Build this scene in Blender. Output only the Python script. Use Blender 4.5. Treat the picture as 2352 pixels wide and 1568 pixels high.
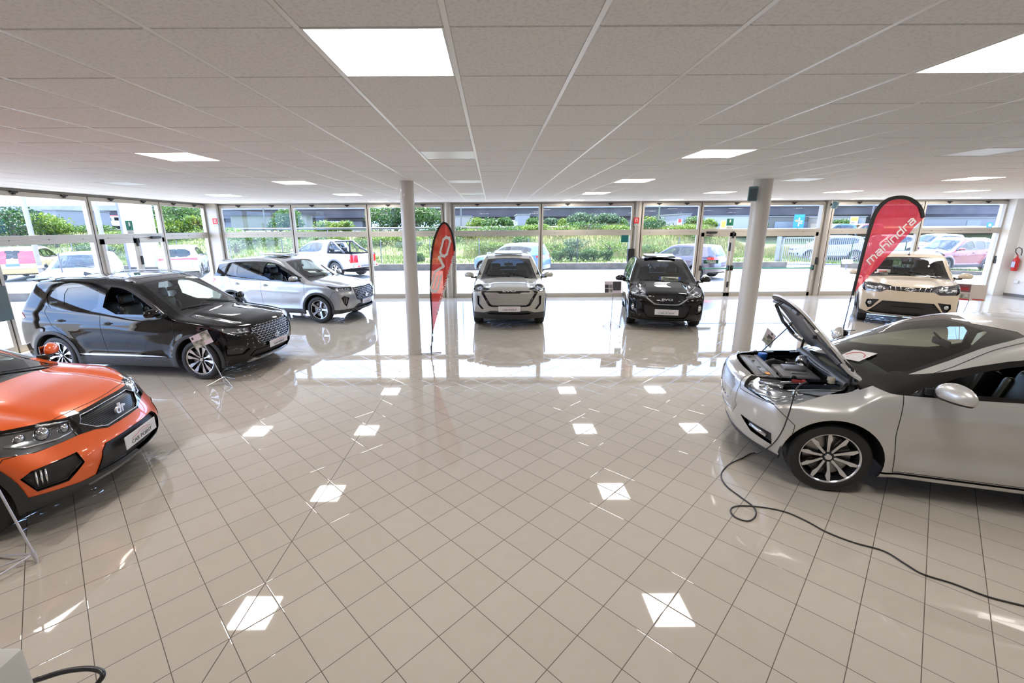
import bpy, bmesh, math, random
import numpy as np
from mathutils import Vector, Matrix
for o in list(bpy.data.objects): bpy.data.objects.remove(o)
SC = bpy.context.scene
COL = SC.collection
R = math.radians
# ------------------------------------------------------------ camera
FPX, PPX, PPY, EYE = 1006.6, 1133.0, 770.0, 2.35
PITCH, YAW, ROLL = R(13.893), R(0.102), R(-0.349)
def _axes():
    cy, sy, cp, sp, cr, sr = math.cos(YAW), math.sin(YAW), math.cos(PITCH), math.sin(PITCH), math.cos(ROLL), math.sin(ROLL)
    f = np.array([sy*cp, cy*cp, -sp]); r = np.array([cy, -sy, 0.]); u = np.cross(r, f)
    return r*cr+u*sr, -r*sr+u*cr, f
AX = _axes()
cam = bpy.data.cameras.new('camera'); CAM = bpy.data.objects.new('camera', cam); COL.objects.link(CAM)
cam.sensor_width = 36; cam.lens = FPX*36/2352; cam.shift_x = (1176-PPX)/2352; cam.shift_y = (PPY-784)/2352
cam.clip_start = .05; cam.clip_end = 600
m = Matrix.Identity(4)
for i in range(3):
    m[i][0], m[i][1], m[i][2] = AX[0][i], AX[1][i], -AX[2][i]
m[2][3] = EYE
CAM.matrix_world = m; SC.camera = CAM
def ray(px, py):
    return AX[0]*((px-PPX)/FPX)-AX[1]*((py-PPY)/FPX)+AX[2]
def at(px, py, Y=None, z=None, X=None):
    """world point seen at a photo pixel, on the plane y=Y, z=z or x=X"""
    d = ray(px, py)
    t = Y/d[1] if Y is not None else ((z-EYE)/d[2] if z is not None else X/d[0])
    return Vector((d[0]*t, d[1]*t, EYE+d[2]*t))
# ------------------------------------------------------------ light and exposure
w = bpy.data.worlds.new('sky'); SC.world = w; w.use_nodes = True
wn = w.node_tree.nodes; wl = w.node_tree.links
bg = wn['Background']
tc = wn.new('ShaderNodeTexCoord'); mp = wn.new('ShaderNodeMapping'); mp.inputs['Scale'].default_value = (1, 1, 2.2)
nz = wn.new('ShaderNodeTexNoise'); nz.inputs['Scale'].default_value = 2.2; nz.inputs['Detail'].default_value = 5
cr_ = wn.new('ShaderNodeValToRGB'); cr_.color_ramp.elements[0].position = .48; cr_.color_ramp.elements[1].position = .70
cr_.color_ramp.elements[0].color = (.34, .54, 1, 1); cr_.color_ramp.elements[1].color = (1, 1, 1, 1)
wl.new(tc.outputs['Generated'], mp.inputs['Vector']); wl.new(mp.outputs[0], nz.inputs['Vector']); wl.new(nz.outputs[0], cr_.inputs[0])
wl.new(cr_.outputs[0], bg.inputs['Color']); bg.inputs['Strength'].default_value = SKY = 3.5
sun = bpy.data.lights.new('sun', 'SUN'); sun.energy = 12.5; sun.angle = R(.6); sun.color = (1, .96, .89)
SUN = bpy.data.objects.new('sun', sun); COL.objects.link(SUN)
SUN.rotation_euler = Vector((-.12, .36, 1)).to_track_quat('Z', 'Y').to_euler()
LAMP = 10.5           # radiance of a lit ceiling panel
SC.view_settings.view_transform = 'Standard'; SC.view_settings.look = 'None'
SC.view_settings.exposure = 1.48; SC.view_settings.gamma = 1.0; SC.view_settings.use_curve_mapping = False
SC.cycles.max_bounces = 10; SC.cycles.diffuse_bounces = 4; SC.cycles.glossy_bounces = 4
SC.cycles.transparent_max_bounces = 16; SC.cycles.transmission_bounces = 4
SC.cycles.sample_clamp_indirect = 6; SC.cycles.caustics_reflective = False; SC.cycles.caustics_refractive = False
SC.cycles.use_denoising = True; SC.cycles.blur_glossy = .5

# ------------------------------------------------------------ materials
MATS = {}
def mat(name, col=(.5, .5, .5), rough=.5, metal=0., coat=0., emit=None, es=1., spec=.5):
    if name in MATS: return MATS[name]
    m = bpy.data.materials.new(name); m.use_nodes = True; MATS[name] = m
    b = m.node_tree.nodes['Principled BSDF']
    b.inputs['Base Color'].default_value = (*col, 1); b.inputs['Roughness'].default_value = rough
    b.inputs['Metallic'].default_value = metal; b.inputs['Coat Weight'].default_value = coat; b.inputs['Coat Roughness'].default_value = .03
    b.inputs['Specular IOR Level'].default_value = spec
    if emit: b.inputs['Emission Color'].default_value = (*emit, 1); b.inputs['Emission Strength'].default_value = es
    m.diffuse_color = (*col, 1)
    return m
def glass(name, tint=(.9, .9, .9), refl=1.0, haze=0., hcol=(.5, .5, .5)):
    """thin pane: clear with a fresnel mirror"""
    if name in MATS: return MATS[name]
    m = bpy.data.materials.new(name); m.use_nodes = True; MATS[name] = m
    n, l = m.node_tree.nodes, m.node_tree.links; n.clear()
    o = n.new('ShaderNodeOutputMaterial'); t = n.new('ShaderNodeBsdfTransparent'); g = n.new('ShaderNodeBsdfGlossy')
    t.inputs[0].default_value = (*tint, 1); g.inputs['Roughness'].default_value = .0; g.inputs[0].default_value = (refl, refl, refl, 1)
    lw = n.new('ShaderNodeFresnel'); lw.inputs['IOR'].default_value = 1.5
    ge = n.new('ShaderNodeNewGeometry'); ma = n.new('ShaderNodeMix'); ma.data_type = 'FLOAT'
    # same fresnel from both sides of a thin pane
    ma.inputs[2].default_value = 1.5; ma.inputs[3].default_value = 1/1.5; l.new(ge.outputs['Backfacing'], ma.inputs[0]); l.new(ma.outputs[0], lw.inputs['IOR'])
    mx = n.new('ShaderNodeMixShader'); l.new(lw.outputs[0], mx.inputs[0])
    if haze:
        d = n.new('ShaderNodeBsdfDiffuse'); d.inputs[0].default_value = (*hcol, 1); m2 = n.new('ShaderNodeMixShader'); m2.inputs[0].default_value = haze
        l.new(t.outputs[0], m2.inputs[1]); l.new(d.outputs[0], m2.inputs[2]); l.new(m2.outputs[0], mx.inputs[1])
    else: l.new(t.outputs[0], mx.inputs[1])
    l.new(g.outputs[0], mx.inputs[2]); l.new(mx.outputs[0], o.inputs[0])
    return m
def noise_col(m, c1, c2, scale=5, detail=4, lo=.35, hi=.65, bump=0., bscale=None, coord='Object'):
    """base colour varies between two colours; optional bump"""
    n, l = m.node_tree.nodes, m.node_tree.links; b = n['Principled BSDF']
    t = n.new('ShaderNodeTexCoord'); x = n.new('ShaderNodeTexNoise'); x.inputs['Scale'].default_value = scale; x.inputs['Detail'].default_value = detail
    r = n.new('ShaderNodeValToRGB'); r.color_ramp.elements[0].position = lo; r.color_ramp.elements[1].position = hi
    r.color_ramp.elements[0].color = (*c1, 1); r.color_ramp.elements[1].color = (*c2, 1)
    l.new(t.outputs[coord], x.inputs['Vector']); l.new(x.outputs[0], r.inputs[0]); l.new(r.outputs[0], b.inputs['Base Color'])
    if bump:
        y = n.new('ShaderNodeTexNoise'); y.inputs['Scale'].default_value = bscale or scale*4; y.inputs['Detail'].default_value = 3
        l.new(t.outputs[coord], y.inputs['Vector']); bp = n.new('ShaderNodeBump'); bp.inputs['Strength'].default_value = bump; bp.inputs['Distance'].default_value = .01
        l.new(y.outputs[0], bp.inputs['Height']); l.new(bp.outputs[0], b.inputs['Normal'])
    return m
def paint(name, col, metal=0., rough=.35):
    return mat(name, col, rough, metal, 1.0)
BLK = mat('black_plastic', (.012, .012, .013), .45)
DRK = mat('dark_grey_plastic', (.035, .036, .04), .5)
GLB = mat('gloss_black', (.004, .004, .005), .06, 0, .6)
CHR = mat('chrome', (.82, .82, .84), .08, 1.)
SLV = mat('satin_silver', (.55, .56, .58), .25, 1.)
ALU = mat('machined_alloy', (.72, .73, .76), .16, .95)
RUB = mat('tyre_rubber', (.014, .014, .015), .55)
WEL = mat('wheel_well', (.006, .006, .006), .8)
LEA = mat('black_leather', (.012, .012, .014), .35)
INT = mat('interior_trim', (.01, .01, .012), .6)
GRY = mat('seam', (.004, .004, .004), .7)
GLS = glass('car_glass', (.62, .68, .64))
WSG = glass('windscreen_glass', (.60, .66, .60))
GLT = glass('tinted_car_glass', (.20, .23, .27), 1.3)
LGL = glass('lamp_lens', (.86, .88, .9), 1.0)
LHO = mat('lamp_housing', (.26, .27, .28), .2, .8)
RED = mat('red_lens', (.55, .008, .012), .12, 0, 1., (.6, .01, .01), .06)
AMB = mat('amber_lens', (.5, .12, .02), .2, 0, 1.)
WHT = mat('white_plastic', (.75, .75, .75), .35)
REDP = mat('red_paint', (.55, .02, .02), .3)

# ------------------------------------------------------------ mesh helpers
def tag(o, label=None, cat=None, group=None, kind=None):
    if label: o['label'] = label
    if cat: o['category'] = cat
    if group: o['group'] = group
    if kind: o['kind'] = kind
    return o
def empty(name, loc=(0, 0, 0), rz=0., label=None, cat=None, group=None, s=1.):
    o = bpy.data.objects.new(name, None); COL.objects.link(o); o.location = loc; o.rotation_euler = (0, 0, rz); o.scale = (s, s, s)
    o.empty_display_size = .2
    return tag(o, label, cat, group)
def link(name, me, parent=None):
    o = bpy.data.objects.new(name, me); COL.objects.link(o)
    if parent: o.parent = parent
    return o
class MB:
    def __init__(s): s.v = []; s.f = []; s.m = []; s.mi = 0
    def add(s, vs, fs):
        k = len(s.v); s.v += [tuple(map(float, p)) for p in vs]; s.f += [tuple(i+k for i in f) for f in fs]; s.m += [s.mi]*len(fs); return s
    def box(s, a, b, M=None):
        x0, y0, z0 = a; x1, y1, z1 = b
        vs = [Vector(p) for p in ((x0, y0, z0), (x1, y0, z0), (x1, y1, z0), (x0, y1, z0), (x0, y0, z1), (x1, y0, z1), (x1, y1, z1), (x0, y1, z1))]
        if M: vs = [M @ p for p in vs]
        return s.add(vs, [(0, 3, 2, 1), (4, 5, 6, 7), (0, 1, 5, 4), (1, 2, 6, 5), (2, 3, 7, 6), (3, 0, 4, 7)])
    def rbox(s, c, d, r=.03, M=None, seg=2, taper=0.):
        bm = bmesh.new(); bmesh.ops.create_cube(bm, size=1)
        for v in bm.verts:
            k = 1-taper*(v.co.z+.5)
            v.co = Vector((v.co.x*d[0]*k, v.co.y*d[1]*k, v.co.z*d[2]))
        if r > 0: bmesh.ops.bevel(bm, geom=bm.edges[:], offset=min(r, min(d)*.49), segments=seg, profile=.5, affect='EDGES')
        T = Matrix.Translation(c) if M is None else (Matrix.Translation(c) @ M)
        bm.verts.index_update(); s.add([T @ v.co for v in bm.verts], [[v.index for v in f.verts] for f in bm.faces]); bm.free(); return s
    def tube(s, pts, r, n=8, caps=True, closed=False):
        pts = [Vector(p) for p in pts]; N = len(pts); rs = r if hasattr(r, '__len__') else [r]*N
        vs = []; up = None
        for i, p in enumerate(pts):
            a = pts[(i-1) % N] if (i > 0 or closed) else p; b = pts[(i+1) % N] if (i < N-1 or closed) else p
            t = (b-a).normalized()
            if up is None: up = t.orthogonal().normalized()
            else:
                up = (up-t*up.dot(t))
                up = up.normalized() if up.length > 1e-6 else t.orthogonal().normalized()
            q = t.cross(up)
            for j in range(n):
                an = 2*math.pi*j/n; vs.append(p+(up*math.cos(an)+q*math.sin(an))*rs[i])
        fs = []
        for i in range(N if closed else N-1):
            for j in range(n):
                fs.append((i*n+j, i*n+(j+1) % n, ((i+1) % N)*n+(j+1) % n, ((i+1) % N)*n+j))
        if caps and not closed: fs += [tuple(range(n))[::-1], tuple((N-1)*n+j for j in range(n))]
        return s.add(vs, fs)
    def lathe(s, prof, n=32, axis='z', M=None, close=False):
        """prof: (radius, height) pairs"""
        vs = []
        for r, h in prof:
            for j in range(n):
                a = 2*math.pi*j/n; c, d = r*math.cos(a), r*math.sin(a)
                p = Vector((c, d, h)) if axis == 'z' else (Vector((c, h, d)) if axis == 'y' else Vector((h, c, d)))
                vs.append(M @ p if M else p)
        fs = []; K = len(prof)
        for i in range(K if close else K-1):
            for j in range(n):
                q = (i*n+j, i*n+(j+1) % n, ((i+1) % K)*n+(j+1) % n, ((i+1) % K)*n+j)
                fs.append(q if axis != 'y' else q[::-1])
        return s.add(vs, fs)
    def ell(s, c, r, M=None, nu=16, nv=10):
        vs = []; fs = []
        for i in range(nv+1):
            th = math.pi*i/nv
            for j in range(nu):
                ph = 2*math.pi*j/nu; p = Vector((r[0]*math.sin(th)*math.cos(ph), r[1]*math.sin(th)*math.sin(ph), -r[2]*math.cos(th)))
                vs.append((M @ p if M else p)+Vector(c))
        for i in range(nv):
            for j in range(nu): fs.append((i*nu+j, i*nu+(j+1) % nu, (i+1)*nu+(j+1) % nu, (i+1)*nu+j))
        return s.add(vs, fs)
    def prism(s, pts, d, M=None):
        """polygon in local xy extruded to z=0..d"""
        n = len(pts); vs = [Vector((p[0], p[1], 0)) for p in pts]+[Vector((p[0], p[1], d)) for p in pts]
        if M: vs = [M @ v for v in vs]
        return s.add(vs, [tuple(range(n))[::-1], tuple(range(n, 2*n))]+[(i, (i+1) % n, n+(i+1) % n, n+i) for i in range(n)])
    def build(s, name, mats, parent=None, smooth=False, ang=None, kind=None):
        me = bpy.data.meshes.new(name); me.from_pydata(s.v, [], s.f)
        for m in (mats if isinstance(mats, (list, tuple)) else [mats]): me.materials.append(m)
        if any(s.m): me.polygons.foreach_set('material_index', s.m)
        if smooth or ang is not None: me.shade_smooth()
        me.update()
        if ang is not None: me.set_sharp_from_angle(angle=R(ang))
        o = link(name, me, parent)
        if kind: o['kind'] = kind
        return o
def bx(name, a, b, m, parent=None, kind=None):
    return MB().box(a, b).build(name, m, parent, kind=kind)
FONTC = {}
def text(name, body, size, m, parent=None, M=None, depth=.001, shear=0., sx=1., bold=0., align='CENTER'):
    c = bpy.data.curves.new(name, 'FONT'); c.body = body; c.size = size; c.extrude = depth; c.align_x = align; c.align_y = 'CENTER'; c.shear = shear
    c.offset = bold; c.resolution_u = 3; c.materials.append(m)
    t = bpy.data.objects.new(name, c); COL.objects.link(t)
    bpy.context.view_layer.update(); dg = bpy.context.evaluated_depsgraph_get()
    me = bpy.data.meshes.new_from_object(t.evaluated_get(dg)); bpy.data.objects.remove(t)
    o = bpy.data.objects.new(name, me); COL.objects.link(o)
    if parent: o.parent = parent
    if M is not None: o.matrix_local = M @ Matrix.Diagonal((sx, 1, 1, 1))
    return o
def frame(o, xd, yd):
    """4x4 from origin, local x direction and approximate local y direction"""
    x = Vector(xd).normalized(); z = x.cross(Vector(yd)).normalized(); y = z.cross(x)
    return Matrix(((x[0], y[0], z[0], o[0]), (x[1], y[1], z[1], o[1]), (x[2], y[2], z[2], o[2]), (0, 0, 0, 1)))
def copy_tree(o, parent=None):
    c = o.copy(); COL.objects.link(c); c.parent = parent
    for ch in o.children: copy_tree(ch, c)
    return c
# ------------------------------------------------------------ car bodies
class Lut:
    """smoothed polyline y(x)"""
    def __init__(s, pts, k=.03):
        p = np.array(sorted(pts), float); lo, hi = p[0, 0]-.6, p[-1, 0]+.6; s.x = np.linspace(lo, hi, 900)
        y = np.interp(s.x, p[:, 0], p[:, 1])
        if k > 0:
            h = s.x[1]-s.x[0]; n = int(3*k/h)+1; g = np.exp(-.5*(np.arange(-n, n+1)*h/k)**2); g /= g.sum()
            y = np.convolve(np.pad(y, n, 'edge'), g, 'valid')
        s.y = y
    def __call__(s, x): return np.interp(x, s.x, s.y)
def sstep(t): t = np.clip(t, 0, 1); return t*t*(3-2*t)
BASE = dict(
    top=[(-2.3, 1.54), (-1.9, 1.59), (-1.3, 1.645), (-.6, 1.665), (-.1, 1.64), (.22, 1.57), (1.02, 1.09), (1.12, 1.06), (1.6, 1.0), (1.95, .93), (2.2, .82)],
    bot=[(-2.2, .36), (-1.75, .24), (-1.2, .2), (1.5, .2), (1.9, .21), (2.15, .25)],
    front=[(.1, 1.9), (.22, 2.04), (.35, 2.12), (.55, 2.16), (.75, 2.14), (.86, 2.08), (.94, 1.98), (1.1, 1.8)],
    rear=[(.1, -2.0), (.35, -2.12), (.6, -2.17), (.85, -2.14), (1.0, -2.09), (1.12, -2.06), (1.5, -1.82), (1.6, -1.76)],
    wid=[(.1, .84), (.2, .865), (.4, .885), (.6, .895), (.8, .91), (.93, .905), (1.02, .88), (1.8, .88)],
    belt=[(-2.2, 1.1), (-1.2, 1.06), (.6, 1.0), (1.0, 1.02), (1.15, 1.3), (2.2, 1.3)],
    tum=.36, crown=.05, wsc=.12, cf=.30, pf=2.6, cr=.22, pr=3.0, xf=1.315, xr=-1.315, R=.345, W=.9, roll=0., tf=.10, flare=.02, door=.018, hoodc=.03, res=1.0)
class Body:
    def __init__(s, **kw):
        d = dict(BASE); d.update(kw); s.__dict__.update(d); s.d = d
        s.lt = Lut(d['top'], .045); s.lb = Lut(d['bot'], .05); s.lf = Lut(d['front'], .03); s.lr = Lut(d['rear'], .035)
        s.lw = Lut(d['wid'], .03); s.lbelt = Lut(d['belt'], .06)
    def f(s, P):
        x, y, z = P[:, 0], P[:, 1], P[:, 2]; ay = np.abs(y); yn = ay/.9
        xs = x+s.wsc*yn**2*np.clip(x/.5, -1, 1); e = .01
        t = s.lt(xs); sl = (s.lt(xs+e)-s.lt(xs-e))/(2*e)
        hood = sstep((x-1.0)/.25)
        A = (z-t+s.crown*yn**2+hood*s.roll*(np.maximum(ay-.38, 0)/.3)**2+hood*s.hoodc*np.exp(-((ay-.52)/.07)**2)*sstep((2.0-x)/.3))/np.sqrt(1+np.minimum(sl*sl, 4))
        W = s.lw(z)
        fo = np.clip((x-s.xf)/.95, 0, 1.2); ro = np.clip((s.xr-x)/.9, 0, 1.2)
        W = W*(1-s.tf*fo**2-s.tf*.8*ro**2)
        bl = s.lbelt(x); g = np.logaddexp(0, (z-bl)/.018)*.018
        W = W-g*s.tum-.10*g*g
        for cx in (s.xf, s.xr):
            r = np.sqrt((x-cx)**2+(z-s.R)**2); W = W+s.flare*sstep(1-np.abs(r-s.R-.08)/.13)
        mid = sstep((x-s.xr-.45)/.25)*sstep((s.xf-.4-x)/.25)
        W = W-s.door*mid*np.exp(-((z-.47)/.1)**2)+.008*mid*np.exp(-((z-.33)/.06)**2)+.006*np.exp(-((z-.82+.03*x)/.03)**2)*mid
        B = ay-W
        C = x-(s.lf(z)-s.cf*yn**s.pf); D = (s.lr(z)+s.cr*yn**s.pr)-x; E = s.lb(x)-z
        k = .016; V = np.stack([A, B, C, D, E]); mx = V.max(0)
        return mx+k*np.log(np.exp((V-mx)/k).sum(0))
    def grad(s, P, h=1.5e-3):
        g = np.empty_like(P)
        for i in range(3):
            d = np.zeros(3); d[i] = h; g[:, i] = (s.f(P+d)-s.f(P-d))/(2*h)
        return g
    def project(s, P, it=9):
        for _ in range(it):
            v = s.f(P); g = s.grad(P); st = v/np.maximum((g*g).sum(1), .05)
            P = P-np.clip(st, -.12, .12)[:, None]*g
        return P
    def normals(s, P):
        g = s.grad(P); return g/np.maximum(np.linalg.norm(g, axis=1), 1e-9)[:, None]
    def _march(s, o, d, t0, t1):
        """last crossing going from outside (t1) inward to t0"""
        t = np.linspace(t1, t0, 260); P = o[None, :]+t[:, None]*d[None, :]; v = s.f(P); k = np.argmax(v < 0)
        if v[k] >= 0: return None
        if k == 0: return t[0]
        a, b = t[k-1], t[k]; va, vb = v[k-1], v[k]; return a+(b-a)*va/(va-vb)
    def side(s, x, z, off=0.):
        t = s._march(np.array([x, 0, z]), np.array([0, 1., 0]), 0, 1.2); return Vector((x, (t or s.W*.8)+off, z))
    def nose(s, y, z, off=0.):
        t = s._march(np.array([0, y, z]), np.array([1., 0, 0]), 0, 2.6); return Vector(((t or 2.)+off, y, z))
    def lamp(s, y, z):
        p = s.nose(y, z)
        if p.x < s.xf+.1 or p.x > 2.5: p.x = s.xf+.25
        w = s.side(p.x, z).y
        if y > w-.02: p = Vector((p.x, w-.02, z))
        return p
    def tail(s, y, z, off=0.):
        t = s._march(np.array([0, y, z]), np.array([-1., 0, 0]), 0, 2.6); return Vector((-(t or 2.)-off, y, z))
    def roof(s, x, y, off=0.):
        t = s._march(np.array([x, y, 0]), np.array([0, 0, 1.]), .5, 2.2); return Vector((x, y, (t or 1.)+off))
    def build(s):
        """half body (y>=0) as bmesh grid, cube topology without bottom"""
        r = s.res; na, nb, nc = int(120*r), int(20*r), int(34*r)
        zf = float(s.lt(s.lf(.9)-.1)); zr = float(s.lt(-1.85))-.06
        def P(a, b, c):
            a, b, c = [np.asarray(q, float) for q in np.broadcast_arrays(a, b, c)]
            zfr = .24+c*(zf-.26); zrr = .36+c*(zr-.38)
            xf = s.lf(zfr)-s.cf*.9*np.abs(b)**s.pf; xr = s.lr(zrr)+s.cr*.9*np.abs(b)**s.pr
            x = xr+(xf-xr)*a; z = s.lb(x)+(s.lt(x+s.wsc*b*b*np.clip(x/.5, -1, 1))-s.crown*b*b-s.lb(x))*c
            z = np.where(a > 1-1e-6, zfr, z); z = np.where(a < 1e-6, zrr, z)
            wv = s.lw(z)-np.maximum(z-s.lbelt(x), 0)*s.tum
            return np.stack([x, b*wv, z], -1)
        A = np.linspace(0, 1, na+1); Bq = np.linspace(0, 1, nb+1); Cq = np.linspace(0, 1, nc+1)
        grids = [P(A[:, None], 1., Cq[None, :]), P(A[:, None], Bq[None, :], 1.), P(1., Bq[:, None], Cq[None, :]), P(0., Bq[:, None], Cq[None, :])]
        flips = [True, False, True, False]
        V = []; F = []
        for G, fl in zip(grids, flips):
            n, m_ = G.shape[:2]; k = len(V); V += list(G.reshape(-1, 3))
            for i in range(n-1):
                for j in range(m_-1):
                    q = (k+i*m_+j, k+(i+1)*m_+j, k+(i+1)*m_+j+1, k+i*m_+j+1); F.append(q[::-1] if fl else q)
        V = np.array(V); ctr = V[:, 1] < 1e-6; V = s.project(V); V[ctr, 1] = 0
        bm = bmesh.new(); vs = [bm.verts.new(p) for p in V]
        for q in F:
            try: bm.faces.new([vs[i] for i in q])
            except ValueError: pass
        bmesh.ops.remove_doubles(bm, verts=bm.verts[:], dist=2e-4)
        s.bm = bm; s.lab = bm.faces.layers.int.new('lab'); s.names = ['body']
        bm.faces.ensure_lookup_table()
        C = np.array([f.calc_center_median() for f in bm.faces]); N = s.normals(C)
        for f, n in zip(bm.faces, N):
            if f.normal.dot(Vector(n)) < 0: f.normal_flip()
        return s
    @staticmethod
    def view(v):
        if v == 'S': return Vector((0, 1, 0)), (lambda p: (p[0], p[2]))
        if v == 'F': return Vector((1, 0, 0)), (lambda p: (p[1], p[2]))
        if v == 'R': return Vector((-1, 0, 0)), (lambda p: (p[1], p[2]))
        if v == 'T': return Vector((0, 0, 1)), (lambda p: (p[0], p[1]))
        a = R(v); c, q = math.cos(a), math.sin(a)
        return Vector((c, q, 0)), (lambda p: (p[1]*c-p[0]*q, p[2]))
    def carve(s, label, view, pts, rnd=0, nmin=.18, only=None, lim=None, z0=None):
        """cut the outline into the skin and give the faces inside a label"""
        if label not in s.names: s.names.append(label)
        L = s.names.index(label); d, uv = s.view(view); bm = s.bm; lab = s.lab
        p = [uv(q) if len(q) == 3 else tuple(q) for q in pts]
        for _ in range(rnd):
            n = len(p); p = [((.75*p[i][0]+.25*p[(i+1) % n][0]), (.75*p[i][1]+.25*p[(i+1) % n][1])) if h == 0 else ((.25*p[i][0]+.75*p[(i+1) % n][0]), (.25*p[i][1]+.75*p[(i+1) % n][1])) for i in range(n) for h in (0, 1)]
        us = [q[0] for q in p]; vs_ = [q[1] for q in p]; u0, u1, v0, v1 = min(us), max(us), min(vs_), max(vs_)
        dx, dy, dz = d
        cand = []
        for f in bm.faces:
            if f.normal.dot(d) < nmin*.5: continue
            w = [uv(v.co) for v in f.verts]
            if max(a[0] for a in w) < u0 or min(a[0] for a in w) > u1 or max(a[1] for a in w) < v0 or min(a[1] for a in w) > v1: continue
            if lim and not lim(f.calc_center_median()): continue
            cand.append(f)
        cand = set(cand)
        n = len(p)
        for i in range(n):
            a, b = p[i], p[(i+1) % n]
            if abs(a[0]-b[0])+abs(a[1]-b[1]) < 1e-6: continue
            s0, s1, t0, t1 = min(a[0], b[0])-1e-4, max(a[0], b[0])+1e-4, min(a[1], b[1])-1e-4, max(a[1], b[1])+1e-4
            sel = []
            ex, ey = b[0]-a[0], b[1]-a[1]
            for f in cand:
                w = [uv(v.co) for v in f.verts]
                if max(q[0] for q in w) < s0 or min(q[0] for q in w) > s1 or max(q[1] for q in w) < t0 or min(q[1] for q in w) > t1: continue
                c = [ex*(q[1]-a[1])-ey*(q[0]-a[0]) for q in w]
                if max(c) <= 1e-9 or min(c) >= -1e-9: continue
                sel.append(f)
            if not sel: continue
            def un(q):
                if view == 'S': return Vector((q[0], 0, q[1]))
                if view in ('F', 'R'): return Vector((0, q[0], q[1]))
                if view == 'T': return Vector((q[0], q[1], 0))
                an = R(view); return Vector((-q[0]*math.sin(an), q[0]*math.cos(an), q[1]))
            A3, B3 = un(a), un(b); no = (B3-A3).cross(d)
            if no.length < 1e-9: continue
            geom = list(sel)+list({e for f in sel for e in f.edges})+list({v for f in sel for v in f.verts})
            cand -= set(sel)
            old = set()
            res = bmesh.ops.bisect_plane(bm, geom=geom, dist=1e-5, plane_co=A3, plane_no=no.normalized())
            for g in res['geom']:
                if isinstance(g, bmesh.types.BMFace) and g.is_valid: cand.add(g)
        # classify
        for f in cand:
            if not f.is_valid: continue
            c = f.calc_center_median()
            if f.normal.dot(d) < nmin or (only is not None and s.names[f[lab]] not in only) or (lim and not lim(c)): continue
            u, v = uv(c); ins = False; j = n-1
            for i in range(n):
                if (p[i][1] > v) != (p[j][1] > v) and u < (p[j][0]-p[i][0])*(v-p[i][1])/(p[j][1]-p[i][1])+p[i][0]: ins = not ins
                j = i
            if ins: f[lab] = L
        return s
    def extract(s):
        """arrays for each label: verts, normals, faces, boundary edges"""
        bm = s.bm; bm.verts.index_update(); bm.verts.ensure_lookup_table()
        V = np.array([v.co for v in bm.verts]); N = s.normals(V); s.V, s.N = V, N
        out = {}
        for f in bm.faces: out.setdefault(s.names[f[s.lab]], []).append(tuple(v.index for v in f.verts))
        s.out = out
        # label edges
        s.edges = []
        for e in bm.edges:
            if len(e.link_faces) == 2:
                a, b = (s.names[f[s.lab]] for f in e.link_faces)
                if a != b: s.edges.append((e.verts[0].index, e.verts[1].index, a, b))
        return out
    def mesh(s, name, labels, m, parent, side=0, off=0., rim=0., rimm=None, xf=None, both=False, kind=None):
        """side: 0 both halves joined, +1 left, -1 right. off moves the sheet along the normal; rim closes the edge inward by rim"""
        fs = [f for l in labels for f in s.out.get(l, [])]
        if not fs: return None
        idx = sorted({i for f in fs for i in f}); mp_ = {i: k for k, i in enumerate(idx)}
        V = s.V[idx]; N = s.N[idx]; F = [tuple(mp_[i] for i in f) for f in fs]
        Vo = V+N*off; Nn = N.copy(); mi = [0]*len(F); nn = [[tuple(N[i]) for i in f] for f in F]
        Vs = [tuple(p) for p in Vo]
        if rim:
            cnt = {}
            for f in F:
                for i in range(len(f)): a, b = f[i], f[(i+1) % len(f)]; cnt[(a, b)] = 1
            be = [(a, b) for (a, b) in cnt if (b, a) not in cnt and not (abs(V[a][1]) < 1e-5 and abs(V[b][1]) < 1e-5)]
            mk = {}
            def low(a):
                if a not in mk: mk[a] = len(Vs); Vs.append(tuple(V[a]+N[a]*(off-rim)))
                return mk[a]
            for a, b in be:
                q = (b, a, low(a), low(b)); e = Vector(V[b]-V[a]); n = e.cross(Vector(N[a]))
                n = n.normalized() if n.length > 1e-9 else Vector((0, 0, 1))
                if rim < 0: n = -n; q = q[::-1]
                F.append(q); mi.append(1 if rimm else 0); nn.append([tuple(n)]*4)
        sets = []
        if side >= 0: sets.append((Vs, F, nn, mi))
        if side <= 0:
            Vm = [(x, -y, z) for x, y, z in Vs]; Fm = [tuple(f[::-1]) for f in F]; nm = [[(x, -y, z) for x, y, z in q[::-1]] for q in nn]
            sets.append((Vm, Fm, nm, mi))
        VV, FF, NNl, MI = [], [], [], []
        for a, b, c, d in sets:
            k = len(VV); VV += a; FF += [tuple(i+k for i in f) for f in b]; NNl += [q for f in c for q in f]; MI += d
        if xf is not None:
            VV = [tuple(xf @ Vector(p)) for p in VV]; r3 = xf.to_3x3(); NNl = [tuple((r3 @ Vector(q)).normalized()) for q in NNl]
        me = bpy.data.meshes.new(name); me.from_pydata(VV, [], FF); me.materials.append(m)
        if rimm: me.materials.append(rimm); me.polygons.foreach_set('material_index', MI)
        me.shade_smooth(); me.update()
        try: me.normals_split_custom_set(NNl)
        except Exception as ex: print('normals', name, ex)
        o = link(name, me, parent)
        if kind: o['kind'] = kind
        return o
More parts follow.
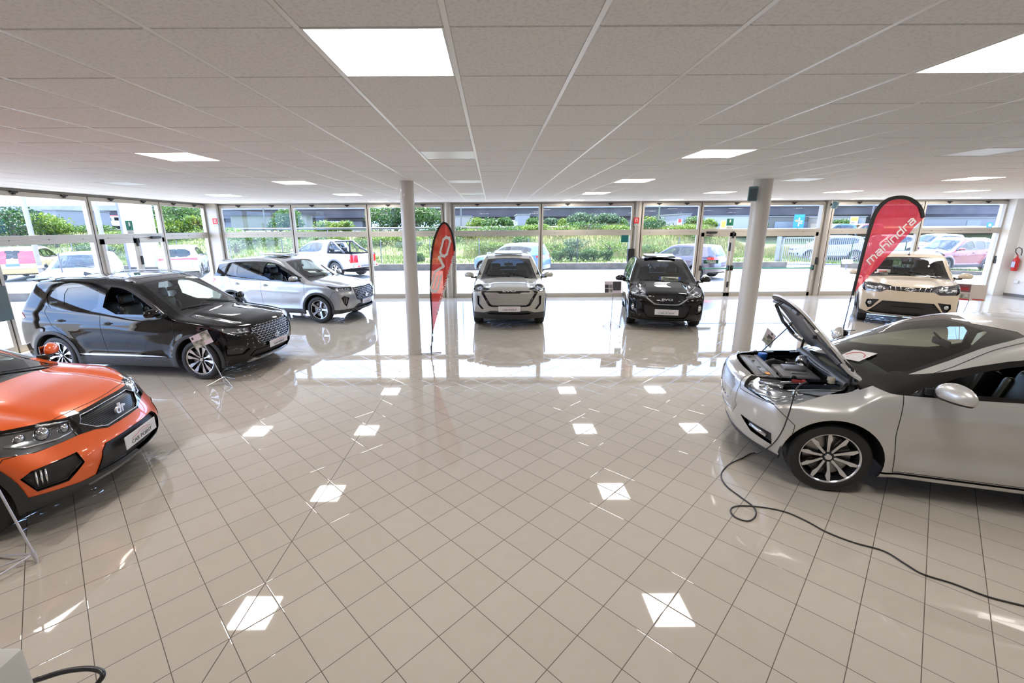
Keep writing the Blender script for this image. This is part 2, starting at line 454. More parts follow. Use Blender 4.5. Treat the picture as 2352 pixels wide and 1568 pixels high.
    def seams(s, parent, pairs=None, skip=(), w=.0028, xf=None, name='panel_gap'):
        vs, fs = [], []
        for a, b, la, lb in s.edges:
            if la in skip or lb in skip: continue
            if pairs and not (la in pairs and lb in pairs): continue
            p, q = Vector(s.V[a]), Vector(s.V[b]); e = (q-p)
            if e.length < 1e-6: continue
            for sg in (1, -1):
                na, nb = Vector(s.N[a]), Vector(s.N[b]); ta, tb = na.cross(e).normalized()*w, nb.cross(e).normalized()*w
                k = len(vs); P4 = [p-ta+na*.0015, p+ta+na*.0015, q+tb+nb*.0015, q-tb+nb*.0015]
                if sg < 0: P4 = [Vector((v.x, -v.y, v.z)) for v in P4]
                vs += P4; fs.append((k, k+1, k+2, k+3))
        if not vs: return
        if xf is not None: vs = [xf @ v for v in vs]
        o = MB().add(vs, fs).build(name, GRY, parent, kind='stuff')
        return o
def circ(cx, cz, r, a0=0, a1=360, n=28):
    return [(cx+r*math.cos(R(a0+(a1-a0)*i/n)), cz+r*math.sin(R(a0+(a1-a0)*i/n))) for i in range(n if a1-a0 == 360 else n+1)]

# ------------------------------------------------------------ wheels
def wheel_meshes(style, Rr, w=.215, rim=.72):
    """meshes around the y axis, outer face at -y*.. (outer = -y)"""
    ri = Rr*rim; h = w/2
    t = MB(); prof = [(ri-.004, -h*.86), (ri+.012, -h*.98), (ri+.03, -h*1.0), (Rr-.035, -h*.99), (Rr-.014, -h*.9), (Rr-.003, -h*.72)]
    g = []
    for c in (-.45, -.15, .15, .45): g += [(Rr, h*c-.014*1.6), (Rr, h*c-.006), (Rr-.007, h*c-.004), (Rr-.007, h*c+.004), (Rr, h*c+.006)]
    prof += g+[(Rr-.003, h*.72), (Rr-.014, h*.9), (Rr-.035, h*.99), (ri+.03, h), (ri-.004, h*.86)]
    t.lathe(prof, 56, 'y')
    r = MB()
    r.mi = 0; r.lathe([(ri+.004, -h*.95), (ri+.006, -h*.9), (ri-.008, -h*.87), (ri-.014, -h*.80)], 56, 'y')
    r.mi = 1; r.lathe([(ri-.014, -h*.8), (ri-.03, -h*.2), (ri-.03, h*.8), (ri-.002, h*.86)], 56, 'y')
    def blade(a, pts, y0=-h*.78, dish=.02, th=.03):
        """pts: (r, halfwidth) outline for a straight spoke, or list of (r,t) polygon"""
        n = len(pts); vs = []
        for k in (0, 1):
            for (rr, tt) in pts:
                f = rr/ri; y = y0+dish*(1-f)**1.5*2+k*th+(.004 if k else 0)
                vs.append((rr*math.cos(a)-tt*math.sin(a), y, rr*math.sin(a)+tt*math.cos(a)))
        r.mi = 0; r.add(vs[:n], [tuple(range(n))]); r.mi = 1
        r.add(vs, [tuple(range(n, 2*n))[::-1]]+[(i, n+i, n+(i+1) % n, (i+1) % n) for i in range(n)])
    if style == 'ten':
        for k in range(10):
            a = R(36*k+18+(6 if k % 2 else -6)*0)
            blade(a, [(.035, -.010), (ri*.55, -.012), (ri*.74, -.027), (ri*.985, -.014), (ri*.985, .008), (ri*.74, .012), (ri*.55, .012), (.035, .010)])
    elif style == 'five2':
        for k in range(5):
            a = R(72*k+90)
            for s_ in (-1, 1):
                q = [(.04, .012*s_), (ri*.5, .022*s_), (ri*.98, .030*s_), (ri*.98, .088*s_), (ri*.74, .080*s_), (ri*.45, .040*s_), (.06, .030*s_)]
                blade(a, q if s_ > 0 else q[::-1])
    elif style == 'five':
        for k in range(5):
            a = R(72*k+18)
            blade(a, [(.04, -.030), (ri*.6, -.020), (ri*.98, -.034), (ri*.98, -.008), (ri*.6, -.003), (.06, -.002)])
            blade(a, [(.06, .002), (ri*.6, .003), (ri*.98, .008), (ri*.98, .034), (ri*.6, .020), (.04, .030)])
    else:
        for k in range(7):
            a = R(360/7*k+90); blade(a, [(.04, -.022), (ri*.6, -.018), (ri*.98, -.03), (ri*.98, .03), (ri*.6, .018), (.04, .022)])
    r.mi = 1; r.lathe([(0, -h*.52), (.045, -h*.52), (.06, -h*.45), (.075, -h*.2), (.075, 0)], 28, 'y')
    r.mi = 0; r.lathe([(0, -h*.62), (.026, -h*.62), (.030, -h*.52)], 24, 'y')
    r.mi = 0
    for k in range(5):
        a = R(72*k+54); r.lathe([(0, -h*.58), (.008, -h*.58), (.009, -h*.45)], 8, 'y', Matrix.Translation((.052*math.cos(a), 0, .052*math.sin(a))))
    b = MB(); b.lathe([(.07, -.012), (ri*.78, -.012), (ri*.78, .012), (.07, .012)], 40, 'y')
    b.mi = 1; b.rbox((ri*.58, -.0, ri*.1), (.09, .07, .17), .02)
    b.mi = 2; b.lathe([(0, .03), (ri-.03, .03)], 40, 'y')
    return t, r, b
WCACHE = {}
def add_wheels(car, style, Rr, xf, xr, W, w=.215, rim=.72, steer=0., dark=False, darkrim=None):
    key = (style, Rr, w, rim, dark)
    if key not in WCACHE:
        t, r, b = wheel_meshes(style, Rr, w, rim)
        to = t.build('tyre', RUB, None, ang=35); ro = r.build('rim', [ALU if not dark else mat('grey_alloy', (.35, .36, .38), .3, .9), mat('rim_dark', (.02, .021, .023), .3, .3)], None, ang=30)
        bo = b.build('brake_disc', [mat('brake_disc', (.32, .31, .30), .3, .9), mat('brake_caliper', (.16, .16, .16), .5, .5), WEL], None, ang=30)
        WCACHE[key] = (to.data, ro.data, bo.data)
        for o in (to, ro, bo): bpy.data.objects.remove(o)
    td, rd, bd = WCACHE[key]
    for (x, sd) in ((xf, -1), (xf, 1), (xr, -1), (xr, 1)):
        t = link('wheel', td, car); t.location = (x, sd*(W-w/2-.012), Rr)
        t.rotation_euler = (0, random.uniform(0, 6), (0 if sd < 0 else math.pi)+(steer if x > 0 else 0))
        link('rim', rd, t); link('brake_disc', bd, t)
# ------------------------------------------------------------ cabin
def seat_mb(wd=.5, bench=False):
    s = MB()
    if bench:
        s.rbox((-.15, 0, .52), (.5, 1.22, .16), .06); s.rbox((-.42, 0, .82), (.16, 1.22, .58), .06, Matrix.Rotation(R(-16), 4, 'Y'))
        for y in (-.42, .42): s.rbox((-.5, y, 1.16), (.10, .26, .17), .04)
    else:
        s.rbox((-.02, 0, .50), (.52, wd, .15), .05, seg=3)
        for y in (-1, 1): s.rbox((-.02, y*wd*.44, .55), (.48, .09, .12), .04); s.rbox((-.34, y*wd*.42, .84), (.16, .10, .48), .04, Matrix.Rotation(R(-16), 4, 'Y'))
        s.rbox((-.36, 0, .86), (.13, wd*.86, .64), .06, Matrix.Rotation(R(-16), 4, 'Y'), 3)
        s.rbox((-.49, 0, 1.25), (.10, .27, .20), .045, Matrix.Rotation(R(-10), 4, 'Y'), 3)
        for y in (-.06, .06): s.tube([(-.46, y, 1.1), (-.48, y, 1.2)], .006, 6)
    return s
SC_ = {}
def add_cabin(car, B, lhd=True, col=None, dz=0., sx=.12, dash=True):
    key = (col.name if col else 'l')
    if key not in SC_:
        a = seat_mb().build('seat', col or LEA, None, ang=40); b = seat_mb(bench=True).build('rear_bench', col or LEA, None, ang=40)
        SC_[key] = (a.data, b.data); bpy.data.objects.remove(a); bpy.data.objects.remove(b)
    for y in (-.36, .36):
        o = link('seat', SC_[key][0], car); o.location = (sx, y, dz)
    o = link('rear_bench', SC_[key][1], car); o.location = (sx-.78, 0, dz)
    y = .36 if lhd else -.36; zc = .93+dz
    s = MB(); M = Matrix.Translation((sx+.46, y, zc)) @ Matrix.Rotation(R(65), 4, 'Y')
    pts = [M @ Vector((.18*math.cos(t), .18*math.sin(t), 0)) for t in np.linspace(0, 2*math.pi, 33)[:-1]]
    s.tube(pts, .013, 8, closed=True); s.rbox((sx+.46, y, zc), (.05, .12, .11), .02)
    for t in (-.1, math.pi+.1, -math.pi/2): s.tube([M @ Vector((.03*math.cos(t+1.57), .03*math.sin(t+1.57), 0)), M @ Vector((.17*math.cos(t+1.57), .17*math.sin(t+1.57), 0))], .012, 6)
    s.build('steering_wheel', LEA, car, ang=40)
    zz = float(B.lt(1.05))-.06
    d = MB(); d.rbox((.82, 0, zz-.14), (.44, 1.42, .22), .07, seg=3); d.rbox((.62, y, zz-.04), (.16, .36, .12), .04); d.rbox((.45, 0, .58), (.9, .24, .3), .05)
    d.build('dashboard', INT, car, ang=40)
    mm = MB(); p = B.roof(.34, 0); mm.rbox((p.x-.10, 0, p.z-.10), (.03, .24, .07), .014); mm.tube([(p.x-.09, 0, p.z-.07), (p.x-.03, 0, p.z-.01)], .01, 6)
    mm.build('rear_view_mirror', BLK, car, ang=40)
# ------------------------------------------------------------ complete car
def mirrors(car, B, m, x=.80, z=1.08, s=1., low=BLK, turn=False):
    for sd, nm in ((1, 'left'), (-1, 'right')):
        p = B.side(x, z-.06); y = p.y
        k = MB(); k.ell((0, 0, 0), (.075*s, .125*s, .075*s), None, 20, 14)
        vs = []
        for v in k.v:
            q = Vector(v); q.x = q.x if q.x > 0 else q.x*.35
            q.z = max(q.z, -.048*s); vs.append((x-.02+q.x-.03*(q.y/.12), sd*(y+.165*s+q.y), z+.03+q.z))
        k.v = vs
        if sd < 0: k.f = [f[::-1] for f in k.f]
        k.m = [0 if sum(vs[i][2] for i in f)/len(f) > z-.002 else 1 for f in k.f]
        o = k.build('wing_mirror', [m, low], car, ang=50)
        a = MB(); a.rbox((x+.01, sd*(y+.05), z-.03), (.05, .16, .035), .014); a.rbox((x+.02, sd*(y-.005), z-.02), (.12, .03, .06), .012); a.build('mirror_arm', low, o, ang=40)
        g = MB(); g.rbox((x-.052, sd*(y+.165*s), z+.03), (.006, .2*s, .10*s), .003); g.build('mirror_glass', CHR, o)
        if turn:
            tt = MB(); tt.tube([(x+.045-.03*((yy-.165)/.12), sd*(y+yy), z+.005) for yy in np.linspace(.12, .27, 6)], .010, 8); tt.build('turn_signal', LGL, o, ang=50)
def door_handles(car, B, xs, m, dz=0.):
    for x, z in xs:
        for sd in (1, -1):
            p = B.side(x, z); k = MB()
            k.mi = 1; k.ell((x, sd*(p.y+.001), z-.004), (.075, .006, .032), None, 20, 8)
            k.mi = 0; k.tube([(x-.085, sd*(p.y+.008), z), (x-.05, sd*(p.y+.032), z+.004), (x, sd*(p.y+.037), z+.005), (x+.05, sd*(p.y+.032), z+.004), (x+.085, sd*(p.y+.008), z)], [.009, .012, .013, .012, .009], 10)
            o = k.build('door_handle', [m, BLK], car, ang=50)
            o.scale.z = 1.0
def plate(car, B, z=.45, w=.52, h=.115, x=None, y0=0., tilt=0):
    x = x or B.nose(0, z).x+.012
    k = MB(); k.rbox((x, y0, z), (.008, w, h), .003, Matrix.Rotation(R(-tilt), 4, 'Y')); o = k.build('number_plate', mat('plate_white', (.72, .71, .72), .3), car)
    M = frame((x+.006, y0, z-h*.20), (0, 1, 0), (0, 0, 1))
    text('plate_lettering', 'CAR POINT', h*.42, mat('plate_ink', (.05, .05, .06), .5), o, M, .0006, shear=.0, sx=1.22)
    c = MB(); pts = [(-.16, .008), (-.12, .014), (-.06, .022), (-.02, .036), (.04, .042), (.10, .034), (.15, .018), (.19, .008)]
    c.tube([(x+.006, y0+a*w/.52, z+b*h/.115-.002) for a, b in pts], .0016, 5)
    c.tube([(x+.006, y0+a*w/.52, z+b*h/.115-.004) for a, b in [(.0, .010), (.02, .018), (.06, .014), (.12, .016)]], .0014, 5)
    c.build('plate_car_outline', mat('plate_red', (.6, .05, .05), .4), o)
    return o
def rails(car, B, m, x0=-1.45, x1=.15, y=.60, h=.035):
    for sd in (1, -1):
        pts = []
        for t in np.linspace(0, 1, 14):
            x = x0+(x1-x0)*t; p = B.roof(x, y*(1-.05*abs(2*t-1)**2)); e = min(1, min(t, 1-t)*9)
            pts.append((x, sd*p.y, p.z+h*e-.006))
        k = MB(); k.tube(pts, .014, 8)
        for x in (x0+.08, x1-.1):
            p = B.roof(x, y); k.rbox((x, sd*p.y, p.z+.008), (.12, .03, .035), .01)
        k.build('roof_rail', m, car, ang=50)
def wipers(car, B, a=(1.0, .62), b=(.86, .02), c=(.98, .02), d=(.88, -.58)):
    for p0, p1 in ((a, b), (c, d)):
        pts = []
        for t in np.linspace(0, 1, 9):
            q = B.roof(p0[0]+(p1[0]-p0[0])*t, p0[1]+(p1[1]-p0[1])*t, .014); pts.append(q)
        MB().tube(pts, .007, 6).build('wiper', BLK, car, ang=50)
SIDEPART = ('front_door', 'rear_door', 'fender')
def finish(B, car, paintm, clad=None, tint_rear=True, open_left=False, open_right=False, hood_xf=None, sidetrim=None, dark_roof=None, lights=True, detail=True, gl=None, wind=None):
    """turn the carved skin into parts"""
    B.extract(); clad = clad or DRK; gl = gl or GLS
    M = B.mesh
    labs = set(B.out)
    body = ['body']
    M('body_shell', body, paintm, car, rim=.012, rimm=GRY)
    if 'bumper' in labs: M('front_bumper', ['bumper'], paintm, car, rim=.012, rimm=GRY)
    if 'hood' in labs:
        h = M('hood', ['hood'], paintm, car, xf=hood_xf, rim=.02, rimm=(mat('underside_paint', tuple(paintm.diffuse_color)[:3], .5, .5) if hood_xf is not None else GRY))
        if hood_xf is not None:
            M('hood_inner_panel', ['hood'], mat('hood_inner', (.16, .165, .18), .4, .4), h, off=-.028, xf=hood_xf)
    for l, n in (('fender', 'front_wing'), ('front_door', 'front_door'), ('rear_door', 'rear_door'), ('tailgate', 'tailgate')):
        if l not in labs: continue
        if l == 'tailgate': M(n, [l], paintm, car, rim=.012, rimm=GRY)
        else:
            for sd in (1, -1): M(n, [l], paintm, car, side=sd, rim=.012, rimm=GRY)
    if 'roofp' in labs: M('roof_panel', ['roofp'], dark_roof or paintm, car, rim=.01)
    if 'sunroof' in labs: M('sunroof', ['sunroof'], GLB, car, off=.004, rim=.01)
    if 'black' in labs:
        for sd in (1, -1): M('window_surround', ['black'], GLB, car, side=sd, off=.002, rim=.02)
    if 'cladding' in labs: M('lower_cladding', ['cladding'], clad, car, off=.008, rim=.03)
    if 'skid' in labs: M('skid_plate', ['skid'], SLV, car, off=.012, rim=.03)
    if 'chromeb' in labs: M('badge_band', ['chromeb'], CHR, car, off=.008, rim=.02)
    if 'chrome' in labs: M('chrome_trim', ['chrome'], SLV, car, off=.010, rim=.02)
    if 'intake' in labs:
        M('lower_intake', ['intake'], B.d.get('intakem', BLK), car, off=-.03, rim=-.04, rimm=BLK)
    if 'grille' in labs:
        M('grille', ['grille'], B.d.get('grillem', BLK), car, off=B.d.get('grilleoff', -.02), rim=B.d.get('grilleoff', -.02), rimm=B.d.get('grillerim', BLK))
    if 'gframe' in labs: M('grille_frame', ['gframe'], B.d.get('gframem', GLB), car, off=.004, rim=.02)
    if 'windscreen' in labs: M('windscreen', ['windscreen'], wind or WSG, car, off=-.003)
    if 'wsframe' in labs: M('windscreen_border', ['wsframe'], GLB, car, off=-.002)
    if 'cowl' in labs: M('cowl_panel', ['cowl'], BLK, car, off=-.012, rim=-.012)
    if 'rearglass' in labs: M('rear_window', ['rearglass'], GLT, car)
    for sd in (1, -1):
        op = open_left if sd > 0 else open_right
        if 'glassf' in labs and not op: M('front_side_window', ['glassf'], gl, car, side=sd, off=-.003)
        for l in ('glassr', 'glassq'):
            if l in labs: M('rear_side_window' if l == 'glassr' else 'quarter_window', [l], GLT if tint_rear else gl, car, side=sd, off=-.003)
        if 'headlight' in labs:
            h = M('headlight', ['headlight'], LGL, car, side=sd, off=.002)
            M('headlight_housing', ['headlight'], B.d.get('lampm', LHO), h, side=sd, off=-.045, rim=-.045)
            for p, r in B.d.get('lens', []):
                x, y, z = p; q = B.lamp(y, z); x = q.x-r*1.0; MB().ell((x, sd*y, z), (r*.8, r, r)).build('projector_lens', mat('projector', (.55, .57, .6), .04, 1.), h, smooth=True)
            for k, pts in enumerate(B.d.get('drl', [])):
                MB().tube([(q.x-.014, sd*(q.y-.004), q.z) for q in [B.lamp(y, z) for x, y, z in pts]], B.d.get('drlr', .012), 6).build('light_strip', mat('lamp_chrome', (.85, .86, .88), .12, .9), h, smooth=True)
        if 'taillight' in labs: M('tail_light', ['taillight'], RED, car, side=sd, off=.006, rim=.02)
        if 'fog' in labs:
            M('fog_surround', ['fog'], B.d.get('fogm', GLB), car, side=sd, off=-.03, rim=-.035)
        if sidetrim and 'sidetrim' in labs: M('side_moulding', ['sidetrim'], sidetrim, car, side=sd, off=.008, rim=.01)
        if 'cladside' in labs: M('wheel_arch_cladding', ['cladside'], clad, car, side=sd, off=.012, rim=.05)
    B.seams(car, skip=('black', 'glassf', 'glassr', 'glassq', 'windscreen', 'wsframe', 'rearglass', 'hole', 'intake', 'cladding', 'cladside', 'cowl', 'sunroof', 'sidetrim', 'skid', 'chrome', 'chromeb', 'grille', 'gframe', 'fog', 'headlight', 'taillight')+(('hood',) if hood_xf is not None else ()))
    # inner skin, floor and wheel wells
    inner = [l for l in labs if l in ('body', 'front_door', 'rear_door', 'roofp', 'tailgate', 'black', 'taillight')]
    M('cabin_lining', inner, INT, car, off=-.03)
    k = MB(); zb = .30
    pts = [(B.lr(.5)+.08, -.7), (B.xr-.4, -.72), (B.xr-.4, -.5), (B.xr+.4, -.5), (B.xr+.4, -.8), (B.xf-.42, -.8), (B.xf-.42, -.5), (B.xf+.42, -.5), (B.xf+.42, -.66), (float(B.lf(.3))-.22, -.5)]
    pts = [(float(a), b) for a, b in pts]; full = pts+[(a, -b) for a, b in pts[::-1]]
    k.prism(full, .02, Matrix.Translation((0, 0, zb)))
    for cx in (B.xf, B.xr):
        for sd in (1, -1):
            ra = B.R+.07; y0 = sd*(B.W-.30); y1 = sd*(B.W-.03); n = 20; vs = []; fs = []
            for yy in (y0, y1):
                for i in range(n+1):
                    a = R(-3+186*i/n); vs.append((cx+ra*math.cos(a), yy, B.R+ra*math.sin(a)))
            for i in range(n): fs.append((i, i+1, n+2+i, n+1+i))
            fs.append(tuple(range(n+1))); k.add(vs, fs)
    k.build('underbody', WEL, car)
def std_carve(B, dlo, panes, doors=True, clad=True, arch=.06, cladw=.055, sill=.36, hood=None, ws=None, hole_only=False, rearw=None, taill=None, wsf=None, tailg=None, roofx=None, cowl=True, splitx=-.36, ddz=.34, doorx=(.90, -1.02)):
    """common shut lines: doors, bonnet, screens, arches"""
    if tailg: B.carve('tailgate', 'R', tailg)
    if hood: B.carve('hood', 'T', hood, 1, nmin=.2, lim=lambda c: c[0] > .8)
    if doors:
        xa, xb = doorx
        B.carve('front_door', 'S', [(xa+.02, ddz), (xa+.06, .62), (xa+.05, 1.25), (splitx, 1.62), (splitx, ddz)], nmin=.3)
        B.carve('rear_door', 'S', [(splitx, ddz), (splitx, 1.62), (xb-.2, 1.62), (xb-.38, 1.1), (xb-.24, .86), (xb+.1, .62), (xb+.2, ddz)], nmin=.3)
    if clad:
        for cx in (B.xf, B.xr): B.carve('cladside', 'S', circ(cx, B.R, B.R+arch+cladw, -40, 220, 30), nmin=.1, lim=lambda c: abs(c[1]) > .5)
        B.carve('cladside', 'S', [(B.xr+.1, .1), (B.xr+.1, sill), (B.xf-.1, sill), (B.xf-.1, .1)], nmin=.1)
    if dlo:
        B.carve('black', 'S', dlo, 1, nmin=.1)
        for n, p in zip(('glassf', 'glassr', 'glassq'), panes):
            if p: B.carve(n, 'S', p, 1, nmin=.2)
    if ws:
        B.carve('wsframe', 'T', wsf or [(ws[0][0]-.05, -.01), (ws[0][0]-.05, ws[0][1]+.02), (ws[1][0]+.06, ws[1][1]+.06), (ws[1][0]+.06, -.01)], 0, nmin=.2, lim=lambda c: c[0] > -.3)
        B.carve('windscreen', 'T', [(ws[0][0], -.3), (ws[0][0], ws[0][1]-.05), (ws[1][0], ws[1][1]-.02), (ws[1][0], -.3)], 1, nmin=.2, only=('wsframe',))
    if rearw: B.carve('rearglass', 'R', rearw, 1)
    if taill: B.carve('taillight', taill[0], taill[1], 1, nmin=.1, lim=lambda c: c[0] < float(B.lr(1.0))+.16)
    for cx in (B.xf, B.xr): B.carve('hole', 'S', circ(cx, B.R, B.R+arch, -60, 240, 34), nmin=.05, lim=lambda c: abs(c[1]) > .45)
# ------------------------------------------------------------ procedural looks used by grilles
def dots_mat(name, c1, c2, scale=60., rough=.25, metal=.5, size=.3):
    """plate with rows of dark holes (front view, object y/z)"""
    m = mat(name, c1, rough, metal); n, l = m.node_tree.nodes, m.node_tree.links; b = n['Principled BSDF']
    t = n.new('ShaderNodeTexCoord'); s = n.new('ShaderNodeSeparateXYZ'); l.new(t.outputs['Object'], s.inputs[0])
    def mth(op, a, b_=None, c=None):
        k = n.new('ShaderNodeMath'); k.operation = op
        for i, q in enumerate((a, b_, c)):
            if q is None: continue
            if isinstance(q, (int, float)): k.inputs[i].default_value = q
            else: l.new(q, k.inputs[i])
        return k.outputs[0]
    u = mth('MULTIPLY', s.outputs['Y'], scale); v = mth('MULTIPLY', s.outputs['Z'], scale)
    row = mth('FLOOR', v); u = mth('ADD', u, mth('MULTIPLY', mth('MODULO', row, 2.), .5))
    fu = mth('ABSOLUTE', mth('SUBTRACT', mth('FRACT', u), .5)); fv = mth('ABSOLUTE', mth('SUBTRACT', mth('FRACT', v), .5))
    d = mth('LESS_THAN', mth('MAXIMUM', fu, fv), size)
    mx = n.new('ShaderNodeMix'); mx.data_type = 'RGBA'; l.new(d, mx.inputs[0]); mx.inputs[6].default_value = (*c1, 1); mx.inputs[7].default_value = (*c2, 1)
    l.new(mx.outputs[2], b.inputs['Base Color']); return m
def wave_grille(car, B, z0, z1, hw, rows, cols, m, shape, off=-.004):
    """rows of chrome scales set into the grille opening"""
    k = MB()
    for r in range(rows):
        z = z0+(z1-z0)*(r+.5)/rows; dz = (z1-z0)/rows
        for c in range(cols):
            y = -hw+2*hw*(c+.5+(.5 if r % 2 else 0))/cols; dy = 2*hw/cols
            if abs(y) > shape(z): continue
            pts = []
            for t in (-1, -.6, -.25, .25, .6, 1):
                yy = y+t*dy*.5; zz = z+dz*(.32 if abs(t) == 1 else (.02 if abs(t) == .6 else -.2))
                pts.append((B.nose(abs(yy), zz).x+off, yy, zz))
            k.tube(pts, [.0015, .0045, .0065, .0065, .0045, .0015], 5)
    k.build('grille_scales', m, car, smooth=True)
def logo(car, B, body, z, size, m, y=0., depth=.006, off=.006, sx=1., shear=0., bold=.0):
    if m is CHR: m = mat('badge_silver', (.88, .88, .9), .28, .75)
    x = max(B.nose(abs(y), z).x, B.nose(abs(y), z-size*.35).x-.006)
    return text('badge', body, size, m, car, frame((x+off, y, z), (0, 1, 0), (-.08, 0, 1)), depth, shear, sx, bold)

# ------------------------------------------------------------ specs
def spec_suv5(car, pm, wheel='five2', detail=True, plate_=True, opn=True, res=1.0, pl=True):
    """compact SUV with big scale-pattern grille"""
    B = Body(R=.335, res=res, lens=[((2.0, .60, .80), .032), ((1.93, .68, .81), .03)], drl=[[(2.06, .50, .765), (1.98, .62, .765), (1.86, .74, .775), (1.74, .81, .80)]], drlr=.009,
             front=[(.1, 1.92), (.22, 2.03), (.35, 2.10), (.5, 2.14), (.7, 2.14), (.84, 2.10), (.92, 2.02), (1.0, 1.9), (1.1, 1.75)], grillem=BLK).build()
    # front
    B.carve('bumper', 'F', [(-.1, .1), (-.1, .9), (.55, .88), (.56, .74), (.95, .72), (1., .1)], nmin=.25, lim=lambda c: c[0] > 1.80)
    B.carve('bumper', 'S', [(1.62, .1), (1.62, .60), (1.78, .76), (2.4, .76), (2.4, .1)], nmin=.1)
    B.carve('gframe', 'F', [(-.1, .885), (.50, .875), (.545, .77), (.46, .55), (.34, .49), (-.1, .48)], nmin=.2, lim=lambda c: c[0] > 1.5)
    B.carve('grille', 'F', [(-.1, .865), (.475, .855), (.515, .76), (.44, .57), (.32, .51), (-.1, .505)], nmin=.2, lim=lambda c: c[0] > 1.5)
    B.carve('intake', 'F', [(-.1, .43), (.50, .43), (.58, .35), (.5, .31), (-.1, .31)], 0, nmin=.2, lim=lambda c: c[0] > 1.5)
    B.carve('skid', 'F', [(-.1, .275), (.44, .275), (.50, .30), (.60, .25), (.55, .18), (-.1, .16)], 0, nmin=.05, lim=lambda c: c[0] > 1.5)
    B.carve('fog', 35, [(1.98, .66, .56), (1.78, .86, .60), (1.80, .86, .42), (1.98, .68, .40), (2.04, .60, .48)], 0, nmin=.2)
    std_carve(B, dlo=[(.98, 1.03), (.24, 1.44), (-.10, 1.535), (-.85, 1.545), (-1.45, 1.475), (-1.60, 1.42), (-1.42, 1.16), (-.30, 1.05)],
              panes=[[(.74, 1.075), (.20, 1.40), (-.06, 1.495), (-.30, 1.505), (-.34, 1.08)], [(-.44, 1.085), (-.42, 1.50), (-.86, 1.50), (-1.10, 1.47), (-1.04, 1.13)], [(-1.16, 1.145), (-1.22, 1.455), (-1.36, 1.44), (-1.42, 1.36), (-1.33, 1.16)]],
              hood=[(1.03, -.3), (1.03, .66), (1.30, .765), (1.75, .74), (1.98, .60), (2.08, .3), (2.11, -.3)], ws=[(.26, .53), (.99, .66)],
              tailg=[(-.1, .62), (.62, .62), (.68, 1.0), (.60, 1.5), (-.1, 1.6)], rearw=[(-.1, 1.12), (.55, 1.12), (.50, 1.46), (-.1, 1.50)], taill=('R', [(.35, .93), (.95, .97), (.95, 1.08), (.5, 1.06)]))
    B.carve('taillight', 'S', [(-2.3, .93), (-1.80, .99), (-1.86, 1.08), (-2.3, 1.08)], nmin=.1)
    B.carve('headlight', 38, [(2.06, .545, .86), (1.86, .78, .90), (1.58, .86, .945), (1.52, .87, .93), (1.70, .84, .82), (1.88, .76, .76), (2.08, .55, .745)], 0, nmin=.1)
    B.carve('sunroof', 'T', [(-.75, -.3), (-.75, .42), (.0, .42), (.0, -.3)], 0)
    B.carve('sidetrim', 'S', [(.78, .375), (-.80, .375), (-.88, .40), (-.80, .405), (.50, .395)], 0, nmin=.2)
    finish(B, car, pm, open_right=opn, sidetrim=SLV, gl=GLS)
    wave_grille(car, B, .515, .86, .53, 9, 13, SLV, lambda z: np.interp(z, [.5, .57, .76, .86], [.30, .43, .50, .46]))
    add_wheels(car, wheel, .335, B.xf, B.xr, B.W, rim=.72)
    mirrors(car, B, pm, .78, 1.10, 1.0, BLK)
    door_handles(car, B, [(-.22, .93), (-1.10, .96)], pm)
    rails(car, B, SLV, -1.5, .12, .60)
    add_cabin(car, B); wipers(car, B)
    f = B.roof(-1.45, 0); MB().add([(-1.52, -.004, f.z-.01), (-1.30, -.03, f.z-.01), (-1.30, .03, f.z-.01), (-1.50, 0, f.z+.06)], [(0, 1, 3), (1, 2, 3), (2, 0, 3), (0, 2, 1)]).build('roof_aerial', BLK, car)
    sp = MB(); sp.rbox((-1.86, 0, B.roof(-1.72, 0).z-.02), (.24, 1.16, .03), .012, Matrix.Rotation(R(6), 4, 'Y')); sp.build('tail_spoiler', pm, car, ang=40)
    if plate_: plate(car, B, .47, x=2.165)
    logo(car, B, 'dr', .60, .15, CHR, 0, .008, .012, 1.1, .15, .003)
    return B
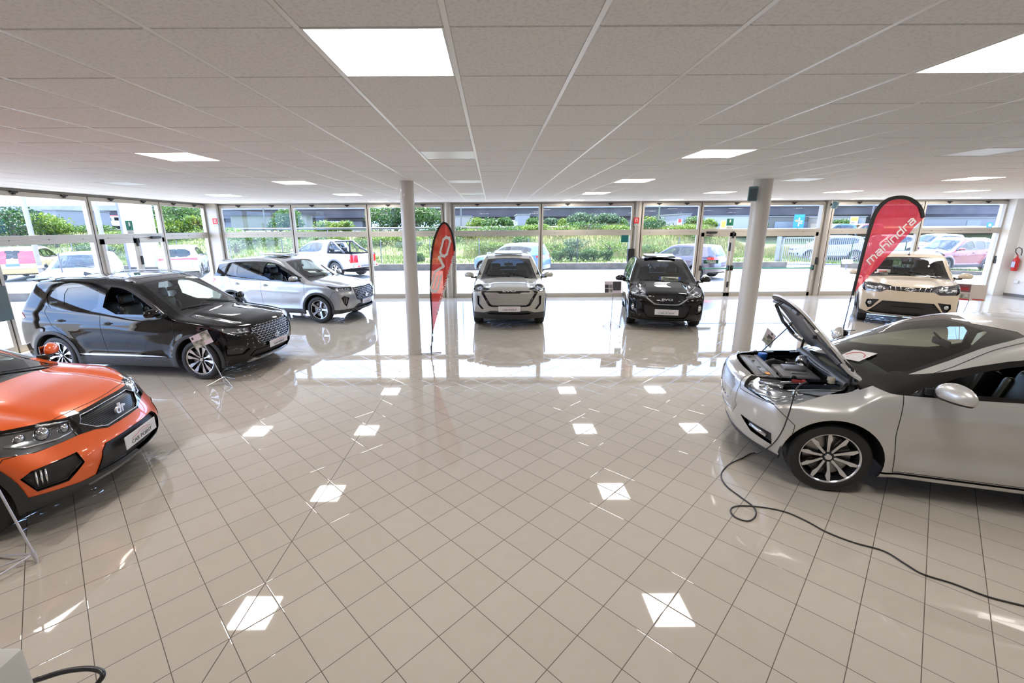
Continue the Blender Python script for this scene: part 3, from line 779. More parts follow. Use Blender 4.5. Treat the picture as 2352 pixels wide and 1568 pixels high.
def spec_suv6(car, pm, wheel='five', res=1.0, plate_=True):
    """longer silver SUV: wrap-round dark rear glass, slim bar lamps, tilted sunroof"""
    B = Body(R=.35, res=res, xf=1.335, xr=-1.335, W=.92, tum=.34, cf=.26,
             top=[(-2.3, 1.50), (-1.9, 1.58), (-1.3, 1.655), (-.6, 1.69), (-.1, 1.675), (.2, 1.60), (1.05, 1.12), (1.15, 1.10), (1.6, 1.05), (2.0, .97), (2.22, .86)],
             front=[(.1, 1.98), (.22, 2.10), (.35, 2.17), (.55, 2.22), (.75, 2.22), (.88, 2.17), (.96, 2.08), (1.1, 1.9)],
             rear=[(.1, -2.05), (.35, -2.2), (.6, -2.26), (.85, -2.22), (1.0, -2.18), (1.12, -2.13), (1.5, -1.90), (1.6, -1.84)],
             wid=[(.1, .86), (.2, .885), (.4, .905), (.6, .915), (.8, .925), (.95, .92), (1.05, .89), (1.8, .89)], belt=[(-2.2, 1.2), (-1.4, 1.14), (.6, 1.04), (1.0, 1.06), (1.15, 1.35), (2.2, 1.35)],
             bot=[(-2.2, .36), (-1.75, .26), (-1.2, .23), (1.5, .23), (1.9, .24), (2.2, .29)],
             lens=[((2.06, .60, .875), .018), ((2.0, .67, .88), .018), ((1.94, .74, .888), .018), ((1.87, .79, .895), .018)], drl=[[(2.14, .5, .84), (2.0, .68, .845), (1.82, .82, .875)]], drlr=.006).build()
    B.carve('bumper', 'F', [(-.1, .1), (-.1, .95), (.50, .94), (.56, .80), (.95, .80), (1., .1)], nmin=.25, lim=lambda c: c[0] > 1.82)
    B.carve('bumper', 'S', [(1.66, .1), (1.66, .62), (1.80, .83), (2.4, .83), (2.4, .1)], nmin=.1)
    B.carve('gframe', 'F', [(-.1, .945), (.44, .935), (.48, .80), (.42, .60), (.28, .53), (-.1, .52)], nmin=.2, lim=lambda c: c[0] > 1.5)
    B.carve('grille', 'F', [(-.1, .93), (.425, .92), (.46, .80), (.40, .61), (.27, .55), (-.1, .54)], nmin=.2, lim=lambda c: c[0] > 1.5)
    B.carve('cladding', 'F', [(-.1, .46), (.36, .46), (.50, .36), (1., .36), (1., .1), (-.1, .1)], nmin=.05, lim=lambda c: c[0] > 1.5)
    B.carve('intake', 'F', [(-.1, .43), (.34, .43), (.44, .36), (-.1, .36)], 0, nmin=.2, lim=lambda c: c[0] > 1.5)
    B.carve('fog', 35, [(2.08, .64, .66), (1.98, .74, .72), (1.92, .80, .68), (1.98, .76, .50), (2.06, .66, .40), (2.02, .70, .44)], 0, nmin=.2)
    std_carve(B, dlo=[(1.02, 1.06), (.24, 1.47), (-.10, 1.565), (-.85, 1.575), (-1.55, 1.52), (-1.98, 1.44), (-2.2, 1.14), (-1.55, 1.19), (-1.25, 1.09), (-.30, 1.07)],
              panes=[[(.76, 1.10), (.20, 1.43), (-.06, 1.525), (-.30, 1.535), (-.34, 1.10)], [(-.44, 1.105), (-.42, 1.53), (-.86, 1.53), (-1.16, 1.50), (-1.14, 1.13)], [(-1.24, 1.13), (-1.26, 1.49), (-1.50, 1.46), (-1.74, 1.33), (-1.52, 1.225)]],
              hood=[(1.07, -.3), (1.07, .68), (1.30, .785), (1.75, .76), (2.0, .62), (2.12, .3), (2.16, -.3)], ws=[(.26, .54), (1.02, .68)],
              tailg=[(-.1, .66), (.62, .66), (.68, 1.0), (.60, 1.5), (-.1, 1.6)], rearw=[(-.1, 1.18), (.60, 1.18), (.52, 1.50), (-.1, 1.54)], taill=('R', [(-.1, 1.02), (.6, 1.0), (.95, .96), (.95, 1.10), (.5, 1.09), (-.1, 1.08)]), splitx=-.37)
    B.carve('taillight', 'S', [(-2.3, .93), (-2.05, .95), (-1.84, 1.06), (-1.92, 1.12), (-2.3, 1.10)], nmin=.1)
    B.carve('headlight', 38, [(2.13, .50, .925), (1.90, .80, .94), (1.60, .88, .985), (1.72, .87, .90), (1.92, .78, .85), (2.12, .55, .83)], 0, nmin=.1)
    B.carve('sunroof', 'T', [(-.75, -.3), (-.75, .44), (.05, .44), (.05, -.3)], 0)
    finish(B, car, pm, open_right=True, clad=DRK)
    wave_grille(car, B, .55, .925, .50, 9, 12, SLV, lambda z: np.interp(z, [.53, .61, .80, .93], [.25, .38, .44, .41]))
    for y in (.69, .73, .77):
        for sd in (1, -1):
            p = B.nose(y, .56); MB().tube([(p.x-.02, sd*y, .50), (p.x-.015, sd*(y-.01), .66)], .006, 6).build('fog_bar', CHR, car)
    add_wheels(car, wheel, .35, B.xf, B.xr, B.W, rim=.70); mirrors(car, B, pm, .78, 1.13, 1.0, BLK); door_handles(car, B, [(-.22, .96), (-1.12, .98)], pm)
    add_cabin(car, B, dz=.04); wipers(car, B)
    p = B.roof(-.35, 0); k = MB(); k.rbox((-.42, 0, p.z+.045), (.62, .84, .02), .008, Matrix.Rotation(R(4), 4, 'Y')); k.build('sunroof_panel', mat('sunroof_glass', (.12, .13, .14), .05, .3, 1), car, ang=30)
    sp = MB(); sp.rbox((-1.93, 0, B.roof(-1.75, 0).z-.03), (.22, 1.16, .035), .015, Matrix.Rotation(R(-6), 4, 'Y')); sp.build('tail_spoiler', pm, car, ang=40)
    if plate_: plate(car, B, .50, x=2.235, w=.46)
    logo(car, B, 'dr', .66, .14, CHR, 0, .008, .012, 1.1, .15, .003)
    return B
def spec_evo4(car, pm, res=1.0):
    """pale SUV seen head-on: black band with letters over a perforated plate grille"""
    gm = dots_mat('perforated_plate', (.62, .60, .55), (.02, .02, .02), 55., .3, .4)
    B = Body(R=.34, res=res, xf=1.31, xr=-1.31, W=.9, cf=.24, hoodc=.02, grillem=gm, grilleoff=-.012, fogm=BLK,
             top=[(-2.3, 1.50), (-1.9, 1.56), (-1.3, 1.63), (-.6, 1.655), (-.1, 1.64), (.22, 1.57), (1.02, 1.13), (1.12, 1.115), (1.6, 1.06), (1.95, 1.0), (2.2, .90)],
             front=[(.1, 1.92), (.22, 2.02), (.35, 2.10), (.5, 2.14), (.65, 2.13), (.9, 2.10), (.98, 2.03), (1.1, 1.85)],
             belt=[(-2.2, 1.14), (-1.2, 1.10), (.6, 1.06), (1.0, 1.08), (1.15, 1.38), (2.2, 1.38)],
             lens=[((1.93, .66, .94), .026), ((1.84, .73, .95), .024)], drl=[[(2.02, .56, .93), (1.88, .68, .92), (1.72, .78, .935)]], drlr=.008).build()
    B.carve('bumper', 'F', [(-.1, .1), (-.1, .98), (.50, .96), (.60, .90), (.95, .88), (1., .1)], nmin=.25, lim=lambda c: c[0] > 1.78)
    B.carve('bumper', 'S', [(1.64, .1), (1.64, .62), (1.78, .88), (2.4, .88), (2.4, .1)], nmin=.1)
    B.carve('gframe', 'F', [(-.1, .985), (.47, .965), (.62, .92), (.685, .885), (.50, .575), (.42, .548), (-.1, .545)], nmin=.15, lim=lambda c: c[0] > 1.5)
    B.carve('grille', 'F', [(-.1, .87), (.25, .87), (.28, .895), (.59, .895), (.61, .87), (.45, .61), (.40, .585), (-.1, .585)], nmin=.15, lim=lambda c: c[0] > 1.5)
    B.carve('cladding', 'F', [(-.1, .45), (.44, .45), (.60, .40), (1., .40), (1., .1), (-.1, .1)], nmin=.05, lim=lambda c: c[0] > 1.5)
    B.carve('intake', 'F', [(-.1, .42), (.42, .42), (.52, .385), (.42, .36), (-.1, .36)], 0, nmin=.1, lim=lambda c: c[0] > 1.5)
    B.carve('fog', 'F', [(.70, .79), (.765, .80), (.76, .60), (.66, .48), (.60, .485), (.705, .62)], 0, nmin=.1, lim=lambda c: c[0] > 1.5)
    std_carve(B, dlo=[(.98, 1.09), (.24, 1.45), (-.10, 1.53), (-.85, 1.545), (-1.45, 1.475), (-1.70, 1.40), (-1.45, 1.19), (-.30, 1.10)],
              panes=[[(.74, 1.13), (.20, 1.41), (-.06, 1.495), (-.30, 1.505), (-.34, 1.13)], [(-.44, 1.135), (-.42, 1.50), (-.86, 1.50), (-1.14, 1.47), (-1.12, 1.17)], [(-1.2, 1.18), (-1.24, 1.455), (-1.40, 1.43), (-1.5, 1.34), (-1.38, 1.2)]],
              hood=[(1.03, -.3), (1.03, .66), (1.30, .765), (1.75, .76), (2.0, .62), (2.07, .3), (2.09, -.3)], ws=[(.26, .55), (.99, .69)],
              tailg=[(-.1, .62), (.62, .62), (.68, 1.0), (.60, 1.5), (-.1, 1.6)], rearw=[(-.1, 1.16), (.55, 1.16), (.50, 1.46), (-.1, 1.50)], taill=('R', [(.35, .93), (.95, .97), (.95, 1.08), (.5, 1.06)]))
    B.carve('headlight', 30, [(2.06, .50, .960), (1.88, .73, 1.005), (1.60, .86, 1.045), (1.66, .86, .97), (1.86, .77, .90), (2.04, .58, .915)], 0, nmin=.15)
    finish(B, car, pm, clad=DRK)
    add_wheels(car, 'five', .34, B.xf, B.xr, B.W, w=.235); mirrors(car, B, pm, .80, 1.14, 1.05, BLK); door_handles(car, B, [(-.22, .98), (-1.10, 1.0)], pm)
    rails(car, B, SLV, -1.5, .14, .60); add_cabin(car, B, dz=.03); wipers(car, B)
    p = B.roof(-.3, 0); k = MB(); k.rbox((-.35, 0, p.z+.04), (.6, .78, .03), .012, Matrix.Rotation(R(5), 4, 'Y')); k.build('sunroof_panel', pm, car, ang=30)
    for sd in (1, -1):
        pts = [B.nose(y, z, .006) for y, z in ((.70, .79), (.705, .62), (.60, .487), (.66, .477))]
        MB().tube([(q.x, sd*q.y, q.z) for q in pts], .009, 6).build('fog_bezel', pm, car, ang=50)
    plate(car, B, .505, x=2.165, w=.52, h=.13)
    logo(car, B, 'EVO', .928, .085, CHR, 0, .006, .014, 2.0, 0, .003)
    return B
def spec_evo3(car, pm, res=1.0):
    """black crossover seen head-on: dark grille with a chrome U line"""
    B = Body(R=.325, res=res, xf=1.25, xr=-1.25, W=.865, cf=.30, grillem=GLB, grilleoff=-.008, wsc=.15, tum=.38,
             top=[(-2.2, 1.42), (-1.8, 1.48), (-1.3, 1.53), (-.6, 1.565), (-.1, 1.55), (.22, 1.47), (1.10, 1.05), (1.2, 1.03), (1.55, .97), (1.85, .90), (2.1, .80)],
             front=[(.1, 1.86), (.22, 1.96), (.3, 2.02), (.4, 2.03), (.5, 2.02), (.7, 2.02), (.84, 1.96), (.92, 1.88), (1.0, 1.75)],
             rear=[(.1, -1.9), (.35, -2.02), (.6, -2.08), (.85, -2.05), (1.0, -2.0), (1.12, -1.96), (1.4, -1.76), (1.5, -1.7)],
             wid=[(.1, .80), (.2, .83), (.4, .855), (.6, .865), (.8, .875), (.93, .865), (1.0, .84), (1.8, .84)],
             belt=[(-2.2, 1.08), (-1.2, 1.05), (.6, .98), (1.0, .99), (1.15, 1.25), (2.2, 1.25)],
             lens=[((1.76, .66, .86), .04), ((1.84, .56, .82), .028)], drl=[[(1.92, .42, .775), (1.78, .62, .80), (1.68, .74, .82), (1.58, .79, .86)], [(1.90, .44, .83), (1.74, .66, .93), (1.5, .80, .985)]], drlr=.008).build()
    B.carve('bumper', 'F', [(-.1, .1), (-.1, .86), (.42, .84), (.5, .74), (.95, .72), (1., .1)], nmin=.25, lim=lambda c: c[0] > 1.66)
    B.carve('bumper', 'S', [(1.56, .1), (1.56, .60), (1.66, .72), (2.4, .72), (2.4, .1)], nmin=.1)
    B.carve('grille', 'F', [(-.1, .84), (.30, .835), (.44, .76), (.27, .645), (-.1, .635)], 0, nmin=.15, lim=lambda c: c[0] > 1.4)
    B.carve('chrome', 'F', [(.455, .78), (.475, .765), (.28, .62), (.20, .612), (-.1, .610), (-.1, .632), (.19, .634), (.26, .642)], 0, nmin=.1, lim=lambda c: c[0] > 1.4)
    B.carve('intake', 'F', [(-.1, .585), (.26, .585), (.54, .60), (.46, .36), (.40, .30), (-.1, .30)], 0, nmin=.1, lim=lambda c: c[0] > 1.4)
    B.carve('fog', 'F', [(.70, .62), (.79, .66), (.79, .42), (.66, .38)], 0, nmin=.05, lim=lambda c: c[0] > 1.3)
    B.carve('cladding', 'F', [(-.1, .245), (.50, .245), (1., .25), (1., .1), (-.1, .1)], nmin=.02, lim=lambda c: c[0] > 1.4)
    std_carve(B, clad=False, dlo=[(1.0, 1.01), (.24, 1.38), (-.10, 1.45), (-.85, 1.46), (-1.45, 1.39), (-1.62, 1.30), (-1.35, 1.10), (-.30, 1.03)],
              panes=[[(.78, 1.05), (.20, 1.34), (-.06, 1.41), (-.30, 1.42), (-.34, 1.06)], [(-.44, 1.065), (-.42, 1.42), (-.86, 1.42), (-1.08, 1.39), (-1.04, 1.10)], [(-1.14, 1.11), (-1.18, 1.375), (-1.34, 1.33), (-1.30, 1.14)]],
              hood=[(1.12, -.3), (1.12, .62), (1.35, .74), (1.68, .72), (1.85, .56), (1.95, .3), (1.97, -.3)], ws=[(.24, .53), (1.08, .68)], splitx=-.34, doorx=(.86, -1.0),
              tailg=[(-.1, .62), (.62, .62), (.64, 1.0), (.56, 1.4), (-.1, 1.5)], rearw=[(-.1, 1.1), (.52, 1.1), (.46, 1.34), (-.1, 1.38)], taill=('R', [(.35, .86), (.95, .92), (.95, 1.02), (.5, 1.0)]))
    B.carve('headlight', 32, [(1.94, .40, .795), (1.80, .60, .93), (1.42, .82, 1.03), (1.55, .82, .90), (1.74, .74, .80), (1.93, .46, .755)], 0, nmin=.1)
    finish(B, car, pm, clad=GLB, tint_rear=True)
    for sd in (1, -1):
        p = B.nose(.735, .52); MB().ell((p.x-.02, sd*.735, .52), (.03, .05, .09)).build('fog_lamp', LHO, car, smooth=True)
        q = MB(); q.ell((p.x-.005, sd*.735, .52), (.02, .035, .055)); q.build('fog_lens', CHR, car, smooth=True)
    add_wheels(car, 'five2', .325, B.xf, B.xr, B.W, w=.22); mirrors(car, B, pm, .86, 1.06, 1.1, BLK); door_handles(car, B, [(-.2, .9), (-1.06, .93)], pm)
    add_cabin(car, B, dz=-.04); wipers(car, B, (1.08, .60), (.94, .0), (1.06, .02), (.96, -.56))
    p = B.roof(-.3, 0); k = MB(); k.rbox((-.32, 0, p.z+.04), (.6, .80, .03), .012, Matrix.Rotation(R(5), 4, 'Y')); k.build('sunroof_panel', pm, car, ang=30)
    plate(car, B, .45, x=2.06, w=.52, h=.13)
    logo(car, B, 'EVO', .735, .062, CHR, 0, .006, .002, 2.1, 0, .002)
    # registration plate lying behind the windscreen
    k = MB(); k.rbox((.93, .16, 1.10), (.008, .50, .11), .003, Matrix.Rotation(R(-28), 4, 'Y')); o = k.build('registration_plate', mat('plate_cream', (.70, .68, .62), .4), car)
    MM = Matrix.Translation((.936, .16, 1.10)) @ Matrix.Rotation(R(-28), 4, 'Y')
    text('plate_lettering', 'GG 662JT', .095, mat('plate_ink'), o, MM @ frame((.004, 0, -.002), (0, 1, 0), (0, 0, 1)), .0006, 0, .80)
    for y in (-.23, .23):
        k = MB(); k.box((.0, y-.022, -.054), (.006, y+.022, .054), MM); k.build('blue_band', mat('plate_blue', (.04, .08, .45), .4), o)
    return B
def spec_kuv(car, pm, res=1.0):
    """small tall beige hatch seen three-quarter from the front"""
    B = Body(R=.30, res=res, xf=1.19, xr=-1.19, W=.86, cf=.22, grillem=BLK, grilleoff=-.015, fogm=BLK, crown=.035, tum=.26,
             top=[(-1.95, 1.56), (-1.6, 1.61), (-1.1, 1.65), (-.5, 1.66), (.05, 1.62), (.28, 1.54), (.86, 1.13), (.95, 1.10), (1.3, 1.06), (1.6, 1.0), (1.85, .90)],
             bot=[(-1.9, .36), (-1.5, .24), (-1.0, .2), (1.3, .2), (1.6, .21), (1.85, .25)],
             front=[(.1, 1.60), (.22, 1.74), (.35, 1.80), (.5, 1.83), (.7, 1.82), (.9, 1.80), (.98, 1.72), (1.1, 1.5)],
             rear=[(.1, -1.65), (.35, -1.78), (.6, -1.82), (.85, -1.80), (1.0, -1.78), (1.12, -1.76), (1.5, -1.62), (1.62, -1.58)],
             wid=[(.1, .80), (.2, .83), (.4, .85), (.6, .86), (.8, .865), (1.0, .855), (1.06, .83), (1.8, .83)],
             belt=[(-2.2, 1.12), (-1.2, 1.10), (.5, 1.04), (.8, 1.06), (.98, 1.4), (2.2, 1.4)],
             lens=[((1.64, .52, .875), .055), ((1.62, .60, .88), .03)], drl=[[(1.50, .72, .89), (1.40, .78, .90)]], drlr=.02, lampm=mat('clear_lamp', (.25, .25, .26), .15, .9)).build()
    B.carve('bumper', 'F', [(-.1, .1), (-.1, .93), (.40, .92), (.5, .80), (.95, .80), (1., .1)], nmin=.25, lim=lambda c: c[0] > 1.50)
    B.carve('bumper', 'S', [(1.48, .1), (1.46, .58), (1.52, .78), (2.4, .78), (2.4, .1)], nmin=.1)
    B.carve('grille', 'F', [(-.1, .94), (.40, .935), (.38, .85), (-.1, .84)], 0, nmin=.15, lim=lambda c: c[0] > 1.2)
    B.carve('intake', 'F', [(-.1, .60), (.44, .60), (.68, .30), (-.1, .29)], 0, nmin=.1, lim=lambda c: c[0] > 1.2)
    B.carve('cladding', 'F', [(-.1, .245), (.60, .25), (.70, .29), (.80, .33), (1., .34), (1., .1), (-.1, .1)], nmin=.02, lim=lambda c: c[0] > 1.2)
    B.carve('skid', 'F', [(-.1, .285), (.62, .29), (.58, .255), (-.1, .25)], 0, nmin=.02, lim=lambda c: c[0] > 1.2)
    B.carve('fog', 'F', [(.50, .62), (.72, .60), (.74, .50), (.68, .40), (.62, .42)], 0, nmin=.05, lim=lambda c: c[0] > 1.2)
    std_carve(B, cladw=.05, sill=.34, dlo=[(.80, 1.07), (.28, 1.42), (.0, 1.53), (-.85, 1.55), (-1.35, 1.52), (-1.50, 1.42), (-1.30, 1.16), (-.30, 1.08)],
              panes=[[(.64, 1.10), (.24, 1.38), (.02, 1.48), (-.30, 1.50), (-.34, 1.12)], [(-.42, 1.12), (-.40, 1.50), (-.86, 1.50), (-1.04, 1.48), (-1.0, 1.15)], None],
              hood=[(.90, -.3), (.90, .66), (1.1, .765), (1.45, .75), (1.66, .60), (1.74, .3), (1.76, -.3)], ws=[(.30, .58), (.84, .70)], splitx=-.36, doorx=(.70, -.9),
              tailg=[(-.1, .62), (.62, .62), (.68, 1.0), (.60, 1.5), (-.1, 1.6)], rearw=[(-.1, 1.12), (.58, 1.12), (.54, 1.48), (-.1, 1.52)], taill=('R', [(.6, .9), (.95, .9), (.95, 1.2), (.66, 1.2)]))
    B.carve('headlight', 30, [(1.80, .39, .955), (1.60, .70, .985), (1.24, .84, 1.02), (1.34, .83, .93), (1.56, .74, .80), (1.74, .50, .79), (1.80, .38, .86)], 0, nmin=.1)
    finish(B, car, pm, clad=DRK, open_left=True)
    for sd in (1, -1):
        p = B.nose(.65, .52); MB().ell((p.x-.02, sd*.66, .52), (.02, .045, .045)).build('fog_lamp', mat('projector'), car, smooth=True)
    k = MB()
    for y in (-.34, -.25, -.16, .16, .25, .34):
        p = B.nose(abs(y), .89); k = MB(); k.tube([(p.x+.004, y+.012*(1 if y > 0 else -1), .94), (p.x+.012, y, .895), (p.x+.012, y-.006*(1 if y > 0 else -1), .85)], .007, 6); k.build('chrome_tooth', CHR, car, smooth=True)
    p = B.nose(0, .89); k = MB(); k.tube([(p.x+.012, .095*math.cos(t), .89+.034*math.sin(t)) for t in np.linspace(0, 6.283, 25)[:-1]], .007, 6, closed=True)
    for s_ in (1, -1): k.tube([(p.x+.012, .01*s_, .90), (p.x+.012, .04*s_, .912), (p.x+.012, .065*s_, .885), (p.x+.012, .02*s_, .87)], .006, 6)
    k.build('oval_badge', CHR, car, smooth=True)
    add_wheels(car, 'seven', .30, B.xf, B.xr, B.W, w=.19); mirrors(car, B, pm, .70, 1.12, 1.08, BLK); door_handles(car, B, [(-.2, .93), (-1.0, .96)], pm)
    add_cabin(car, B, dz=.08, sx=.02); wipers(car, B, (.86, .60), (.74, .0), (.84, .04), (.76, -.56))
    k = MB(); q = B.roof(.12, 0); k.tube([(q.x, 0, q.z), (q.x-.06, 0, q.z+.07)], .006, 6); k.rbox((q.x, 0, q.z+.01), (.06, .04, .02), .008); k.build('roof_aerial', BLK, car)
    rails(car, B, BLK, -1.3, .0, .66, .02)
    k = MB(); k.rbox((1.70+.13, 0, .42), (.01, .50, .10), .003); k.build('plate_holder', BLK, car)
    # leaflets standing behind the screen
    for i, (y, z, c) in enumerate(((-.46, 1.20, (.6, .12, .12)), (-.50, 1.14, (.5, .35, .38)))):
        k = MB(); MM = Matrix.Translation((.70+.06*i, y, z)) @ Matrix.Rotation(R(-32), 4, 'Y')
        k.box((0, -.13, -.05), (.002, .13, .05), MM); k.mi = 1; k.box((.002, -.09, -.03), (.003, .07, .02), MM); k.build('leaflet', [mat('leaflet_paper', (.7, .66, .68), .5), mat('leaflet_red%d' % i, c, .5)], car)
    return B
def spec_orange(car, pm, res=1.0):
    """orange crossover: mesh grille between long lamps, dark lower body with a silver lip"""
    hm = dots_mat('grille_mesh', (.10, .105, .11), (.003, .003, .003), 70., .3, .7, .36)
    B = Body(R=.34, res=res, xf=1.28, xr=-1.28, W=.90, cf=.36, grillem=hm, grilleoff=-.02, intakem=dots_mat('lower_mesh', (.03, .03, .032), (.002, .002, .002), 60., .5, .0, .36), fogm=BLK, tf=.12, gframem=GLB,
             top=[(-2.2, 1.42), (-1.8, 1.48), (-1.3, 1.54), (-.6, 1.57), (-.1, 1.55), (.16, 1.48), (1.02, 1.10), (1.12, 1.08), (1.45, 1.03), (1.72, .955), (1.92, .86), (2.1, .74)],
             front=[(.1, 1.86), (.2, 2.0), (.3, 2.08), (.48, 2.11), (.58, 2.08), (.66, 2.03), (.74, 1.98), (.82, 1.94), (.88, 1.87), (.96, 1.76), (1.05, 1.65)],
             belt=[(-2.2, 1.1), (-1.2, 1.06), (.6, 1.02), (1.0, 1.04), (1.15, 1.3), (2.2, 1.3)], bot=[(-2.2, .36), (-1.75, .24), (-1.2, .2), (1.5, .2), (1.85, .22), (2.1, .26)],
             lampm=mat('mid_lamp', (.30, .31, .32), .15, .9), lens=[((1.84, .60, .80), .06), ((1.93, .48, .79), .04), ((1.66, .72, .82), .04)], drl=[[(2.0, .42, .755), (1.86, .60, .735), (1.68, .76, .75), (1.52, .83, .80)], [(1.97, .44, .83), (1.8, .62, .87)]], drlr=.010).build()
    B.carve('bumper', 'F', [(-.1, .1), (-.1, .87), (.42, .86), (.5, .72), (.95, .72), (1., .1)], nmin=.25, lim=lambda c: c[0] > 1.68)
    B.carve('bumper', 'S', [(1.60, .1), (1.60, .60), (1.66, .72), (2.4, .72), (2.4, .1)], nmin=.1)
    B.carve('gframe', 'F', [(-.1, .875), (.40, .865), (.50, .80), (.47, .715), (.33, .70), (.24, .668), (-.1, .665)], 0, nmin=.15, lim=lambda c: c[0] > 1.4)
    B.carve('grille', 'F', [(-.1, .85), (.34, .84), (.40, .79), (.31, .715), (.22, .685), (-.1, .682)], 0, nmin=.15, lim=lambda c: c[0] > 1.4)
    B.carve('intake', 'F', [(-.1, .575), (.36, .57), (.42, .52), (.50, .33), (-.1, .30)], 0, nmin=.1, lim=lambda c: c[0] > 1.4)
    B.carve('cladding', 'F', [(-.1, .31), (.50, .335), (.60, .33), (1., .39), (1., .1), (-.1, .1)], nmin=.02, lim=lambda c: c[0] > 1.3)
    B.carve('skid', 'F', [(-.1, .285), (.40, .295), (.55, .28), (.46, .20), (-.1, .16)], 0, nmin=.02, lim=lambda c: c[0] > 1.4)
    B.carve('fog', 35, [(1.94, .56, .60), (1.76, .80, .58), (1.70, .84, .54), (1.76, .80, .40), (1.90, .66, .39), (1.97, .55, .50)], 0, nmin=.05)
    std_carve(B, cladw=.075, dlo=[(1.0, 1.05), (.24, 1.38), (-.10, 1.45), (-.85, 1.46), (-1.45, 1.39), (-1.62, 1.30), (-1.35, 1.12), (-.30, 1.07)],
              panes=[[(.78, 1.09), (.20, 1.34), (-.06, 1.41), (-.30, 1.42), (-.34, 1.10)], [(-.44, 1.105), (-.42, 1.42), (-.86, 1.42), (-1.08, 1.39), (-1.04, 1.12)], None],
              hood=[(1.06, -.3), (1.06, .70), (1.33, .80), (1.58, .775), (1.74, .60), (1.83, .3), (1.86, -.3)], ws=[(.20, .53), (1.01, .70)], splitx=-.34, doorx=(.86, -1.0),
              tailg=[(-.1, .62), (.62, .62), (.64, 1.0), (.56, 1.4), (-.1, 1.5)], rearw=[(-.1, 1.1), (.52, 1.1), (.46, 1.34), (-.1, 1.38)], taill=('R', [(.35, .86), (.95, .92), (.95, 1.02), (.5, 1.0)]))
    B.carve('headlight', 34, [(1.90, .43, .86), (1.74, .70, .90), (1.42, .875, .935), (1.36, .88, .90), (1.52, .86, .75), (1.76, .72, .70), (1.96, .45, .715)], 0, nmin=.1)
    finish(B, car, pm, clad=DRK, tint_rear=True)
    for sd in (1, -1):
        p = B.side(1.78, .5); k = MB()
        for i in range(3): q = B.nose(.765+.022*i, .49); k.tube([(q.x-.03, sd*(.765+.022*i), .43), (q.x-.03, sd*(.755+.022*i), .56)], .008, 8)
        k.build('day_light_bars', mat('lamp_chrome', (.85, .86, .88), .12, .9), car, smooth=True)
    for pts in ([(y, .85-.01*abs(y)*2) for y in np.linspace(-.33, .33, 14)]+[(.40, .79), (.31, .715), (.22, .685), (-.22, .685), (-.31, .715), (-.40, .79)],):
        MB().tube([(B.nose(abs(y), z).x+.001, y, z) for y, z in pts], .006, 6, closed=True).build('grille_outline', SLV, car, smooth=True)
    add_wheels(car, 'five2', .34, B.xf, B.xr, B.W, w=.225); mirrors(car, B, pm, .80, 1.12, 1.0, BLK); door_handles(car, B, [(-.2, .93), (-1.06, .95)], pm)
    add_cabin(car, B); wipers(car, B, (1.04, .62), (.90, .02), (1.02, .02), (.92, -.58)); rails(car, B, SLV, -1.4, .05, .58)
    plate(car, B, .49, x=2.135, w=.50, h=.125)
    logo(car, B, 'dr', .765, .13, CHR, 0, .010, .004, 1.15, .15, .003)
    return B
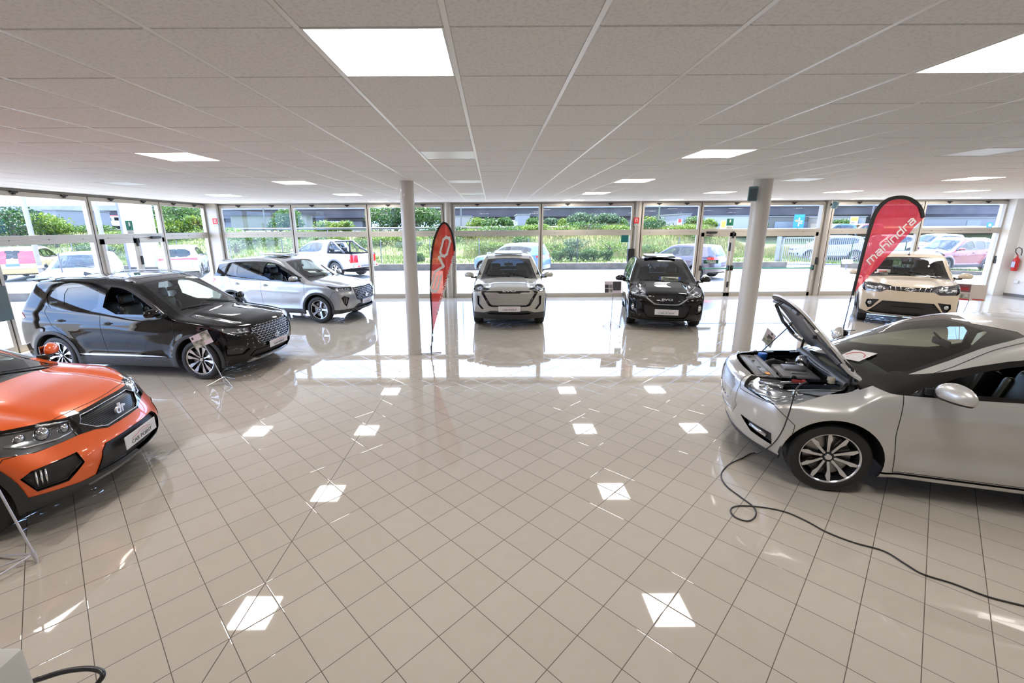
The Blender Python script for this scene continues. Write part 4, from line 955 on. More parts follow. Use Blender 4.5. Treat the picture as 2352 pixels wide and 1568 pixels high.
def spec_hatch(car, pm, res=1.0):
    """silver hatchback with its bonnet up"""
    gm = dots_mat('silver_perforated_plate', (.66, .66, .67), (.02, .02, .02), 62., .25, .6)
    B = Body(R=.325, res=res*1.15, xf=1.30, xr=-1.30, W=.885, cf=.34, pf=2.4, grillem=gm, grilleoff=-.006, grillerim=mat('silver_surround', (.60, .60, .61), .25, .6), gframem=mat('silver_surround'), tf=.12, wsc=.17, flare=.028, roll=.045,
             top=[(-2.2, 1.22), (-1.8, 1.32), (-1.3, 1.43), (-.7, 1.49), (-.2, 1.49), (.05, 1.455), (.30, 1.38), (1.10, 1.02), (1.2, 1.0), (1.55, .97), (1.85, .93), (2.02, .86)],
             front=[(.1, 1.82), (.22, 1.93), (.35, 1.98), (.5, 2.02), (.7, 2.04), (.84, 2.02), (.92, 1.95), (1.0, 1.82)],
             rear=[(.1, -1.9), (.35, -2.02), (.6, -2.1), (.85, -2.08), (1.0, -2.05), (1.15, -1.98), (1.4, -1.7)],
             wid=[(.1, .81), (.2, .84), (.4, .865), (.6, .88), (.8, .885), (.92, .875), (.98, .85), (1.8, .85)],
             belt=[(-2.2, 1.08), (-1.2, 1.04), (.3, .975), (1.0, .975), (1.2, 1.10), (1.5, 1.2), (2.2, 1.2)], tum=.44,
             lens=[((1.80, .62, .85), .032), ((1.70, .71, .86), .028)], drl=[[(1.93, .50, .81), (1.80, .64, .79), (1.64, .76, .80), (1.6, .80, .86)], [(1.90, .50, .87), (1.72, .64, .88)]], drlr=.011,
             lampm=mat('bright_lamp', (.70, .72, .75), .2, .85), fogm=mat('fog_surround', (.05, .05, .055), .3)).build()
    B.carve('bumper', 'F', [(-.1, .1), (-.1, .93), (.34, .93), (.42, .76), (.95, .74), (1., .1)], nmin=.25, lim=lambda c: c[0] > 1.78)
    B.carve('bumper', 'S', [(1.66, .1), (1.62, .62), (1.78, .76), (2.4, .76), (2.4, .1)], nmin=.1)
    B.carve('gframe', 'F', [(-.1, .925), (.33, .915), (.40, .80), (.36, .60), (.27, .50), (-.1, .49)], 0, nmin=.1, lim=lambda c: c[0] > 1.4)
    B.carve('grille', 'F', [(-.1, .84), (.25, .83), (.33, .77), (.27, .62), (.18, .56), (-.1, .555)], 0, nmin=.1, lim=lambda c: c[0] > 1.4)
    B.carve('chrome', 'F', [(-.1, .475), (.26, .485), (.37, .60), (.39, .57), (.29, .455), (-.1, .445)], 0, nmin=.1, lim=lambda c: c[0] > 1.4)
    B.carve('cladding', 'F', [(-.1, .285), (1., .275), (1., .1), (-.1, .1)], nmin=.02, lim=lambda c: c[0] > 1.5)
    B.carve('chromeb', 'F', [(-.1, .925), (.33, .915), (.37, .86), (-.1, .875)], 0, nmin=.1, lim=lambda c: c[0] > 1.4)
    B.carve('fog', 35, [(1.96, .47, .50), (1.76, .79, .475), (1.76, .79, .36), (1.90, .60, .39)], 0, nmin=.05)
    # front quarter glass triangle is part of the dark surround
    std_carve(B, clad=False, arch=.062, dlo=[(1.08, .995), (.70, 1.125), (.30, 1.26), (-.15, 1.345), (-.85, 1.35), (-1.45, 1.27), (-1.70, 1.19), (-1.35, 1.08), (-.30, 1.0), (.9, .965)],
              panes=[[(.70, 1.015), (.60, 1.105), (.26, 1.22), (-.10, 1.30), (-.36, 1.315), (-.40, 1.02)], [(-.46, 1.01), (-.44, 1.315), (-.90, 1.31), (-1.16, 1.27), (-1.10, 1.075)], None],
              hood=[(1.10, -.3), (1.06, .60), (1.10, .70), (1.40, .74), (1.66, .66), (1.82, .48), (1.90, .3), (1.92, -.3)], ws=[(.10, .53), (1.06, .68)],
              wsf=[(.05, -.01), (-.05, .36), (-.02, .50), (.10, .545), (.55, .615), (1.12, .71), (1.12, -.01)], splitx=-.42, doorx=(.82, -1.1), ddz=.28,
              tailg=[(-.1, .62), (.62, .62), (.64, 1.0), (.56, 1.3), (-.1, 1.4)], rearw=None, taill=('R', [(.35, .86), (.95, .92), (.95, 1.02), (.5, 1.0)]))
    B.carve('headlight', 36, [(1.93, .41, .895), (1.80, .62, .925), (1.50, .855, .955), (1.47, .86, .92), (1.62, .83, .80), (1.74, .75, .755), (1.93, .44, .80)], 0, nmin=.1)
    B.carve('sidetrim', 'S', [(1.05, .25), (-1.0, .25), (-1.0, .27), (1.05, .27)], 0, nmin=.1)
    hx = Matrix.Translation((1.07, 0, 1.07)) @ Matrix.Rotation(R(-54), 4, 'Y') @ Matrix.Translation((-1.13, 0, -1.0))
    finish(B, car, pm, clad=DRK, open_left=True, open_right=False, hood_xf=hx, tint_rear=False, wind=glass('hatch_screen', (.66, .70, .62)))
    add_wheels(car, 'ten', .325, B.xf, B.xr, B.W, w=.215, rim=.73)
    mirrors(car, B, pm, .66, 1.04, 1.18, BLK, turn=True); door_handles(car, B, [(-.3, .86), (-1.1, .88)], pm)
    add_cabin(car, B, dz=-.08, lhd=True)
    for sd in (1, -1):
        pts = [B.lamp(y, z) for y, z in ((.58, .452), (.66, .437), (.74, .422))]
        MB().tube([(p.x-.012, sd*p.y, p.z) for p in pts], .024, 8).build('fog_lens', mat('bright_lamp'), car, smooth=True)
        pts = [B.lamp(y, z) for y, z in ((.50, .498), (.66, .487), (.78, .475))]
        MB().tube([(p.x+.004, sd*p.y, p.z) for p in pts], .007, 6).build('fog_trim', CHR, car, smooth=True)
    # engine bay
    bay = MB(); n = 24
    out = [(1.14, .66), (1.40, .70), (1.64, .62), (1.80, .44), (1.88, .2)]; full = out+[(a, -b) for a, b in out[::-1]]
    bay.prism(full, .02, Matrix.Translation((0, 0, .50)))
    k = len(full); vs = [(a, b, .5) for a, b in full]+[(a*1.0, b*1.02, min(B.roof(min(a, 1.86), min(abs(b)*1.02, .7)).z-.035, .94)) for a, b in full]
    bay.add(vs, [(i, (i+1) % k, k+(i+1) % k, k+i) for i in range(k)])
    bay.build('engine_bay_tub', mat('bay_dark', (.02, .021, .023), .6), car)
    def part(n, f, m, sm=35): q = MB(); f(q); return q.build(n, m, car, ang=sm)
    gp = mat('bay_grey', (.22, .22, .23), .4, .2); gp2 = mat('bay_mid', (.09, .095, .10), .45)
    part('radiator_cover', lambda q: (q.rbox((1.74, 0, .875), (.19, .92, .025), .01), q.rbox((1.66, 0, .885), (.05, .86, .03), .01), q.rbox((1.735, .20, .893), (.06, .2, .015), .005), q.rbox((1.80, 0, .88), (.05, .66, .03), .01), [q.rbox((1.74, y, .895), (.03, .03, .01), .003) for y in (-.36, -.2, .05, .36)]), gp)
    part('warning_label', lambda q: q.box((1.70, .25, .902), (1.74, .33, .904)), mat('orange_label', (.75, .32, .05), .5))
    part('engine_cover', lambda q: (q.rbox((1.40, .02, .85), (.34, .42, .05), .02), q.rbox((1.40, -.04, .885), (.20, .16, .03), .012), q.rbox((1.40, .14, .88), (.14, .03, .02), .006), q.rbox((1.30, .2, .83), (.1, .06, .05), .01)), gp)
    part('engine_block', lambda q: (q.rbox((1.40, .0, .70), (.44, .7, .22), .03), q.rbox((1.36, .34, .76), (.28, .2, .14), .03), q.rbox((1.54, .30, .76), (.1, .3, .1), .02)), gp2)
    part('brake_booster', lambda q: (q.lathe([(0, .09), (.06, .085), (.11, .05), (.12, 0), (.11, -.05), (0, -.08)], 24, 'x', Matrix.Translation((1.22, -.30, .84))), q.rbox((1.33, -.30, .85), (.14, .05, .05), .015)), mat('booster_metal', (.4, .4, .42), .25, .9), 50)
    part('washer_cap', lambda q: (q.lathe([(0, .03), (.045, .03), (.05, .0), (.04, -.02), (.04, -.08)], 20, 'z', Matrix.Translation((1.60, -.40, .90)))), mat('blue_cap', (.03, .15, .6), .4), 50)
    part('washer_bottle', lambda q: q.rbox((1.60, -.40, .80), (.09, .1, .09), .02), mat('milky_plastic', (.5, .48, .42), .4))
    part('coolant_bottle', lambda q: (q.rbox((1.26, .50, .84), (.13, .13, .14), .04, seg=3), q.lathe([(0, .03), (.03, .03), (.032, 0), (.03, -.03)], 18, 'z', Matrix.Translation((1.25, .48, .94)))), mat('cream_plastic', (.55, .50, .40), .4), 50)
    part('intake_pipe', lambda q: (q.tube([(1.64, -.12, .82), (1.60, -.20, .86), (1.52, -.25, .87), (1.44, -.24, .85)], .045, 12), q.tube([(1.58, .10, .82), (1.57, .0, .83), (1.60, -.12, .82)], .04, 12)), BLK, 60)
    def hoses(q):
        rn = random.Random(4)
        for i in range(16):
            a = Vector((rn.uniform(1.22, 1.62), rn.uniform(-.5, .55), rn.uniform(.78, .86))); b = a+Vector((rn.uniform(-.16, .16), rn.uniform(-.22, .22), rn.uniform(-.04, .04)))
            c = (a+b)/2+Vector((0, 0, rn.uniform(.0, .06))); q.tube([a, (a+c)/2+Vector((0, .01, .01)), c, (b+c)/2+Vector((0, -.01, .01)), b], rn.uniform(.006, .014), 7)
        for i in range(12):
            q.rbox((rn.uniform(1.22, 1.62), rn.uniform(-.5, .52), rn.uniform(.76, .84)), (rn.uniform(.04, .1), rn.uniform(.04, .1), rn.uniform(.04, .08)), .01)
    part('hoses_and_wiring', hoses, BLK, 60)['kind'] = 'stuff'
    part('battery_terminal', lambda q: (q.rbox((1.52, .46, .90), (.08, .05, .03), .01), q.rbox((1.47, .49, .90), (.03, .04, .05), .008)), mat('red_clamp', (.5, .04, .03), .4))
    part('cowl_tray', lambda q: (q.tube([(1.16, y, .93+.0*abs(y)) for y in np.linspace(-.62, .62, 13)], .05, 8), q.tube([(1.22-.1*(abs(y)/.6)**2, y, .945) for y in np.linspace(-.62, .62, 13)], .014, 8), q.rbox((1.09, 0, .96), (.12, 1.26, .02), .008)), mat('cowl_grey', (.07, .072, .078), .4), 50)
    # bonnet fittings: catch, rubber stops, hinge arms, stay
    hb = MB(); 
    def hp(x, y, z): return hx @ Vector((x, y, z))
    L0 = B.roof(1.86, 0).z-.05
    hb.tube([hp(1.86, -.03, L0), hp(1.86, -.03, L0-.06), hp(1.82, -.03, L0-.07), hp(1.82, .03, L0-.07), hp(1.86, .03, L0-.06), hp(1.86, .03, L0)], .007, 6)
    hb.build('bonnet_catch', BLK, car, ang=40)
    for x, y in ((1.80, .2), (1.78, .3), (1.70, .44), (1.80, -.25), (1.60, .56)): MB().rbox(hp(x, y, B.roof(x, y).z-.05), (.035, .03, .035), .008).build('rubber_stop', BLK, car, ang=40)
    hb = MB()
    for x, y, s_ in ((1.62, -.45, 1), (1.5, .0, 1)): pass
    hb.tube([hp(1.75, .42, B.roof(1.75, .42).z-.05), hp(1.5, .56, B.roof(1.5, .56).z-.055), hp(1.3, .60, B.roof(1.3, .6).z-.05)], .018, 8)
    hb.tube([hp(1.75, -.42, B.roof(1.75, .42).z-.05), hp(1.5, -.56, B.roof(1.5, .56).z-.055), hp(1.3, -.60, B.roof(1.3, .6).z-.05)], .018, 8)
    hb.tube([hp(1.8, y, B.roof(1.8, abs(y)).z-.05) for y in np.linspace(-.38, .38, 7)], .018, 8)
    hb.build('bonnet_stiffener', mat('hood_inner', (.16, .165, .18), .4, .4), car, ang=60)
    hb = MB()
    for sd in (1, -1): hb.tube([(1.16, sd*.62, .95), hp(1.20, sd*.60, .95), hp(1.30, sd*.58, .93)], .014, 8)
    hb.tube([(1.55, -.62, .90), hp(1.45, -.50, .93)], .006, 6)
    hb.build('bonnet_hinge', BLK, car, ang=60)
    # sheet with car outline behind the screen
    k = MB(); MM = Matrix.Translation((.86, .30, 1.085)) @ Matrix.Rotation(R(-24), 4, 'Y') @ Matrix.Rotation(R(20), 4, 'X')
    MM = Matrix.Translation((.93, .10, 1.10)) @ Matrix.Rotation(R(24), 4, 'Y') @ Matrix.Rotation(R(20), 4, 'Z') @ Matrix.Scale(.8, 4); k.box((-.12, -.17, .0), (.12, .17, .002), MM)
    o = k.build('windscreen_sheet', mat('sheet_paper', (.78, .76, .76), .4), car)
    MB().tube([MM @ Vector((a, b, .004)) for a, b in ((.02, -.13), (-.04, -.10), (-.075, -.03), (-.07, .03), (-.03, .10), (.02, .13))], .004, 5).build('red_car_outline', mat('plate_red', (.6, .05, .05), .4), o)
    return B
# ------------------------------------------------------------ parked cars outside: lighter builds of the same kind
def spec_plain(car, pm, wheel='five2', rail=None, tl='wrap', tint=True, tall=0., plate_c=None, clad=True, R_=.33, cabin=True, **kw):
    d = dict(R=R_, res=.62, lens=[((2.0, .62, .80), .05)], drl=[], lampm=mat('bright_lamp', (.45, .47, .5), .15, .9)); d.update(kw)
    B = Body(**d); zs = tall
    B.build()
    B.carve('grille', 'F', [(-.1, .80), (.40, .80), (.34, .66), (-.1, .65)], 0, nmin=.2, lim=lambda c: c[0] > 1.4)
    B.carve('intake', 'F', [(-.1, .48), (.5, .48), (.44, .34), (-.1, .34)], 0, nmin=.2, lim=lambda c: c[0] > 1.4)
    B.carve('fog', 'F', [(.58, .52), (.74, .52), (.72, .40), (.60, .40)], 0, nmin=.1, lim=lambda c: c[0] > 1.4)
    std_carve(B, clad=clad, dlo=[(.96, 1.05), (.24, 1.42), (-.10, 1.52+zs), (-.85, 1.53+zs), (-1.40, 1.47+zs), (-1.55, 1.38+zs), (-1.36, 1.13), (-.30, 1.06)],
              panes=[[(.74, 1.09), (.20, 1.39), (-.06, 1.48+zs), (-.32, 1.49+zs), (-.36, 1.09)], [(-.44, 1.095), (-.42, 1.49+zs), (-.86, 1.49+zs), (-1.02, 1.46+zs), (-.98, 1.12)], [(-1.08, 1.13), (-1.12, 1.45+zs), (-1.34, 1.42+zs), (-1.38, 1.34+zs), (-1.26, 1.16)]],
              hood=[(1.03, -.3), (1.03, .66), (1.30, .765), (1.75, .74), (1.98, .60), (2.04, .3), (2.06, -.3)], ws=[(.26, .53), (.99, .66)],
              tailg=[(-.1, .60), (.62, .60), (.68, 1.0), (.60, 1.5+zs), (-.1, 1.6+zs)], rearw=[(-.1, 1.10), (.60, 1.10), (.54, 1.46+zs), (-.1, 1.50+zs)], taill=None)
    if tl == 'wrap':
        B.carve('taillight', 'R', [(.42, .92), (.95, .95), (.95, 1.07), (.5, 1.05)], 0, nmin=.1, lim=lambda c: c[0] < -1.93); B.carve('taillight', 'S', [(-2.3, .94), (-1.80, .98), (-1.86, 1.07), (-2.3, 1.07)], nmin=.1)
    elif tl == 'bar': B.carve('taillight', 'R', [(-.1, .96), (.5, .95), (.95, .90), (.95, 1.06), (.5, 1.03), (-.1, 1.03)], 0, nmin=.1, lim=lambda c: c[0] < -1.9)
    else: B.carve('taillight', 'R', [(.76, .85), (.95, .85), (.95, 1.45), (.72, 1.45)], 0, nmin=.05, lim=lambda c: c[0] < -1.62); B.carve('taillight', 'S', [(-2.3, .85), (-2.06, .85), (-1.78, 1.45), (-2.3, 1.45)], nmin=.02)
    B.carve('headlight', 35, [(2.06, .48, .82), (1.86, .78, .88), (1.66, .86, .90), (1.70, .86, .80), (1.88, .76, .72), (2.08, .5, .72)], 0, nmin=.1)
    finish(B, car, pm, gl=GLS, tint_rear=tint)
    add_wheels(car, wheel, R_, B.xf, B.xr, B.W); mirrors(car, B, pm, .78, 1.10); door_handles(car, B, [(-.22, .93), (-1.10, .96)], pm)
    if rail: rails(car, B, rail, -1.5, .12, .60)
    if cabin: add_cabin(car, B); wipers(car, B)
    if plate_c is not None:
        p = B.tail(0, .80); k = MB(); k.rbox((p.x-.015, 0, .80), (.01, .50, .11), .003); o = k.build('number_plate', plate_c, car)
    return B
def spec_pickup(car, pm):
    B = Body(R=.38, res=.62, xf=1.55, xr=-1.55, W=.92, wsc=.08, cr=.10, pr=6, lens=[((2.2, .62, 1.0), .05)], drl=[],
             top=[(-2.7, 1.14), (-2.6, 1.16), (-.86, 1.17), (-.84, 1.5), (-.80, 1.73), (-.2, 1.78), (.25, 1.72), (.42, 1.66), (1.22, 1.22), (1.35, 1.19), (2.1, 1.10), (2.4, 1.0)],
             bot=[(-2.7, .5), (-2.2, .42), (-1.2, .36), (1.5, .34), (2.2, .36), (2.4, .4)], front=[(.1, 2.2), (.35, 2.36), (.6, 2.42), (.9, 2.42), (1.05, 2.3), (1.2, 2.0)],
             rear=[(.1, -2.55), (.4, -2.62), (.8, -2.64), (1.14, -2.62), (1.8, -2.6)], wid=[(.1, .86), (.3, .89), (.6, .92), (.9, .925), (1.1, .91), (1.2, .88), (1.9, .88)],
             belt=[(-2.7, 1.5), (-.9, 1.45), (-.78, 1.20), (.8, 1.16), (1.2, 1.2), (1.4, 1.5), (2.4, 1.5)], tum=.30, crown=.02, door=.01, hoodc=0)
    B.build()
    B.carve('bedtop', 'T', [(-2.58, -.3), (-2.58, .80), (-.92, .80), (-.92, -.3)], 0, nmin=.3)
    for cx in (B.xf, B.xr): B.carve('cladside', 'S', circ(cx, .38, .38+.15, -40, 220, 30), nmin=.1)
    B.carve('front_door', 'S', [(1.10, .42), (1.20, .8), (1.18, 1.45), (.14, 1.75), (.14, .42)], nmin=.3); B.carve('rear_door', 'S', [(.14, .42), (.14, 1.75), (-.76, 1.75), (-.76, .9), (-.6, .6), (-.6, .42)], nmin=.3)
    B.carve('black', 'S', [(1.16, 1.20), (.46, 1.56), (.2, 1.66), (-.62, 1.66), (-.70, 1.55), (-.64, 1.24), (.3, 1.20)], 1, nmin=.2)
    B.carve('glassf', 'S', [(.98, 1.23), (.42, 1.53), (.22, 1.61), (.20, 1.24)], 1, nmin=.2); B.carve('glassr', 'S', [(.10, 1.24), (.12, 1.61), (-.58, 1.61), (-.62, 1.52), (-.56, 1.28)], 1, nmin=.2)
    B.carve('wsframe', 'T', [(.34, -.01), (.34, .60), (1.26, .76), (1.26, -.01)], 0, nmin=.2); B.carve('windscreen', 'T', [(.42, -.3), (.42, .54), (1.18, .70), (1.18, -.3)], 1, nmin=.2, only=('wsframe',))
    B.carve('rearglass', 'R', [(-.1, 1.28), (.56, 1.28), (.50, 1.60), (-.1, 1.62)], 0, nmin=.1, lim=lambda c: c[0] > -1.2)
    B.carve('tailgate', 'R', [(-.1, .66), (.70, .66), (.72, 1.14), (-.1, 1.14)], 0)
    B.carve('taillight', 'R', [(.76, .74), (.95, .74), (.95, 1.12), (.78, 1.12)], 0, nmin=.05, lim=lambda c: c[0] < -2.5); B.carve('taillight', 'S', [(-2.7, .74), (-2.5, .74), (-2.5, 1.12), (-2.7, 1.12)], nmin=.02)
    B.carve('headlight', 35, [(2.3, .55, 1.03), (2.0, .84, 1.06), (2.0, .86, .90), (2.3, .6, .86)], 0, nmin=.1)
    for cx in (B.xf, B.xr): B.carve('hole', 'S', circ(cx, .38, .46, -60, 240, 34), nmin=.05)
    finish(B, car, pm, gl=GLS, clad=mat('arch_grey', (.10, .11, .13), .5))
    k = MB(); k.box((-2.56, -.78, .72), (-.90, .78, .74)); k.box((-2.58, -.80, .72), (-2.56, .80, 1.13)); k.box((-.92, -.8, .72), (-.90, .8, 1.15))
    for s in (-1, 1): k.box((-2.58, s*.79-.01, .72), (-.9, s*.79+.01, 1.15))
    k.build('load_bed', mat('bed_liner', (.04, .04, .045), .7), car)
    for s in (-1, 1):
        k = MB(); k.tube([(-.95, s*.72, 1.14), (-1.0, s*.68, 1.50), (-1.12, s*.64, 1.70), (-1.30, s*.64, 1.70), (-1.75, s*.70, 1.38), (-2.1, s*.76, 1.18)], [.05, .05, .05, .05, .05, .04], 8)
        k.tube([(-1.25, s*.66, 1.66), (-1.45, s*.74, 1.18)], .02, 6); k.build('roll_bar', mat('roll_bar_dark', (.06, .06, .075), .4), car, smooth=True)
    k = MB(); k.tube([(-1.12, -.64, 1.70), (-1.12, .64, 1.70)], .045, 8); k.build('roll_bar_hoop', mat('roll_bar_dark'), car, smooth=True)
    k = MB(); k.rbox((-2.72, 0, .58), (.18, 1.5, .14), .03); k.build('rear_bumper', pm, car, ang=40); k = MB(); k.rbox((-2.80, 0, .60), (.05, .9, .10), .01); k.build('bumper_step', mat('arch_grey'), car, ang=40)
    for s in (-1, 1): k = MB(); k.rbox((-2.815, s*.6, .58), (.01, .14, .05), .004); k.build('reflector', RED, car)
    add_wheels(car, 'seven', .38, B.xf, B.xr, B.W, w=.26, rim=.62); mirrors(car, B, pm, 1.02, 1.25, 1.2, pm); door_handles(car, B, [(.28, 1.06), (-.6, 1.08)], pm); add_cabin(car, B, dz=.15, sx=.35)
    return B
# ------------------------------------------------------------ the hall
CZ = 3.142; TW, TD = .607, .5955; GX, GY = -.785, 2.019; YB = 15.0; XL = -9.35; XR = 17.35
FRM = mat('window_frame_aluminium', (.50, .455, .385), .42, .25); FRD = mat('frame_gap', (.02, .018, .016), .7)
WALL = noise_col(mat('white_wall', (.78, .76, .72), .7), (.76, .74, .70), (.80, .78, .75), 3)
def floor_mat():
    m = mat('floor_tiles', (.4, .37, .33), .045, 0., 0., None, 1., .65); n, l = m.node_tree.nodes, m.node_tree.links; b = n['Principled BSDF']
    def mth(op, a, b_=None, c=None):
        k = n.new('ShaderNodeMath'); k.operation = op
        for i, q in enumerate((a, b_, c)):
            if q is None: continue
            if isinstance(q, (int, float)): k.inputs[i].default_value = q
            else: l.new(q, k.inputs[i])
        return k.outputs[0]
    t = n.new('ShaderNodeTexCoord'); s = n.new('ShaderNodeSeparateXYZ'); l.new(t.outputs['Object'], s.inputs[0])
    x = mth('SUBTRACT', s.outputs[0], -1.562); y = mth('SUBTRACT', s.outputs[1], 2.091); T = .41046
    u = mth('DIVIDE', mth('ADD', x, y), T); v = mth('DIVIDE', mth('SUBTRACT', x, y), T)
    du = mth('ABSOLUTE', mth('SUBTRACT', mth('FRACT', mth('ADD', u, .5)), .5)); dv = mth('ABSOLUTE', mth('SUBTRACT', mth('FRACT', mth('ADD', v, .5)), .5))
    d = mth('MINIMUM', du, dv); joint = mth('LESS_THAN', d, .0078)
    line = mth('LESS_THAN', mth('ABSOLUTE', x), .0032); j = mth('MAXIMUM', joint, line)
    w = n.new('ShaderNodeTexWhiteNoise'); w.noise_dimensions = '2D'; cb = n.new('ShaderNodeCombineXYZ'); l.new(mth('FLOOR', u), cb.inputs[0]); l.new(mth('FLOOR', v), cb.inputs[1]); l.new(cb.outputs[0], w.inputs['Vector'])
    nz = n.new('ShaderNodeTexNoise'); nz.inputs['Scale'].default_value = 9; nz.inputs['Detail'].default_value = 5; l.new(t.outputs['Object'], nz.inputs['Vector'])
    f = mth('ADD', mth('MULTIPLY', w.outputs[0], .35), mth('MULTIPLY', nz.outputs[0], .65))
    r = n.new('ShaderNodeValToRGB'); r.color_ramp.elements[0].position = .2; r.color_ramp.elements[1].position = .8
    r.color_ramp.elements[0].color = (.50, .455, .385, 1); r.color_ramp.elements[1].color = (.545, .50, .43, 1); l.new(f, r.inputs[0])
    mx = n.new('ShaderNodeMix'); mx.data_type = 'RGBA'; l.new(j, mx.inputs[0]); l.new(r.outputs[0], mx.inputs[6]); mx.inputs[7].default_value = (.085, .07, .055, 1); l.new(mx.outputs[2], b.inputs['Base Color'])
    l.new(mth('ADD', mth('MULTIPLY', j, .5), .03), b.inputs['Roughness'])
    # each tile lies a hair off level, joints are recessed
    bp = n.new('ShaderNodeBump'); bp.inputs['Strength'].default_value = .25; bp.inputs['Distance'].default_value = .003
    l.new(mth('SUBTRACT', mth('MULTIPLY', mth('MINIMUM', mth('DIVIDE', d, .02), 1.), .3), 0.), bp.inputs['Height']); l.new(bp.outputs[0], b.inputs['Normal'])
    return m
fl = MB().add([(-9.5, -4, 0), (17.4, -4, 0), (17.4, 15.06, 0), (-9.5, 15.06, 0)], [(0, 1, 2, 3)]).build('floor', floor_mat(), kind='structure')
# ceiling: tiles hung a little below a metal grid
tm = noise_col(mat('ceiling_tile', (.84, .83, .83), .9), (.78, .775, .79), (.86, .855, .87), 60, 2, .38, .5, .15, 160)
gm = mat('ceiling_grid', (.9, .89, .87), .35)
LC = {}
for c in range(-15, 30, 5):
    for r_ in range(-10, 25, 5): LC[(c, r_)] = r_ >= 0
for k_ in ((0, 5), (0, 10), (0, 15), (10, 5), (-10, 10), (10, 10), (-10, 20), (0, 20)): LC[k_] = False
ct = MB(); XC0, XC1 = -9.45, 17.4
for c in range(-15, 30):
    for r_ in range(-9, 22):
        if (c, r_) in LC: continue
        x0, x1 = GX+c*TW+.0125, GX+(c+1)*TW-.0125; y0, y1 = GY+r_*TD+.005, GY+(r_+1)*TD-.005
        x0, x1, y1 = max(x0, XC0), min(x1, XC1), min(y1, 15.05)
        if x1-x0 < .02 or y1-y0 < .02: continue
        rn = random.Random(c*99+r_).uniform(-.0015, .0015)
        z = CZ-.006+rn; e = .006
        k = len(ct.v); ct.add([(x0+e, y0+e*.4, z), (x1-e, y0+e*.4, z), (x1-e, y1-e*.4, z), (x0+e, y1-e*.4, z), (x0, y0, z+.006), (x1, y0, z+.006), (x1, y1, z+.006), (x0, y1, z+.006)],
               [(0, 3, 2, 1), (0, 1, 5, 4), (1, 2, 6, 5), (2, 3, 7, 6), (3, 0, 4, 7)])
CEIL = ct.build('ceiling', tm, kind='structure')
gr = MB().box((XC0, -4, CZ), (XC1, 15.05, CZ+.3))
for c in range(-15, 31):
    x = GX+c*TW
    if XC0 < x < XC1: gr.box((x-.0115, -4, CZ-.004), (x+.0115, 15.05, CZ+.001))
gr.build('ceiling_grid', gm, CEIL)
MB().box((-9.46, -4, CZ+.31), (17.45, 16.6, CZ+.5)).build('trim_1', mat('roof_slab', (.55, .53, .5), .8), kind='structure')
# lamps
EM = {}
def lamp_mat(on, k=1.):
    nm = 'lamp_panel_on' if on else 'lamp_panel_off'
    if on: return mat(nm, (.8, .8, .8), .4, 0, 0, (1., .95, .90), LAMP)
    return mat(nm, (.72, .78, .78), .35)
ORD = ['first', 'second', 'third', 'fourth', 'fifth', 'sixth', 'seventh', 'eighth', 'ninth']
vis = sorted(k for k in LC if GX+k[0]*TW > XC0 and GX+(k[0]+1)*TW < XC1+.05)
for (c, r_) in vis:
    x0, x1, y0, y1 = GX+c*TW+.0115, GX+(c+1)*TW-.0115, GY+r_*TD+.004, GY+(r_+1)*TD-.004
    on = LC[(c, r_)]
    k = MB(); k.mi = 1; k.add([(x0, y0, CZ-.003), (x1, y0, CZ-.003), (x1, y1, CZ-.003), (x0, y1, CZ-.003)], [])
    w_ = .010; k.box((x0, y0, CZ-.008), (x0+w_, y1, CZ)); k.box((x1-w_, y0, CZ-.008), (x1, y1, CZ)); k.box((x0+w_, y0, CZ-.008), (x1-w_, y0+w_, CZ)); k.box((x0+w_, y1-w_, CZ-.008), (x1-w_, y1, CZ))
    k.m = [0]*len(k.m)
    o = k.build('ceiling_light', WHT)
    d = MB().add([(x0+w_, y0+w_, CZ-.004), (x1-w_, y0+w_, CZ-.004), (x1-w_, y1-w_, CZ-.004), (x0+w_, y1-w_, CZ-.004)], [(0, 3, 2, 1)]).build('diffuser', lamp_mat(on), o)
    row = {0: 'nearest row', 5: 'second row away', 10: 'third row away', 15: 'fourth row away', 20: 'last row at the glass', -5: 'row behind the camera', -10: 'furthest row behind the camera'}[r_]
    pos = {-10: 'far left', -5: 'left of centre', 0: 'just left of middle', 5: 'just right of middle', 10: 'right of centre', 15: 'towards the right', 20: 'near the right wall', 25: 'against the right wall', -15: 'left edge'}[c]
    tag(o, f"{'lit warm white' if on else 'unlit pale'} square ceiling light, {row}, {pos}", 'ceiling light', 'square ceiling lights')
